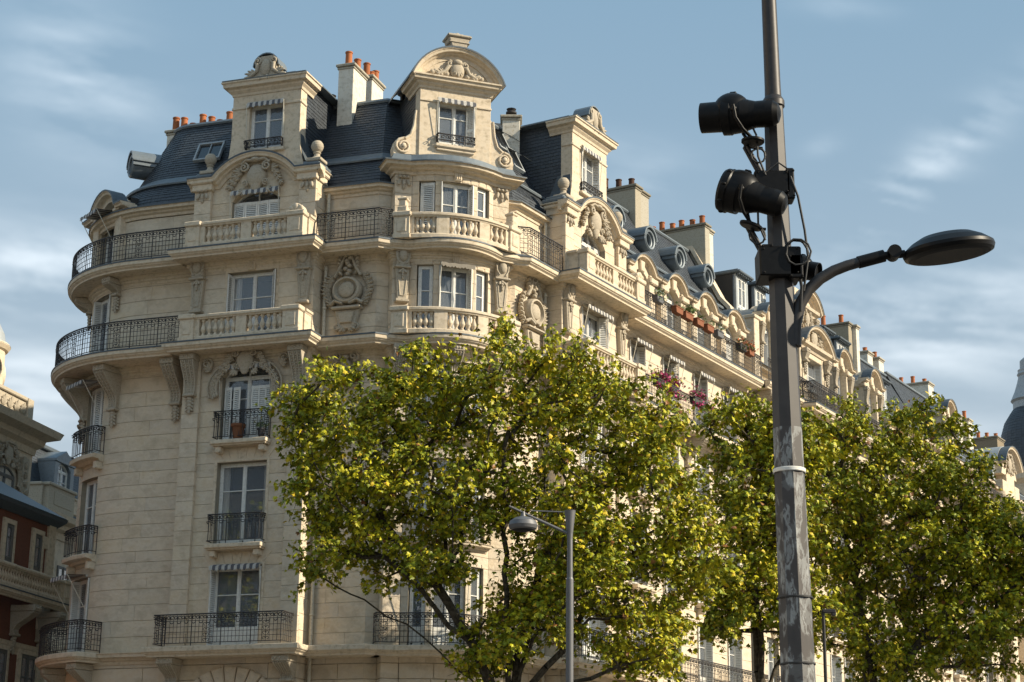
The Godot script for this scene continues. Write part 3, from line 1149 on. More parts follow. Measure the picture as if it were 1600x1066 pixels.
func trophy_carving() -> MB:   # medallion hung from a garland on a tapering stand, 2.7 high, foot at the origin
	var b := MB.new()
	b.prism(PackedVector2Array([Vector2(-0.26, 0.02), Vector2(0.26, 0.02), Vector2(0.4, 0.66), Vector2(-0.4, 0.66)]), 0, 0.1, 0.03)
	b.prism(PackedVector2Array([Vector2(-0.18, 0.2), Vector2(0.18, 0.2), Vector2(0.26, 0.56), Vector2(-0.26, 0.56)]), 0.08, 0.15, 0.02)
	b.box(Vector3(0, 0.71, 0.08), Vector3(0.95, 0.11, 0.2), 0.03)
	for s: float in [-1.0, 1.0]:
		acanthus(b, s * 0.05, 0.12, -0.5 if s > 0 else PI + 0.5, 0.34, 0.05)
		scroll(b, s * 0.28, 0.1, 0.11, 1.5, s, 0.07, 0.04, -PI / 2)
		for k in 7:
			var t := k / 6.0
			acanthus(b, s * (0.42 + 0.14 * sin(t * PI)), 0.84 + t * 0.86, (0.5 - t * 0.2) if s > 0 else PI - (0.5 - t * 0.2), 0.32, 0.04)
		b.tube([Vector3(s * 0.5, 0.84, 0.1), Vector3(s * 0.34, 0.95, 0.14), Vector3(s * 0.1, 0.84, 0.15)], 0.07, 0.05, 6)
		b.tube([Vector3(s * 0.42, 1.76, 0.1), Vector3(s * 0.25, 2.05, 0.12), Vector3(s * 0.12, 2.4, 0.1), Vector3(s * 0.04, 2.62, 0.08)], 0.055, 0.04, 6)
		scroll(b, s * 0.2, 2.56, 0.13, 1.5, s, 0.08, 0.045, -PI / 2)
		for k in 5:
			lobe(b, s * 0.18, 1.8 + k * 0.14, 0.9 if s > 0 else PI - 0.9, 0.26, 0.12, 0.08, 0.06)
	b.xf = Transform3D(Basis(Vector3.RIGHT, PI / 2), Vector3(0, 1.3, 0.02))
	b.lathe([Vector2(0.0, 0.10), Vector2(0.3, 0.10), Vector2(0.33, 0.12), Vector2(0.36, 0.18), Vector2(0.42, 0.17), Vector2(0.45, 0.1), Vector2(0.45, 0.0)].map(func(p): return Vector2(p.x, p.y)), Vector3.ZERO, 22)
	b.xf = Transform3D()
	for k in 8:
		b.ball(Vector3(sin(k * 2.4) * 0.07, 1.84 + k * 0.09, 0.1), Vector3(0.085, 0.08, 0.07), 7, 5)
	b.ball(Vector3(0, 1.3, 0.14), Vector3(0.27, 0.27, 0.05), 14, 6)
	return b


func mask_carving() -> MB:   # a face between horn-like scrolls above a drop of leaves
	var b := MB.new()
	b.ball(Vector3(0, 0.62, 0.08), Vector3(0.15, 0.2, 0.13), 10, 8)
	b.ball(Vector3(0, 0.60, 0.2), Vector3(0.03, 0.06, 0.04), 6, 4)
	b.ball(Vector3(0, 0.49, 0.17), Vector3(0.06, 0.02, 0.03), 6, 4)
	for s: float in [-1.0, 1.0]:
		b.ball(Vector3(s * 0.06, 0.66, 0.17), Vector3(0.035, 0.018, 0.025), 6, 4)
		scroll(b, s * 0.24, 0.88, 0.15, 1.6, s, 0.06, 0.05, -PI / 2)
		for k in 4:
			lobe(b, s * 0.13, 0.7 - k * 0.13, PI / 2 - s * (0.9 + k * 0.4), 0.32, 0.13, 0.04, 0.06)
		acanthus(b, s * 0.12, 0.2, -PI / 2 + s * 0.5, 0.36, 0.03)
	acanthus(b, 0, 0.35, -PI / 2, 0.5, 0.04)
	b.ball(Vector3(0, 0.86, 0.1), Vector3(0.12, 0.08, 0.09), 8, 5)
	return b


func wreath_carving(w: float) -> MB:   # shield and leafy arms over an arched window
	var b := MB.new()
	b.add(shield_carving(), Transform3D(Basis().scaled(Vector3(0.92, 0.82, 1.0)), Vector3(0, 0.28, 0.06)))
	for s: float in [-1.0, 1.0]:
		for k in 9:
			var a := lerpf(1.15, -0.2, k / 8.0)
			var x := s * cos(a) * (w / 2 + 0.25)
			var y := sin(a) * 0.75 - 0.55
			acanthus(b, x, y, (a - 1.5) if s > 0 else PI - (a - 1.5), 0.28, 0.05)
		var p := []
		for k in 10:
			var a := lerpf(1.25, -0.35, k / 9.0)
			p.append(Vector3(s * cos(a) * (w / 2 + 0.14), sin(a) * 0.78 - 0.55, 0.05))
		b.tube(p, 0.06, 0.05, 6)
		p = []
		for k in 10:
			var a := lerpf(1.25, -0.35, k / 9.0)
			p.append(Vector3(s * cos(a) * (w / 2 + 0.44), sin(a) * 0.95 - 0.55, 0.03))
		b.tube(p, 0.045, 0.035, 6)
		scroll(b, s * (w / 2 + 0.5), 0.28, 0.2, 1.7, -s, 0.03, 0.045, -PI / 2)
		acanthus(b, s * (w / 2 + 0.35), 0.05, 0.6 if s > 0 else PI - 0.6, 0.36, 0.02)
	return b


func herm(parent: Node, at: Transform3D, h := 1.85) -> void:   # tapering pilaster under a carved block, foot at the origin
	part("herm_pilaster", once("herm%.2f" % h, func():
		var b := MB.new()
		var t := h - 0.72
		b.box(Vector3(0, 0.05, 0.11), Vector3(0.44, 0.1, 0.26), 0.02)
		b.prism(PackedVector2Array([Vector2(-0.15, 0.1), Vector2(0.15, 0.1), Vector2(0.235, t), Vector2(-0.235, t)]), 0, 0.16, 0.02)
		for s: float in [-1.0, 1.0]:
			b.tube([Vector3(s * 0.075, 0.22, 0.165), Vector3(s * 0.15, t - 0.12, 0.165)], 0.022, -1, 5)
		b.tube([Vector3(-0.15, t - 0.12, 0.165), Vector3(0.15, t - 0.12, 0.165)], 0.022, -1, 5)
		b.tube([Vector3(-0.075, 0.22, 0.165), Vector3(0.075, 0.22, 0.165)], 0.022, -1, 5)
		b.box(Vector3(0, t + 0.03, 0.12), Vector3(0.56, 0.08, 0.3), 0.025)
		b.box(Vector3(0, t + 0.38, 0.1), Vector3(0.42, 0.64, 0.24), 0.03)
		b.ball(Vector3(0, t + 0.42, 0.22), Vector3(0.15, 0.22, 0.11), 10, 7)
		for s: float in [-1.0, 1.0]:
			scroll(b, s * 0.17, t + 0.6, 0.085, 1.5, s, 0.22, 0.035, PI / 2)
			b.tube([Vector3(s * 0.22, t + 0.52, 0.21), Vector3(s * 0.2, t + 0.3, 0.22), Vector3(s * 0.1, t + 0.14, 0.23)], 0.035, 0.03, 5)
			lobe(b, s * 0.02, t - 0.02, -PI / 2 + s * 0.6, 0.2, 0.09, 0.19, 0.04)
		for k in 4:
			b.ball(Vector3(0, t - 0.06 - k * 0.09, 0.19), Vector3(0.07 - k * 0.012, 0.06, 0.05), 6, 4)
		b.box(Vector3(0, h - 0.03, 0.13), Vector3(0.52, 0.07, 0.32), 0.02)
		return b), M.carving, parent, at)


func corbel(parent: Node, at: Transform3D, h: float, out: float, w := 0.48, called := "corbel") -> void:   # bracket whose top is at the origin, beads down its face
	part(called, once("corbel%.2f%.2f%.2f" % [h, out, w], func():
		var b := MB.new()
		var line := []
		for i in 15:
			var f := i / 14.0
			var z := lerpf(out, 0.13, f) - sin(f * PI) * out * 0.22 + sin(f * TAU) * out * 0.07
			line.append(Vector2(z, -0.22 - f * (h - 0.22)))
		b.box(Vector3(0, -0.11, out / 2 + 0.02), Vector3(w + 0.06, 0.2, out + 0.06), 0.02)
		for i in 14:
			var ww := w / 2 * lerpf(1.0, 0.72, i / 14.0)
			var wn := w / 2 * lerpf(1.0, 0.72, (i + 1) / 14.0)
			var a: Vector2 = line[i]
			var c: Vector2 = line[i + 1]
			b.quad_to(Vector3(-ww, a.y, a.x), Vector3(ww, a.y, a.x), Vector3(wn, c.y, c.x), Vector3(-wn, c.y, c.x), Vector3(0, -0.3, 1))
			for s: float in [-1.0, 1.0]:
				var sw: float = s * ww
				var sn: float = s * wn
				b.quad_to(Vector3(sw, a.y, -0.05), Vector3(sw, a.y, a.x), Vector3(sn, c.y, c.x), Vector3(sn, c.y, -0.05), Vector3(s, 0, 0))
			for s: float in [-0.62, 0.0, 0.62]:
				b.ball(Vector3(s * (ww + wn) / 2, (a.y + c.y) / 2, (a.x + c.x) / 2), Vector3(0.042, 0.045, 0.03), 6, 4)
		for s: float in [-0.62, 0.0, 0.62]:
			b.ball(Vector3(s * w / 2, -0.11, out + 0.05), Vector3(0.05, 0.05, 0.035), 7, 4)
		for s: float in [-0.93, -0.31, 0.31, 0.93]:
			var p := []
			for i in 15:
				p.append(Vector3(s * w / 2 * lerpf(1.0, 0.72, i / 14.0), line[i].y, line[i].x + 0.012))
			b.tube(p, 0.032, -1, 6)
		b.xf = Transform3D(Basis(Vector3.UP, PI / 2), Vector3(0, 0, 0))
		b.xf = Transform3D()
		b.box(Vector3(0, -h - 0.03, 0.1), Vector3(w * 0.95, 0.09, 0.24), 0.025)
		for k in 5:
			b.ball(Vector3(0, -h - 0.13 - k * 0.11, 0.09), Vector3(0.11 - k * 0.013, 0.08, 0.08 - k * 0.008), 7, 5)
			for s: float in [-1.0, 1.0]:
				if k < 4:
					lobe(b, s * 0.03, -h - 0.1 - k * 0.11, -PI / 2 + s * 0.7, 0.17, 0.08, 0.06, 0.05)
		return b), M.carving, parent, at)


func keystone(parent: Node, at: Transform3D, h := 0.5, w := 0.34, out := 0.14) -> void:
	part("keystone", once("key%.2f%.2f%.2f" % [h, w, out], func():
		var b := MB.new()
		b.prism(PackedVector2Array([Vector2(-w * 0.36, 0), Vector2(w * 0.36, 0), Vector2(w / 2, h), Vector2(-w / 2, h)]), -0.05, out, 0.02)
		b.box(Vector3(0, h - 0.05, out / 2 + 0.03), Vector3(w + 0.08, 0.1, out + 0.08), 0.02)
		for k in 3:
			b.tube([Vector3((k - 1) * w * 0.2, 0.05, out + 0.005), Vector3((k - 1) * w * 0.27, h - 0.12, out + 0.005)], 0.025, -1, 5)
		return b), M.trim, parent, at)


func voussoirs(parent: Node, at: Transform3D, w: float, y: float, h: float, n := 7, out := 0.012) -> void:   # flat arch of splayed stones over an opening w wide
	for k in n:
		if k == n / 2:
			continue
		var f0 := (k / float(n)) * 2.0 - 1.0
		var f1 := ((k + 1) / float(n)) * 2.0 - 1.0
		var b := MB.new()
		var tone := rng.randf_range(0.93, 1.02)
		b.col = Color(tone, tone, tone * 0.99)
		b.prism(PackedVector2Array([Vector2(f0 * w / 2 + 0.006, y), Vector2(f1 * w / 2 - 0.006, y), Vector2(f1 * (w / 2 + 0.32) - 0.006, y + h), Vector2(f0 * (w / 2 + 0.32) + 0.006, y + h)]), -0.03, out, 0.008)
		part("arch_stone", b, M.stone, parent, at)


func spandrel(parent: Node, at: Transform3D, w: float, top: float, bow: float, deep := 0.3) -> void:   # fills the corners of a square opening above an arch
	part("arch_surround", once("sp%.2f%.2f%.2f" % [w, top, bow], func():
		var b := MB.new()
		var poly := rise(w / 2, bow, top - bow)
		poly.append(Vector2(w / 2, top + 0.01))
		poly.append(Vector2(-w / 2, top + 0.01))
		b.prism(poly, -deep, 0.004, 0.0)
		return b), M.trim, parent, at)


func sill(parent: Node, at: Transform3D, w: float, out := 0.4, rail := true, path_ := PackedVector2Array(), called := "window_balcony") -> void:
	var b := MB.new()
	b.box(Vector3(0, -0.1, out / 2), Vector3(w, 0.14, out), 0.02)
	b.box(Vector3(0, -0.19, out / 2 - 0.03), Vector3(w - 0.08, 0.05, out - 0.06), 0.01)
	for s: float in [-1.0, 1.0]:
		b.box(Vector3(s * (w / 2 - 0.22), -0.32, 0.13), Vector3(0.2, 0.22, 0.3), 0.03)
	var o := part(called, b, M.trim, parent, at)
	if rail:
		var p := pts(at, [[-w / 2 + 0.06, 0.0], [-w / 2 + 0.06, out - 0.06], [w / 2 - 0.06, out - 0.06], [w / 2 - 0.06, 0.0]])
		railing(o, p, at.origin.y - 0.03, 0.92, 0.4)


func ball_finial(parent: Node, at: Transform3D, s := 1.0) -> void:
	part("ball_finial", once("finial%.2f" % s, func():
		var b := MB.new()
		b.box(Vector3(0, 0.07 * s, 0), Vector3(0.62, 0.14, 0.62) * s, 0.02)
		b.lathe([Vector2(0.27, 0.14), Vector2(0.2, 0.2), Vector2(0.13, 0.26), Vector2(0.11, 0.36), Vector2(0.15, 0.4), Vector2(0.15, 0.43), Vector2(0.12, 0.45), Vector2(0.19, 0.52), Vector2(0.235, 0.62), Vector2(0.245, 0.7), Vector2(0.22, 0.8), Vector2(0.15, 0.89), Vector2(0.0, 0.93)].map(func(p): return p * s), Vector3.ZERO, 16)
		return b), M.carving, parent, at)


func chimney(parent: Node, at: Transform3D, w: float, d: float, h: float, pots: int, tint := Color(1, 1, 1), grey := false, dark_pots := 0) -> void:   # foot at the origin, long side along x
	var b := MB.new()
	b.col = tint
	b.box(Vector3(0, h / 2, 0), Vector3(w, h, d), 0.015)
	b.col = Color(0.62, 0.6, 0.56)
	b.box(Vector3(0, h + 0.05, 0), Vector3(w + 0.16, 0.1, d + 0.16), 0.02)
	b.box(Vector3(0, h - 0.06, 0), Vector3(w + 0.07, 0.06, d + 0.07), 0.01)
	var c := part("chimney_stack", b, M.render_grey if grey else M.plaster, parent, at)
	for k in pots:
		var x := -w / 2 + w * (k + 0.5) / pots
		var tall := rng.randf_range(0.26, 0.62)
		var q := MB.new()
		var tone := rng.randf_range(0.75, 1.15)
		q.col = Color(tone, tone, tone) if k >= dark_pots else Color(0.16, 0.2, 0.3)
		q.lathe([Vector2(0.125, 0), Vector2(0.115, tall * 0.9), Vector2(0.135, tall * 0.92), Vector2(0.135, tall), Vector2(0.1, tall), Vector2(0.09, tall - 0.2), Vector2(0.0, tall - 0.2)], Vector3.ZERO, 10)
		part("chimney_pot", q, M.terracotta, c, at * Transform3D(Basis(), Vector3(x, h + 0.09, rng.randf_range(-0.05, 0.05))))


# ---------------------------------------------------------------- slates
# rows of slates on the strip between a lower and an upper line of points (left to right)
func slates(b: MB, lower: Array, upper: Array, row := 0.125, wide := 0.21) -> void:
	for i in lower.size() - 1:
		var a: Vector3 = lower[i]
		var c: Vector3 = lower[i + 1]
		var d: Vector3 = upper[i]
		var e: Vector3 = upper[i + 1]
		var nn := (c - a).cross(d - a) + (e - d).cross(d - a)
		nn = nn.normalized()
		var high := ((d - a).length() + (e - c).length()) / 2
		var rows := maxi(1, roundi(high / row))
		for r in rows:
			var f0 := float(r) / rows
			var f1 := float(r + 1) / rows
			var p := a.lerp(d, f0)
			var q := c.lerp(e, f0)
			var s := a.lerp(d, f1)
			var t := c.lerp(e, f1)
			var m := maxi(1, roundi(p.distance_to(q) / wide))
			var shift := 0.5 / m if r % 2 else 0.0
			var cuts: Array[float] = [0.0]
			for k in m:
				var g := (k + 1.0) / m - shift
				if g < 0.999:
					cuts.append(g)
			cuts.append(1.0)
			for k in cuts.size() - 1:
				var tone := rng.randf_range(0.72, 1.3)
				var gap := 0.004 / maxf(p.distance_to(q), 0.05)
				b.col = Color(tone, tone * rng.randf_range(0.97, 1.02), tone * rng.randf_range(0.96, 1.05))
				var g0 := cuts[k] + gap
				var g1 := cuts[k + 1] - gap
				var lift := nn * rng.randf_range(0.014, 0.022)
				var p0 := p.lerp(q, g0) + lift
				var p1 := p.lerp(q, g1) + lift
				var s0 := s.lerp(t, g0) + nn * 0.004
				var s1 := s.lerp(t, g1) + nn * 0.004
				b.quad_to(p0, p1, s1, s0, nn)
				b.quad_to(p0, p1, p1 - lift, p0 - lift, a - d)
	b.col = Color(0.55, 0.55, 0.55)
	for i in lower.size() - 1:
		var nn: Vector3 = (lower[i + 1] - lower[i]).cross(upper[i] - lower[i])
		b.quad_to(lower[i], lower[i + 1], upper[i + 1], upper[i], nn)


func strip(b: MB, lower: Array, upper: Array) -> void:
	for i in lower.size() - 1:
		var nn: Vector3 = (lower[i + 1] - lower[i]).cross(upper[i] - lower[i])
		b.quad_to(lower[i], lower[i + 1], upper[i + 1], upper[i], nn)


func raise(path: PackedVector2Array, y: float) -> Array:
	var o := []
	for p in path:
		o.append(Vector3(p.x, y, p.y))
	return o


# ---------------------------------------------------------------- the corner building
const HALF := 2.2
const Y0 := 7.98
const Y1 := 11.2
const Y2 := 14.5
const Y3 := 17.65
const Y4 := 20.8
const BAYS := [6.55, 9.2, 11.85, 14.5]
const ARC_R := 3.5
const ARC_X := -6.67
const ARC_FAR := 84.5
const FLOORS := [[Y0, 10.5], [Y1, 13.8], [Y2, 16.95], [Y3, 20.1], [Y4, 22.95]]


func corner_building() -> void:
	house = thing("apartment_building", "cream stone corner apartment building with curved bay, balconies and slate mansard roof", "building", Transform3D(Basis(), Vector3(-2.3, 0, -56.7)))
	pavilion(tf(TL, -2.45), true)
	pavilion(tf(TR, 2.45), false)
	flank(TL, 1)
	flank(TR, -1)
	bay()
	round_corner()
	long_front()
	finish_wall(house)
	main_roof()


func pavilion(p: Transform3D, left: bool) -> void:
	# masonry
	var w := 0.86
	var open := []
	for k in 5:
		open.append([HALF - w, HALF + w, FLOORS[k][0], FLOORS[k][1] + (0.05 if k == 2 or k == 4 else 0.0)])
	var ys := courses(0.0, 23.1, 0.46, [Y0, 10.5, Y1, 13.8, Y2, 17.0, Y3, 20.1, Y4, 23.0])
	stone_wall(pts(p, [[-HALF, 0], [HALF, 0]]), ys, open, 0.3, 0.012, 1.5)
	stone_wall(pts(p, [[-HALF, -0.75], [-HALF, 0]]), ys, [])
	stone_wall(pts(p, [[HALF, 0], [HALF, -0.75]]), ys, [])
	for s: float in [-1.0, 1.0]:
		var x0: float = s * 1.9 - 0.3
		for band in [[Y0, Y3 - 0.3, 0.12], [Y4, 23.15, 0.14]]:
			var yy := courses(band[0], band[1], 0.46, [Y1, Y2])
			stone_wall(pts(p, [[x0, band[2]], [x0 + 0.6, band[2]]]), yy, [])
			stone_wall(pts(p, [[x0, 0], [x0, band[2]]]), yy, [])
			stone_wall(pts(p, [[x0 + 0.6, band[2]], [x0 + 0.6, 0]]), yy, [])
	# windows, lowest first
	window(house, tf(p, 0, Y0), 1.72, 2.52, {"shutters": "open", "foot": 0.5, "curtain": 0.0})
	awning(house, tf(p, 0, 10.5, -0.02), 1.7, 0.2, 1.2)
	window(house, tf(p, 0, Y1), 1.72, 2.6, {"shutters": "", "foot": 0.0, "curtain": 0.3})
	window(house, tf(p, 0, Y2), 1.72, 2.5, {"arch": 0.38, "shutters": "half", "shut_high": 1.75})
	spandrel(house, p, 1.72, 17.0, 0.38)
	awning(house, tf(p, 0, 16.92, 0.0), 1.75, 0.2, 1.25)
	window(house, tf(p, 0, Y3), 1.72, 2.45, {"shutters": "right", "curtain": 0.35})
	if left:
		window(house, tf(p, 0, Y4), 1.72, 2.2, {"arch": 0.42, "shutters": "closed", "shut_high": 1.72})
	else:
		window(house, tf(p, 0, Y4), 1.72, 2.2, {"arch": 0.42, "curtain": 0.0})
	spandrel(house, p, 1.72, 23.0, 0.42)
	if left:
		awning(house, tf(p, 0, 22.86, 0.02), 1.72, 0.16, 1.3)
	else:
		awning(house, tf(p, 0, 20.1, 0.02), 1.75, 0.3, 1.2)
	# frames cut round the flat openings
	for k in [0, 1, 3]:
		part("window_surround", once("surr%d" % k, func():
			var b := MB.new()
			var y0: float = FLOORS[k][0]
			var y1: float = FLOORS[k][1]
			b.sweep(PackedVector2Array([Vector2(-0.87, y0), Vector2(-0.87, y1 + 0.01), Vector2(0.87, y1 + 0.01), Vector2(0.87, y0)]), [Vector2(0.0, -0.05), Vector2(0.09, -0.05), Vector2(0.09, 0.018), Vector2(0.03, 0.03), Vector2(0.0, 0.022), Vector2(0.0, -0.05)], false)
			return b), M.trim, house, p)
	voussoirs(house, tf(p, 0, 0, 0.006), 1.74, 20.12, 0.42)
	keystone(house, tf(p, 0, 20.12, 0), 0.42, 0.34, 0.12)
	voussoirs(house, tf(p, 0, 0, 0.006), 1.74, 13.82, 0.42)
	part("keystone_block", once("keyb", func():
		var b := MB.new()
		b.prism(PackedVector2Array([Vector2(-0.12, 0), Vector2(0.12, 0), Vector2(0.17, 0.42), Vector2(-0.17, 0.42)]), -0.03, 0.022, 0.01)
		return b), M.trim, house, tf(p, 0, 13.82, 0))
	voussoirs(house, tf(p, 0, 0, 0.006), 1.74, 10.52, 0.42)
	part("keystone_block", kept["keyb"], M.trim, house, tf(p, 0, 10.52, 0))
	part("wreath", once("wreath", func(): return wreath_carving(1.72)), M.carving, house, tf(p, 0, 16.78, 0.1))
	part("shield", once("shield", func(): return shield_carving()), M.carving, house, p * Transform3D(Basis().scaled(Vector3(1.12, 1.1, 1.5)), Vector3(0, 23.36, 0.03)))
	# sills with small balconies
	sill(house, tf(p, 0, Y1), 1.95)
	sill(house, tf(p, 0, Y2), 1.95)
	# balcony slabs
	for y in [Y0, Y3, Y4]:
		var hw := 2.62
		var out := 0.92
		slab(house, pts(p, [[-hw, -0.3], [-hw, out], [hw, out], [hw, -0.3]]), pts(p, [[-hw + 0.25, -0.3], [hw - 0.25, -0.3]]), y, "balcony_slab", y != Y0)
	railing(house, pts(p, [[-2.3, 0.1], [-2.3, 0.8], [2.05, 0.8], [2.05, 0.1]]), Y0, 0.97)
	for y in [Y3, Y4]:
		var path := pts(p, [[-2.05, 0.72], [2.15, 0.72]])
		balustrade(house, path, y, [[0.68, 1.98], [2.34, 3.62]], [[0.26, 0.5, ""], [3.92, 0.56, "shell" if y == Y4 else ""]])
		for s: float in [-1.0, 1.0]:
			balustrade(house, pts(p, [[s * 2.1, 0.55], [s * 2.1, 0.05]] if s > 0 else [[s * 2.0, 0.05], [s * 2.0, 0.55]]), y, [])
	# mouldings under the slabs
	for y in [Y3, Y4]:
		cornice(house, pts(p, [[-HALF, -0.7], [-HALF, 0.0], [HALF, 0.0], [HALF, -0.7]]), y - 0.3, 0.16, 0.3, "moulding")
	for s: float in [-1.0, 1.0]:
		herm(house, tf(p, s * 1.9, 18.8, 0.0))
		corbel(house, tf(p, s * 1.9, 17.36, 0.1), 1.3, 0.42, 0.46)
		# lower order: fluted brackets under the first balcony
		corbel(house, tf(p, s * 1.95, 7.69, 0.05), 0.7, 0.6, 0.5, "bracket")
		part("drop_ornament", once("drop", func():
			var b := MB.new()
			b.box(Vector3(0, 0.3, 0.02), Vector3(0.34, 0.1, 0.1), 0.02)
			for k in 3:
				lobe(b, (k - 1) * 0.11, 0.26, -PI / 2 + (k - 1) * 0.3, 0.3, 0.12, 0.03, 0.06)
				b.ball(Vector3((k - 1) * 0.14, 0.3, 0.07), Vector3(0.07, 0.06, 0.05), 6, 4)
			b.ball(Vector3(0, -0.02, 0.03), Vector3(0.06, 0.12, 0.05), 6, 4)
			return b), M.carving, house, tf(p, s * 1.9, 22.72, 0.14))
	# arched crowning of the attic
	var arch := rise(1.5, 0.72, 23.42, 16)
	var path := PackedVector2Array([Vector2(-2.42, 23.42)])
	path.append_array(arch)
	path.append(Vector2(2.42, 23.42))
	part("tympanum", once("tymp", func():
		var b := MB.new()
		var poly := PackedVector2Array([Vector2(-2.2, 22.98), Vector2(2.2, 22.98), Vector2(2.2, 23.4), Vector2(1.5, 23.4)])
		var a := rise(1.5, 0.7, 23.4, 16)
		for i in a.size():
			poly.append(a[a.size() - 1 - i])
		poly.append(Vector2(-2.2, 23.4))
		var clean := PackedVector2Array()
		for q in poly:
			if clean.is_empty() or clean[-1].distance_to(q) > 0.003:
				clean.append(q)
		b.prism(clean, -0.6, -0.002)
		return b), M.trim, house, p)
	arch_cornice(house, p, path, 0.36, 0.34, 0.0)
	for s: float in [-1.0, 1.0]:
		part("cornice_block", once("cblock", func():
			var b := MB.new()
			b.box(Vector3(0, 23.17, -0.2), Vector3(0.72, 0.34, 0.86), 0.02)
			b.box(Vector3(0, 23.3, -0.2), Vector3(0.86, 0.16, 1.02), 0.04)
			b.box(Vector3(0, 23.40, -0.25), Vector3(0.94, 0.06, 1.12), 0.02)
			return b), M.trim, house, tf(p, s * 1.9, 0, 0.02))
		part("block_cap", once("bcap", func():
			var b := MB.new()
			b.box(Vector3(0, 23.5, -0.3), Vector3(0.8, 0.14, 0.9), 0.03)
			b.box(Vector3(0, 23.62, -0.3), Vector3(0.6, 0.14, 0.7), 0.03)
			return b), M.zinc, house, tf(p, s * 1.95, 0, 0.02))
		ball_finial(house, tf(p, s * 1.95 + 0.1, 23.66, -0.15), 0.85)
	dormer(p, left)
	# ground floor arch with deep joints
	for k in 9:
		var a0 := PI * (0.12 + 0.76 * k / 9.0)
		var a1 := PI * (0.12 + 0.76 * (k + 1) / 9.0)
		var b := MB.new()
		var g := 0.012
		b.prism(PackedVector2Array([Vector2(cos(a0 + g), sin(a0 + g) * 0.8) * 1.25, Vector2(cos(a1 - g), sin(a1 - g) * 0.8) * 1.25, Vector2(cos(a1 - g), sin(a1 - g) * 0.85) * 1.75, Vector2(cos(a0 + g), sin(a0 + g) * 0.85) * 1.75]), -0.05, 0.09, 0.03)
		part("arch_stone", b, M.stone, house, tf(p, 0, 5.95, 0))


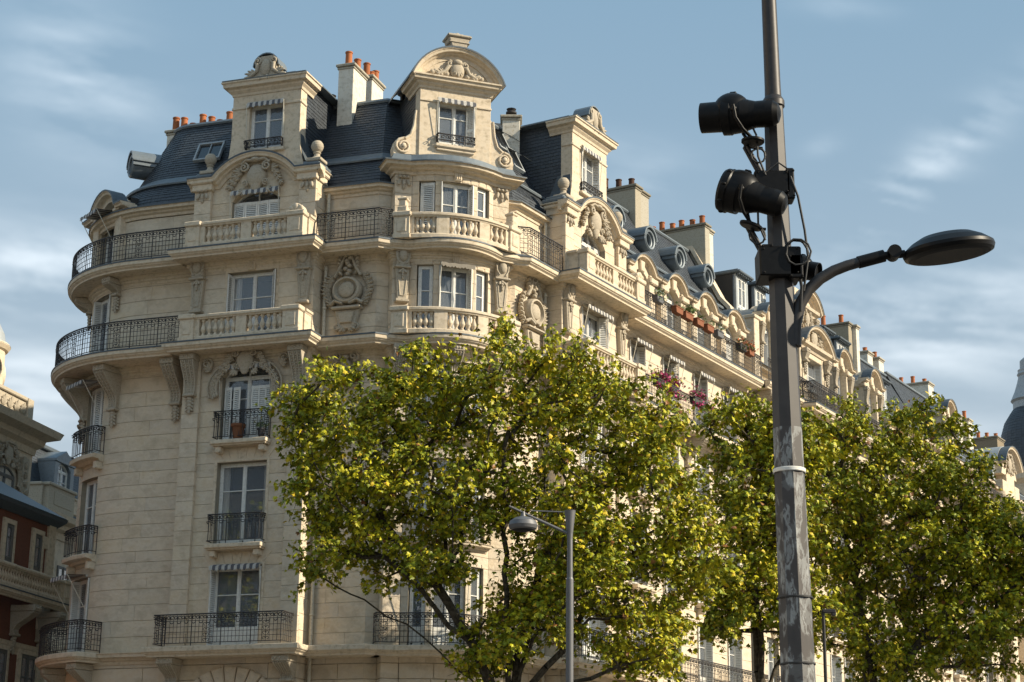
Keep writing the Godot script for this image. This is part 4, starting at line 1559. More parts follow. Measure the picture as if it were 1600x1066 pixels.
func dormer(p: Transform3D, left: bool) -> void:
	var d := knot("dormer", house, tf(p, 0.1, 24.0, -0.2))
	var t := d.global_transform
	part("front", once("dormfront", func():
		var b := MB.new()
		for s: float in [-1.0, 1.0]:
			var poly := PackedVector2Array([Vector2(s * 0.62, -0.5), Vector2(s * 1.52, -0.5), Vector2(s * 1.40, -0.1), Vector2(s * 1.30, 0.35), Vector2(s * 1.25, 0.9), Vector2(s * 1.25, 2.5), Vector2(s * 0.62, 2.5)])
			b.prism(poly, -0.45, 0.0)
		b.box(Vector3(0, 2.27, -0.226), Vector3(1.238, 0.46, 0.452))
		b.box(Vector3(0, -0.05, -0.226), Vector3(1.238, 0.9, 0.452))
		for s: float in [-1.0, 1.0]:
			b.box(Vector3(s * 0.95, 1.98, 0.012), Vector3(0.64, 0.09, 0.06), 0.015)
			b.box(Vector3(s * 1.262, 1.98, -0.2), Vector3(0.06, 0.09, 0.44), 0.015)
		b.box(Vector3(0, 0.34, 0.05), Vector3(1.5, 0.12, 0.16), 0.02)
		return b), M.trim, d, t)
	part("cornice", once("dormcorn", func():
		var b := MB.new()
		b.sweep(PackedVector2Array([Vector2(-1.25, -0.9), Vector2(-1.25, 0.0), Vector2(1.25, 0.0), Vector2(1.25, -0.9)]), [Vector2(-0.1, 2.42), Vector2(0.03, 2.42), Vector2(0.05, 2.5), Vector2(0.13, 2.58), Vector2(0.15, 2.64), Vector2(0.27, 2.68), Vector2(0.29, 2.80), Vector2(0.33, 2.82), Vector2(0.33, 2.87), Vector2(-0.1, 2.9), Vector2(-0.1, 2.42)])
		return b), M.trim, d, t)
	part("zinc_cap", once("dormcap", func():
		var b := MB.new()
		b.sweep(PackedVector2Array([Vector2(-1.5, -3.0), Vector2(-1.5, 0.3), Vector2(1.5, 0.3), Vector2(1.5, -3.0)]), [Vector2(0.04, 2.875), Vector2(0.05, 2.905), Vector2(-0.25, 2.98), Vector2(-0.62, 3.16), Vector2(-0.7, 3.3), Vector2(-1.4, 3.34), Vector2(-1.4, 2.88), Vector2(0.04, 2.875)])
		return b), M.zinc, d, t)
	part("crest", once("dormcrest", func():
		var b := MB.new()
		b.prism(PackedVector2Array([Vector2(-0.85, 2.88), Vector2(0.85, 2.88), Vector2(0.62, 3.04), Vector2(0.4, 3.16), Vector2(0.36, 3.5), Vector2(0.2, 3.68), Vector2(-0.2, 3.68), Vector2(-0.36, 3.5), Vector2(-0.4, 3.16), Vector2(-0.62, 3.04)]), -0.1, 0.22, 0.03, true)
		b.ball(Vector3(0, 3.25, 0.2), Vector3(0.2, 0.33, 0.12), 10, 7)
		for s: float in [-1.0, 1.0]:
			scroll(b, s * 0.3, 3.5, 0.14, 1.5, s, 0.22, 0.05, PI / 2)
			b.tube([Vector3(s * 0.3, 3.4, 0.25), Vector3(s * 0.3, 3.15, 0.27), Vector3(s * 0.5, 3.0, 0.25), Vector3(s * 0.75, 2.94, 0.24)], 0.08, 0.05, 6)
			acanthus(b, s * 0.36, 3.05, 0.1 if s > 0 else PI - 0.1, 0.4, 0.2)
			lobe(b, s * 0.05, 3.0, -PI / 2 + s * 0.5, 0.25, 0.12, 0.28, 0.05)
		return b), M.carving, d, t)
	part("crest_cap", once("crestcap", func():
		var b := MB.new()
		b.sweep(rise(0.42, 0.42, 3.32, 10), [Vector2(0.02, -0.42), Vector2(0.06, -0.42), Vector2(0.06, 0.24), Vector2(0.02, 0.24), Vector2(0.02, -0.42)], false)
		b.prism(rise(0.42, 0.42, 3.32, 10), -0.4, -0.12, 0.0, true)
		return b), M.zinc, d, t)
	window(d, tf(t, 0, 0.4), 1.24, 1.66, {"deep": 0.2, "shutters": "open" if not left else ""})
	awning(d, tf(t, 0, 2.06, 0.0), 1.34, 0.14, 1.2)
	railing(d, pts(tf(t, 0, 0), [[-0.66, 0.02], [-0.66, 0.16], [0.66, 0.16], [0.66, 0.02]]), 24.38, 0.34, 0.4, "railing")
	# slate sides and the zinc at their foot
	var sl := MB.new()
	for s: float in [-1.0, 1.0]:
		var x: float = s * 1.22
		if s > 0:
			slates(sl, [t * Vector3(x, -0.2, -0.45), t * Vector3(x, -0.2, -3.0)], [t * Vector3(x, 2.9, -0.45), t * Vector3(x, 2.9, -3.0)])
		else:
			slates(sl, [t * Vector3(x, -0.2, -3.0), t * Vector3(x, -0.2, -0.45)], [t * Vector3(x, 2.9, -3.0), t * Vector3(x, 2.9, -0.45)])
	part("slate_cheeks", sl, M.slate, d).set_meta("kind", "stuff")
	for s: float in [-1.0, 1.0]:
		part("zinc_foot", once("zfoot%d" % int(s), func():
			var b := MB.new()
			var a := [Vector3(s * 1.26, 0.85, -0.08), Vector3(s * 1.32, 0.3, -0.05), Vector3(s * 1.46, -0.1, 0.02), Vector3(s * 1.75, -0.42, 0.1)]
			var c := [Vector3(s * 1.25, 0.85, -0.6), Vector3(s * 1.3, 0.3, -0.8), Vector3(s * 1.44, -0.1, -0.9), Vector3(s * 1.75, -0.42, -0.9)]
			for i in 3:
				b.quad_to(a[i], a[i + 1], c[i + 1], c[i], Vector3(s, 0.5, 0.3))
			return b), M.lead, d, t)


func flank(t: Transform3D, side: int) -> void:
	# the set-back wall between a pavilion and the bay, side 1 on the left front, -1 on the right front
	var ys := courses(0.0, 22.6, 0.46, [Y0, Y3, Y4])
	var near := -0.25
	var fold := 1.63
	var wall := pts(t, [[near, -0.7], [fold, -0.7]] if side > 0 else [[-fold, -0.7], [-near, -0.7]])
	stone_wall(wall, ys, [])
	var c := 0.476
	stone_wall(pts(TC, [[-2.35, c], [-1.95, c]] if side > 0 else [[1.95, c], [2.35, c]]), ys, [])
	var edge: Array
	for y in [Y0, Y3 - 0.03, Y4 - 0.03]:
		var outer := PackedVector2Array()
		var inner := PackedVector2Array()
		if side > 0:
			outer.append_array(pts(t, [[-0.2, 0.16], [2.02, 0.16]]))
			outer.append_array(pts(TC, [[-2.0, 1.32]]))
			inner.append_array(pts(t, [[-0.4, -0.8], [1.55, -0.8]]))
			inner.append_array(pts(TC, [[-1.9, 0.4]]))
		else:
			outer.append_array(pts(TC, [[2.0, 1.32]]))
			outer.append_array(pts(t, [[-2.02, 0.16], [0.2, 0.16]]))
			inner.append_array(pts(TC, [[1.9, 0.4]]))
			inner.append_array(pts(t, [[-1.55, -0.8], [0.4, -0.8]]))
		slab(house, outer, inner, y, "balcony_slab", y != Y0)
	var ends := [-0.18, 1.98] if side > 0 else [-1.98, 0.18]
	var rail := pts(t, [[ends[0], 0.08], [ends[1], 0.08]])
	if side > 0:
		rail.append(flat(TC, -2.1, 1.25))
	else:
		rail.insert(0, flat(TC, 2.1, 1.25))
	railing(house, rail, Y4, 0.98)
	# mouldings
	var line := wall.duplicate()
	if side > 0:
		line.append(flat(TC, -1.95, c))
	else:
		line.insert(0, flat(TC, 1.95, c))
	for y in [Y3, Y4]:
		cornice(house, line, y - 0.32, 0.16, 0.28, "moulding")
	cornice(house, line, 22.88, 0.3, 0.32, "cornice", true)
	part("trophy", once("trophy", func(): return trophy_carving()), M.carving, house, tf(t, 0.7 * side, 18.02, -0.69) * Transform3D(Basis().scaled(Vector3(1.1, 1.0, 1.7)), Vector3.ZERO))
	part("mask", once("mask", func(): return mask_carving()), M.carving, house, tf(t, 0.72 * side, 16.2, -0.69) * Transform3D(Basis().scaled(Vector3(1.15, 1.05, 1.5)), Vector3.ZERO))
	# down pipe in the corner
	var b := MB.new()
	b.tube([Vector3(0, 0.3, 0), Vector3(0, 16.9, 0)], 0.06, -1, 8)
	b.tube([Vector3(0, 17.7, 0), Vector3(0, 20.2, 0)], 0.06, -1, 8)
	b.tube([Vector3(0, 20.85, 0), Vector3(0, 22.6, 0), Vector3(0.0, 22.8, -0.05)], 0.06, -1, 8)
	for y in [2.0, 5.0, 9.0, 12.0, 15.0, 16.8, 18.8, 20.1, 21.8]:
		b.lathe([Vector2(0.06, -0.04), Vector2(0.085, -0.03), Vector2(0.085, 0.03), Vector2(0.06, 0.04)], Vector3(0, y, 0), 8)
	part("down_pipe", b, M.pipe, house, tf(t, (-0.1 if side > 0 else 0.1), 0, -0.56))


const BOW_R := 2.32
func bow_s(x: float) -> float:
	return BOW_R * (asin(x / BOW_R) + asin(1.4 / BOW_R))


func bow_at(x: float, y: float) -> Transform3D:
	var a := asin(x / BOW_R)
	return TC * Transform3D(Basis(Vector3.UP, a), Vector3(x, y, -0.9 + BOW_R * cos(a)))


func bay() -> void:
	var half := asin(1.4 / BOW_R)
	var bow := []
	for i in 13:
		var a := lerpf(-half, half, i / 12.0)
		bow.append([BOW_R * sin(a), -0.9 + BOW_R * cos(a)])
	var ys := courses(0.0, 23.2, 0.46, [Y0, 10.5, Y1, 13.8, Y2, 16.95, Y3, 20.1, Y4, 22.95])
	var open := []
	for f in FLOORS:
		for r in [[-1.2, -0.72], [-0.54, 0.54], [0.72, 1.2]]:
			open.append([bow_s(r[0]), bow_s(r[1]), f[0], f[1]])
	stone_wall(pts(TC, bow), ys, open, 0.3, 0.012, 0.9)
	for s: float in [-1.0, 1.0]:
		var f := [[-1.95, 0.9], [-1.4, 0.952]] if s < 0 else [[1.4, 0.952], [1.95, 0.9]]
		stone_wall(pts(TC, f), ys, [], 0.3, 0.012)
		stone_wall(pts(TC, [[-1.95, 0.4], [-1.95, 0.9]] if s < 0 else [[1.95, 0.9], [1.95, 0.4]]), ys, [])
	for k in 5:
		var y: float = FLOORS[k][0]
		var h: float = FLOORS[k][1] - y
		for r in [[-0.96, 0.48], [0.0, 1.08], [0.96, 0.48]]:
			var at := bow_at(r[0], y)
			var narrow: bool = r[1] < 0.6
			at = at * Transform3D(Basis(), Vector3(0, 0, -0.012 if narrow else -0.05))
			window(house, at, r[1], h, {"one": narrow, "foot": 0.45 if k == 0 else 0.0, "deep": 0.16 if narrow else 0.2, "shutters": "closed" if (k == 4 and r[0] < 0) else "open" if (k in [2, 3, 4] and not narrow) else "", "curtain": 0.3 if k == 1 else 0.0})
		if k in [3, 0]:
			awning(house, bow_at(0, y + h), 1.1, 0.26, 1.6, k == 0)
		if k in [3, 4]:
			keystone(house, bow_at(0, y + h + 0.03), 0.36, 0.3, 0.1)
			for q in range(-4, 5):
				if q == 0:
					continue
				var x: float = q * 0.29
				var b := MB.new()
				var tone := rng.randf_range(0.92, 1.02)
				b.col = Color(tone, tone, tone * 0.99)
				b.prism(PackedVector2Array([Vector2(-0.125, 0), Vector2(0.125, 0), Vector2(0.13 + q * 0.02, 0.4), Vector2(-0.13 + q * 0.02, 0.4)]), -0.03, 0.012, 0.008)
				part("arch_stone", b, M.stone, house, bow_at(x, y + h + 0.02))
	# slabs
	for y in [Y0, Y3, Y4]:
		var outer := [[-2.4, 0.2], [-2.4, 1.32], [-1.62, 1.42]]
		for i in 13:
			var a := lerpf(-1.0, 1.0, i / 12.0)
			outer.append([1.5 * a, 1.5 + 0.66 * (1.0 - a * a)])
		outer.append_array([[1.62, 1.42], [2.4, 1.32], [2.4, 0.2]])
		slab(house, pts(TC, outer), pts(TC, [[-2.1, 0.2], [2.1, 0.2]]), y, "balcony_slab", y != Y0)
	var walk := []
	for i in 17:
		var a := lerpf(-1.0, 1.0, i / 16.0)
		walk.append([1.98 * a, 1.22 + 0.72 * (1.0 - a * a)])
	for y in [Y3, Y4]:
		balustrade(house, pts(TC, walk), y, [[0.62, 1.32], [1.72, 2.72], [3.1, 3.8]], [[0.24, 0.52, "block" if y == Y4 else ""], [4.2, 0.52, "block" if y == Y4 else ""]])
	railing(house, pts(TC, [[-2.2, 0.9], [-2.2, 1.2], [-1.5, 1.36], [-0.9, 1.7], [0.0, 1.95], [0.9, 1.7], [1.5, 1.36], [2.2, 1.2], [2.2, 0.9]]), Y0, 0.97)
	for q in [[-1.2, Y1], [-0.4, Y1], [0.4, Y1], [1.2, Y1]]:
		pass
	for y in [Y1, Y2]:
		var c := []
		for i in 13:
			var a := asin(lerpf(-1.3, 1.3, i / 12.0) / BOW_R)
			c.append([BOW_R * sin(a), -0.9 + BOW_R * cos(a)])
		cornice(house, pts(TC, c), y, 0.3, 0.22, "sill")
		var d := []
		for i in 9:
			var a := asin(lerpf(-1.25, 1.25, i / 8.0) / BOW_R)
			d.append([(BOW_R + 0.2) * sin(a), -0.9 + (BOW_R + 0.2) * cos(a)])
		railing(house, pts(TC, d), y, 0.9, 0.4)
	# mouldings and crowning cornice
	var line := [[-1.95, 0.45], [-1.95, 0.9], [-1.45, 0.95]]
	line.append_array(bow.slice(1, 12))
	line.append_array([[1.45, 0.95], [1.95, 0.9], [1.95, 0.45]])
	for y in [Y3, Y4]:
		cornice(house, pts(TC, line), y - 0.3, 0.16, 0.3, "moulding")
	cornice(house, pts(TC, line), 23.5, 0.46, 0.34, "cornice", true)
	for s: float in [-1.0, 1.0]:
		var turn: float = s * 0.09
		herm(house, tf(TC, s * 1.66, 18.8, 0.93, turn))
		corbel(house, tf(TC, s * 1.66, 17.36, 0.93, turn), 1.2, 0.42, 0.46)
		part("drop_ornament", kept["drop"], M.carving, house, tf(TC, s * 1.68, 22.78, 0.93, turn))
	corbel(house, bow_at(0, 17.36), 0.9, 0.5, 0.3)
	# plinth of the roof over the bay and the big dormer
	var zu := MB.new()
	zu.sweep(pts(TC, line), [Vector2(-0.4, 23.5), Vector2(0.24, 23.5), Vector2(0.2, 23.62), Vector2(0.1, 23.84), Vector2(-0.4, 23.95), Vector2(-0.4, 23.5)])
	part("zinc_upstand", zu, M.zinc, house)
	var zb := MB.new()
	var zline := pts(TC, [[-1.9, 0.2], [-1.9, 0.86], [-1.2, 1.0], [-0.6, 1.22], [0, 1.3], [0.6, 1.22], [1.2, 1.0], [1.9, 0.86], [1.9, 0.2]])
	zb.sweep(zline, [Vector2(-0.5, 23.45), Vector2(0.1, 23.5), Vector2(0.06, 23.56), Vector2(0.0, 23.78), Vector2(-0.5, 24.02), Vector2(-0.5, 23.45)])
	zb.level(zline, 23.9)
	part("zinc_gutter", zb, M.zinc, house)
	big_dormer(tf(TC, 0.03, 24.0, 0.92))


func big_dormer(t: Transform3D) -> void:
	var d := knot("dormer", house, t)
	part("front", once("bigfront", func():
		var b := MB.new()
		for s: float in [-1.0, 1.0]:
			b.box(Vector3(s * 0.92, 1.1, -0.25), Vector3(0.63, 2.7, 0.5), 0.012)
			b.box(Vector3(s * 0.92, 1.9, 0.016), Vector3(0.66, 0.08, 0.05), 0.012)
			# scroll wings
			var poly := PackedVector2Array([Vector2(s * 1.22, -0.15), Vector2(s * 2.05, -0.15), Vector2(s * 2.08, 0.1), Vector2(s * 2.0, 0.36), Vector2(s * 1.78, 0.5), Vector2(s * 1.55, 0.56), Vector2(s * 1.42, 0.8), Vector2(s * 1.34, 1.15), Vector2(s * 1.3, 1.5), Vector2(s * 1.22, 1.6)])
			b.prism(poly, -0.4, -0.06, 0.03)
		b.box(Vector3(0, 2.2, -0.24), Vector3(1.22, 0.56, 0.48))
		b.box(Vector3(0, 0.06, -0.24), Vector3(1.22, 0.62, 0.48))
		b.box(Vector3(0, 0.33, 0.06), Vector3(1.42, 0.13, 0.2), 0.03)
		b.box(Vector3(0, 0.22, 0.04), Vector3(1.3, 0.1, 0.12), 0.02)
		return b), M.trim, d, t)
	for s: float in [-1.0, 1.0]:
		part("volute", once("volute%d" % int(s), func():
			var b := MB.new()
			scroll(b, s * 1.75, 0.18, 0.27, 2.0, -s, -0.05, 0.055, PI / 2)
			b.ball(Vector3(s * 1.75, 0.18, 0.03), Vector3(0.09, 0.09, 0.06), 9, 5)
			b.tube([Vector3(s * 1.68, 0.46, -0.05), Vector3(s * 1.5, 0.62, -0.05), Vector3(s * 1.4, 0.95, -0.05), Vector3(s * 1.34, 1.5, -0.05)], 0.05, 0.035, 6)
			return b), M.trim, d, t)
	part("cornice", once("bigcorn", func():
		var b := MB.new()
		b.sweep(PackedVector2Array([Vector2(-1.24, -1.2), Vector2(-1.24, 0.0), Vector2(1.24, 0.0), Vector2(1.24, -1.2)]), [Vector2(-0.1, 2.32), Vector2(0.03, 2.32), Vector2(0.05, 2.4), Vector2(0.13, 2.46), Vector2(0.15, 2.52), Vector2(0.27, 2.55), Vector2(0.29, 2.64), Vector2(0.34, 2.66), Vector2(0.34, 2.71), Vector2(-0.1, 2.74), Vector2(-0.1, 2.32)])
		return b), M.trim, d, t)
	arch_cornice(d, t, rise(1.6, 1.14, 2.66, 20), 0.36, 0.3, 0.0, "pediment_arch")
	part("tympanum", once("bigtymp", func():
		var b := MB.new()
		b.prism(rise(1.5, 1.04, 2.68, 18), -0.5, 0.02, 0.0, true)
		b.sweep(rise(1.24, 0.8, 2.70, 18), [Vector2(-0.05, 0.0), Vector2(0.05, 0.0), Vector2(0.05, 0.06), Vector2(-0.05, 0.06), Vector2(-0.05, 0.0)], false)
		return b), M.trim, d, t)
	part("pediment_carving", once("bigcarv", func():
		var b := MB.new()
		b.ball(Vector3(0, 3.06, 0.08), Vector3(0.26, 0.3, 0.16), 12, 8)
		b.ball(Vector3(0, 3.34, 0.12), Vector3(0.18, 0.12, 0.14), 10, 6)
		for s: float in [-1.0, 1.0]:
			scroll(b, s * 0.28, 3.28, 0.12, 1.5, s, 0.1, 0.05, PI / 2)
			b.tube([Vector3(s * 0.3, 3.2, 0.1), Vector3(s * 0.42, 2.98, 0.12), Vector3(s * 0.7, 2.86, 0.1)], 0.09, 0.06, 6)
			for k in 6:
				b.ball(Vector3(s * (0.36 + k * 0.1), 2.9 + sin(k * 1.9) * 0.04, 0.08), Vector3(0.1, 0.1, 0.09), 7, 5)
			acanthus(b, s * 0.4, 2.86, 0.25 if s > 0 else PI - 0.25, 0.4, 0.06)
		acanthus(b, 0, 3.1, -PI / 2, 0.36, 0.16)
		return b), M.carving, d, t)
	part("finial", once("bigfinial", func():
		var b := MB.new()
		b.box(Vector3(0, 3.82, 0.0), Vector3(0.62, 0.1, 0.5), 0.03)
		b.prism(PackedVector2Array([Vector2(-0.25, 3.86), Vector2(0.25, 3.86), Vector2(0.36, 4.2), Vector2(-0.36, 4.2)]), -0.28, 0.28, 0.02, true)
		b.box(Vector3(0, 4.02, 0.0), Vector3(0.72, 0.05, 0.62), 0.02)
		b.box(Vector3(0, 4.25, 0.0), Vector3(0.84, 0.1, 0.68), 0.03)
		b.box(Vector3(0, 4.34, 0.0), Vector3(0.4, 0.1, 0.36), 0.03)
		b.ball(Vector3(0, 4.41, 0), Vector3(0.1, 0.07, 0.1), 8, 5)
		return b), M.carving, d, t)
	part("zinc_back", once("bigback", func():
		var b := MB.new()
		b.sweep(rise(1.6, 1.14, 2.66, 20), [Vector2(0.0, -3.2), Vector2(0.03, -3.2), Vector2(0.03, -0.06), Vector2(0.0, -0.06), Vector2(0.0, -3.2)], false)
		return b), M.zinc, d, t)
	window(d, tf(t, 0, 0.4), 1.22, 1.55, {"deep": 0.2, "shutters": "right"})
	awning(d, tf(t, 0, 1.97, 0.02), 1.3, 0.16, 1.3)
	railing(d, pts(t, [[-0.64, 0.04], [-0.64, 0.18], [0.64, 0.18], [0.64, 0.04]]), 24.4, 0.32, 0.4, "railing")
	var sl := MB.new()
	for s: float in [-1.0, 1.0]:
		var x: float = s * 1.2
		if s > 0:
			slates(sl, [t * Vector3(x, -0.2, -0.5), t * Vector3(x, -0.2, -4.0)], [t * Vector3(x, 2.7, -0.5), t * Vector3(x, 2.7, -4.0)])
		else:
			slates(sl, [t * Vector3(x, -0.2, -4.0), t * Vector3(x, -0.2, -0.5)], [t * Vector3(x, 2.7, -4.0), t * Vector3(x, 2.7, -0.5)])
	part("slate_cheeks", sl, M.slate, d).set_meta("kind", "stuff")


# ---------------------------------------------------------------- the rounded end on the left
func arc_at(deg: float, r: float, y: float) -> Transform3D:
	var a := deg_to_rad(deg)
	return TL * Transform3D(Basis(Vector3.UP, -a), Vector3(ARC_X - sin(a) * r, y, -0.45 - ARC_R + cos(a) * r))


func arc_pts(r: float, d0: float, d1: float, n: int) -> PackedVector2Array:
	var o := PackedVector2Array()
	for i in n + 1:
		var t := arc_at(lerpf(d0, d1, float(i) / n), r, 0).origin
		o.append(Vector2(t.x, t.z))
	return o


func round_corner() -> void:
	var far := ARC_FAR
	var path := PackedVector2Array([])
	path.append_array(arc_pts(ARC_R, far, 0, 18))
	path.append(flat(TL, -4.6, -0.45))
	var s_of := func(deg: float) -> float: return ARC_R * deg_to_rad(far - deg)
	var ys := courses(0.0, 22.5, 0.46, [Y0, 10.5, Y1, 13.8, Y2, 16.95, Y3, 20.1, Y4])
	var open := []
	for f in FLOORS:
		open.append([s_of.call(43.6), s_of.call(23.8), f[0], f[1]])
	stone_wall(path, ys, open, 0.3, 0.014, 1.8)
	for k in 5:
		var y: float = FLOORS[k][0]
		var at := arc_at(33.7, ARC_R - 0.05, y)
		if k < 4:
			window(house, at, 1.2, FLOORS[k][1] - y, {"shutters": "closed" if k == 2 else "open" if k in [0, 3] else "", "deep": 0.22})
		if k in [0, 2, 4]:
			awning(house, tf(at, 0, FLOORS[k][1] - y, 0.06), 1.25, 0.75, 1.1)
		if k in [1, 2]:
			var b := MB.new()
			var edge := arc_pts(ARC_R, 47, 20, 8)
			b.sweep(edge, [Vector2(-0.1, y - 0.24), Vector2(0.14, y - 0.24), Vector2(0.2, y - 0.16), Vector2(0.42, y - 0.14), Vector2(0.44, y - 0.03), Vector2(0.4, y), Vector2(-0.1, y), Vector2(-0.1, y - 0.24)])
			for a in [45.0, 22.0]:
				b.xf = arc_at(a, ARC_R, y)
				b.box(Vector3(0, -0.36, 0.12), Vector3(0.2, 0.26, 0.28), 0.03)
			b.xf = Transform3D()
			var o := part("window_balcony", b, M.trim, house)
			var rp := PackedVector2Array()
			rp.append(arc_pts(ARC_R, 46.5, 46.5, 1)[0])
			rp.append_array(arc_pts(ARC_R + 0.37, 46.5, 20.5, 8))
			rp.append(arc_pts(ARC_R, 20.5, 20.5, 1)[0])
			railing(o, rp, y, 0.92, 0.4)
	# curved balcony slabs with railings
	for e in [[Y3 - 0.04, 1.2, 17.36], [Y4 - 0.04, 0.88, 20.5]]:
		var outer := PackedVector2Array()
		outer.append_array(arc_pts(ARC_R + e[1], far, 0, 22))
		outer.append(flat(TL, -4.9, -0.45 + e[1]))
		var inner := PackedVector2Array()
		inner.append_array(arc_pts(ARC_R - 0.15, far, 0, 22))
		inner.append(flat(TL, -4.6, -0.6))
		slab(house, outer, inner, e[0])
		var rp := arc_pts(ARC_R + e[1] - 0.1, far, 0, 26)
		rp.append(flat(TL, -4.52, -0.45 + e[1] - 0.1))
		railing(house, rp, e[0], 0.98)
		cornice(house, path, e[2] - 0.02, 0.2, 0.32, "moulding")
	for a in [80.0, 63.0, 47.0, 14.0]:
		corbel(house, arc_at(a, ARC_R, 17.32), 1.35, 0.85, 0.44)
	corbel(house, tf(TL, -5.15, 17.32, -0.45), 1.35, 0.85, 0.44)
	for a in [60.0, 18.0]:
		corbel(house, arc_at(a, ARC_R, 20.46), 0.5, 0.55, 0.34, "bracket")
	# lowest balcony: a narrower bulge before the window, and the band running on to the pavilion
	var low := PackedVector2Array()
	low.append_array(arc_pts(ARC_R, 62, 62, 1).slice(0, 1))
	low.append_array(arc_pts(ARC_R + 0.95, 58, 12, 10))
	low.append_array(arc_pts(ARC_R, 8, 8, 1).slice(0, 1))
	slab(house, low, arc_pts(ARC_R - 0.2, 60, 10, 10), Y0, "balcony_slab", false)
	var lr := PackedVector2Array([arc_pts(ARC_R, 58, 58, 1)[0]])
	lr.append_array(arc_pts(ARC_R + 0.85, 57, 13, 12))
	lr.append(arc_pts(ARC_R, 12, 12, 1)[0])
	railing(house, lr, Y0, 1.0)
	cornice(house, path, Y0 - 0.02, 0.34, 0.34, "band")
	for a in [50.0, 19.0]:
		corbel(house, arc_at(a, ARC_R, 7.68), 0.8, 0.7, 0.4, "bracket")
	# attic cornice and the rounded stone dormer over the window
	cornice(house, path, 22.86, 0.32, 0.34, "cornice", true)
	var t := arc_at(33.7, ARC_R - 0.1, 22.4)
	var d := knot("dormer", house, t)
	part("front", once("arcfront", func():
		var b := MB.new()
		for s: float in [-1.0, 1.0]:
			b.box(Vector3(s * 0.85, -0.5, -0.1), Vector3(0.42, 2.4, 0.5), 0.015)
			b.box(Vector3(s * 0.85, 0.62, -0.06), Vector3(0.54, 0.14, 0.64), 0.03)
		var poly := rise(0.64, 0.5, 0.6, 10)
		var outer := rise(1.08, 0.72, 0.6, 10)
		for i in outer.size():
			poly.append(outer[outer.size() - 1 - i])
		b.prism(poly, -0.6, 0.12)
		return b), M.trim, d, t)
	var path2 := PackedVector2Array([Vector2(-1.5, 0.68)])
	path2.append_array(rise(0.95, 0.72, 0.72, 12))
	path2.append(Vector2(1.5, 0.68))
	arch_cornice(d, t, path2, 0.5, 0.26, -0.1)
	window(d, tf(t, 0, -1.6, 0.0), 1.24, 2.6, {"arch": 0.4, "deep": 0.2})


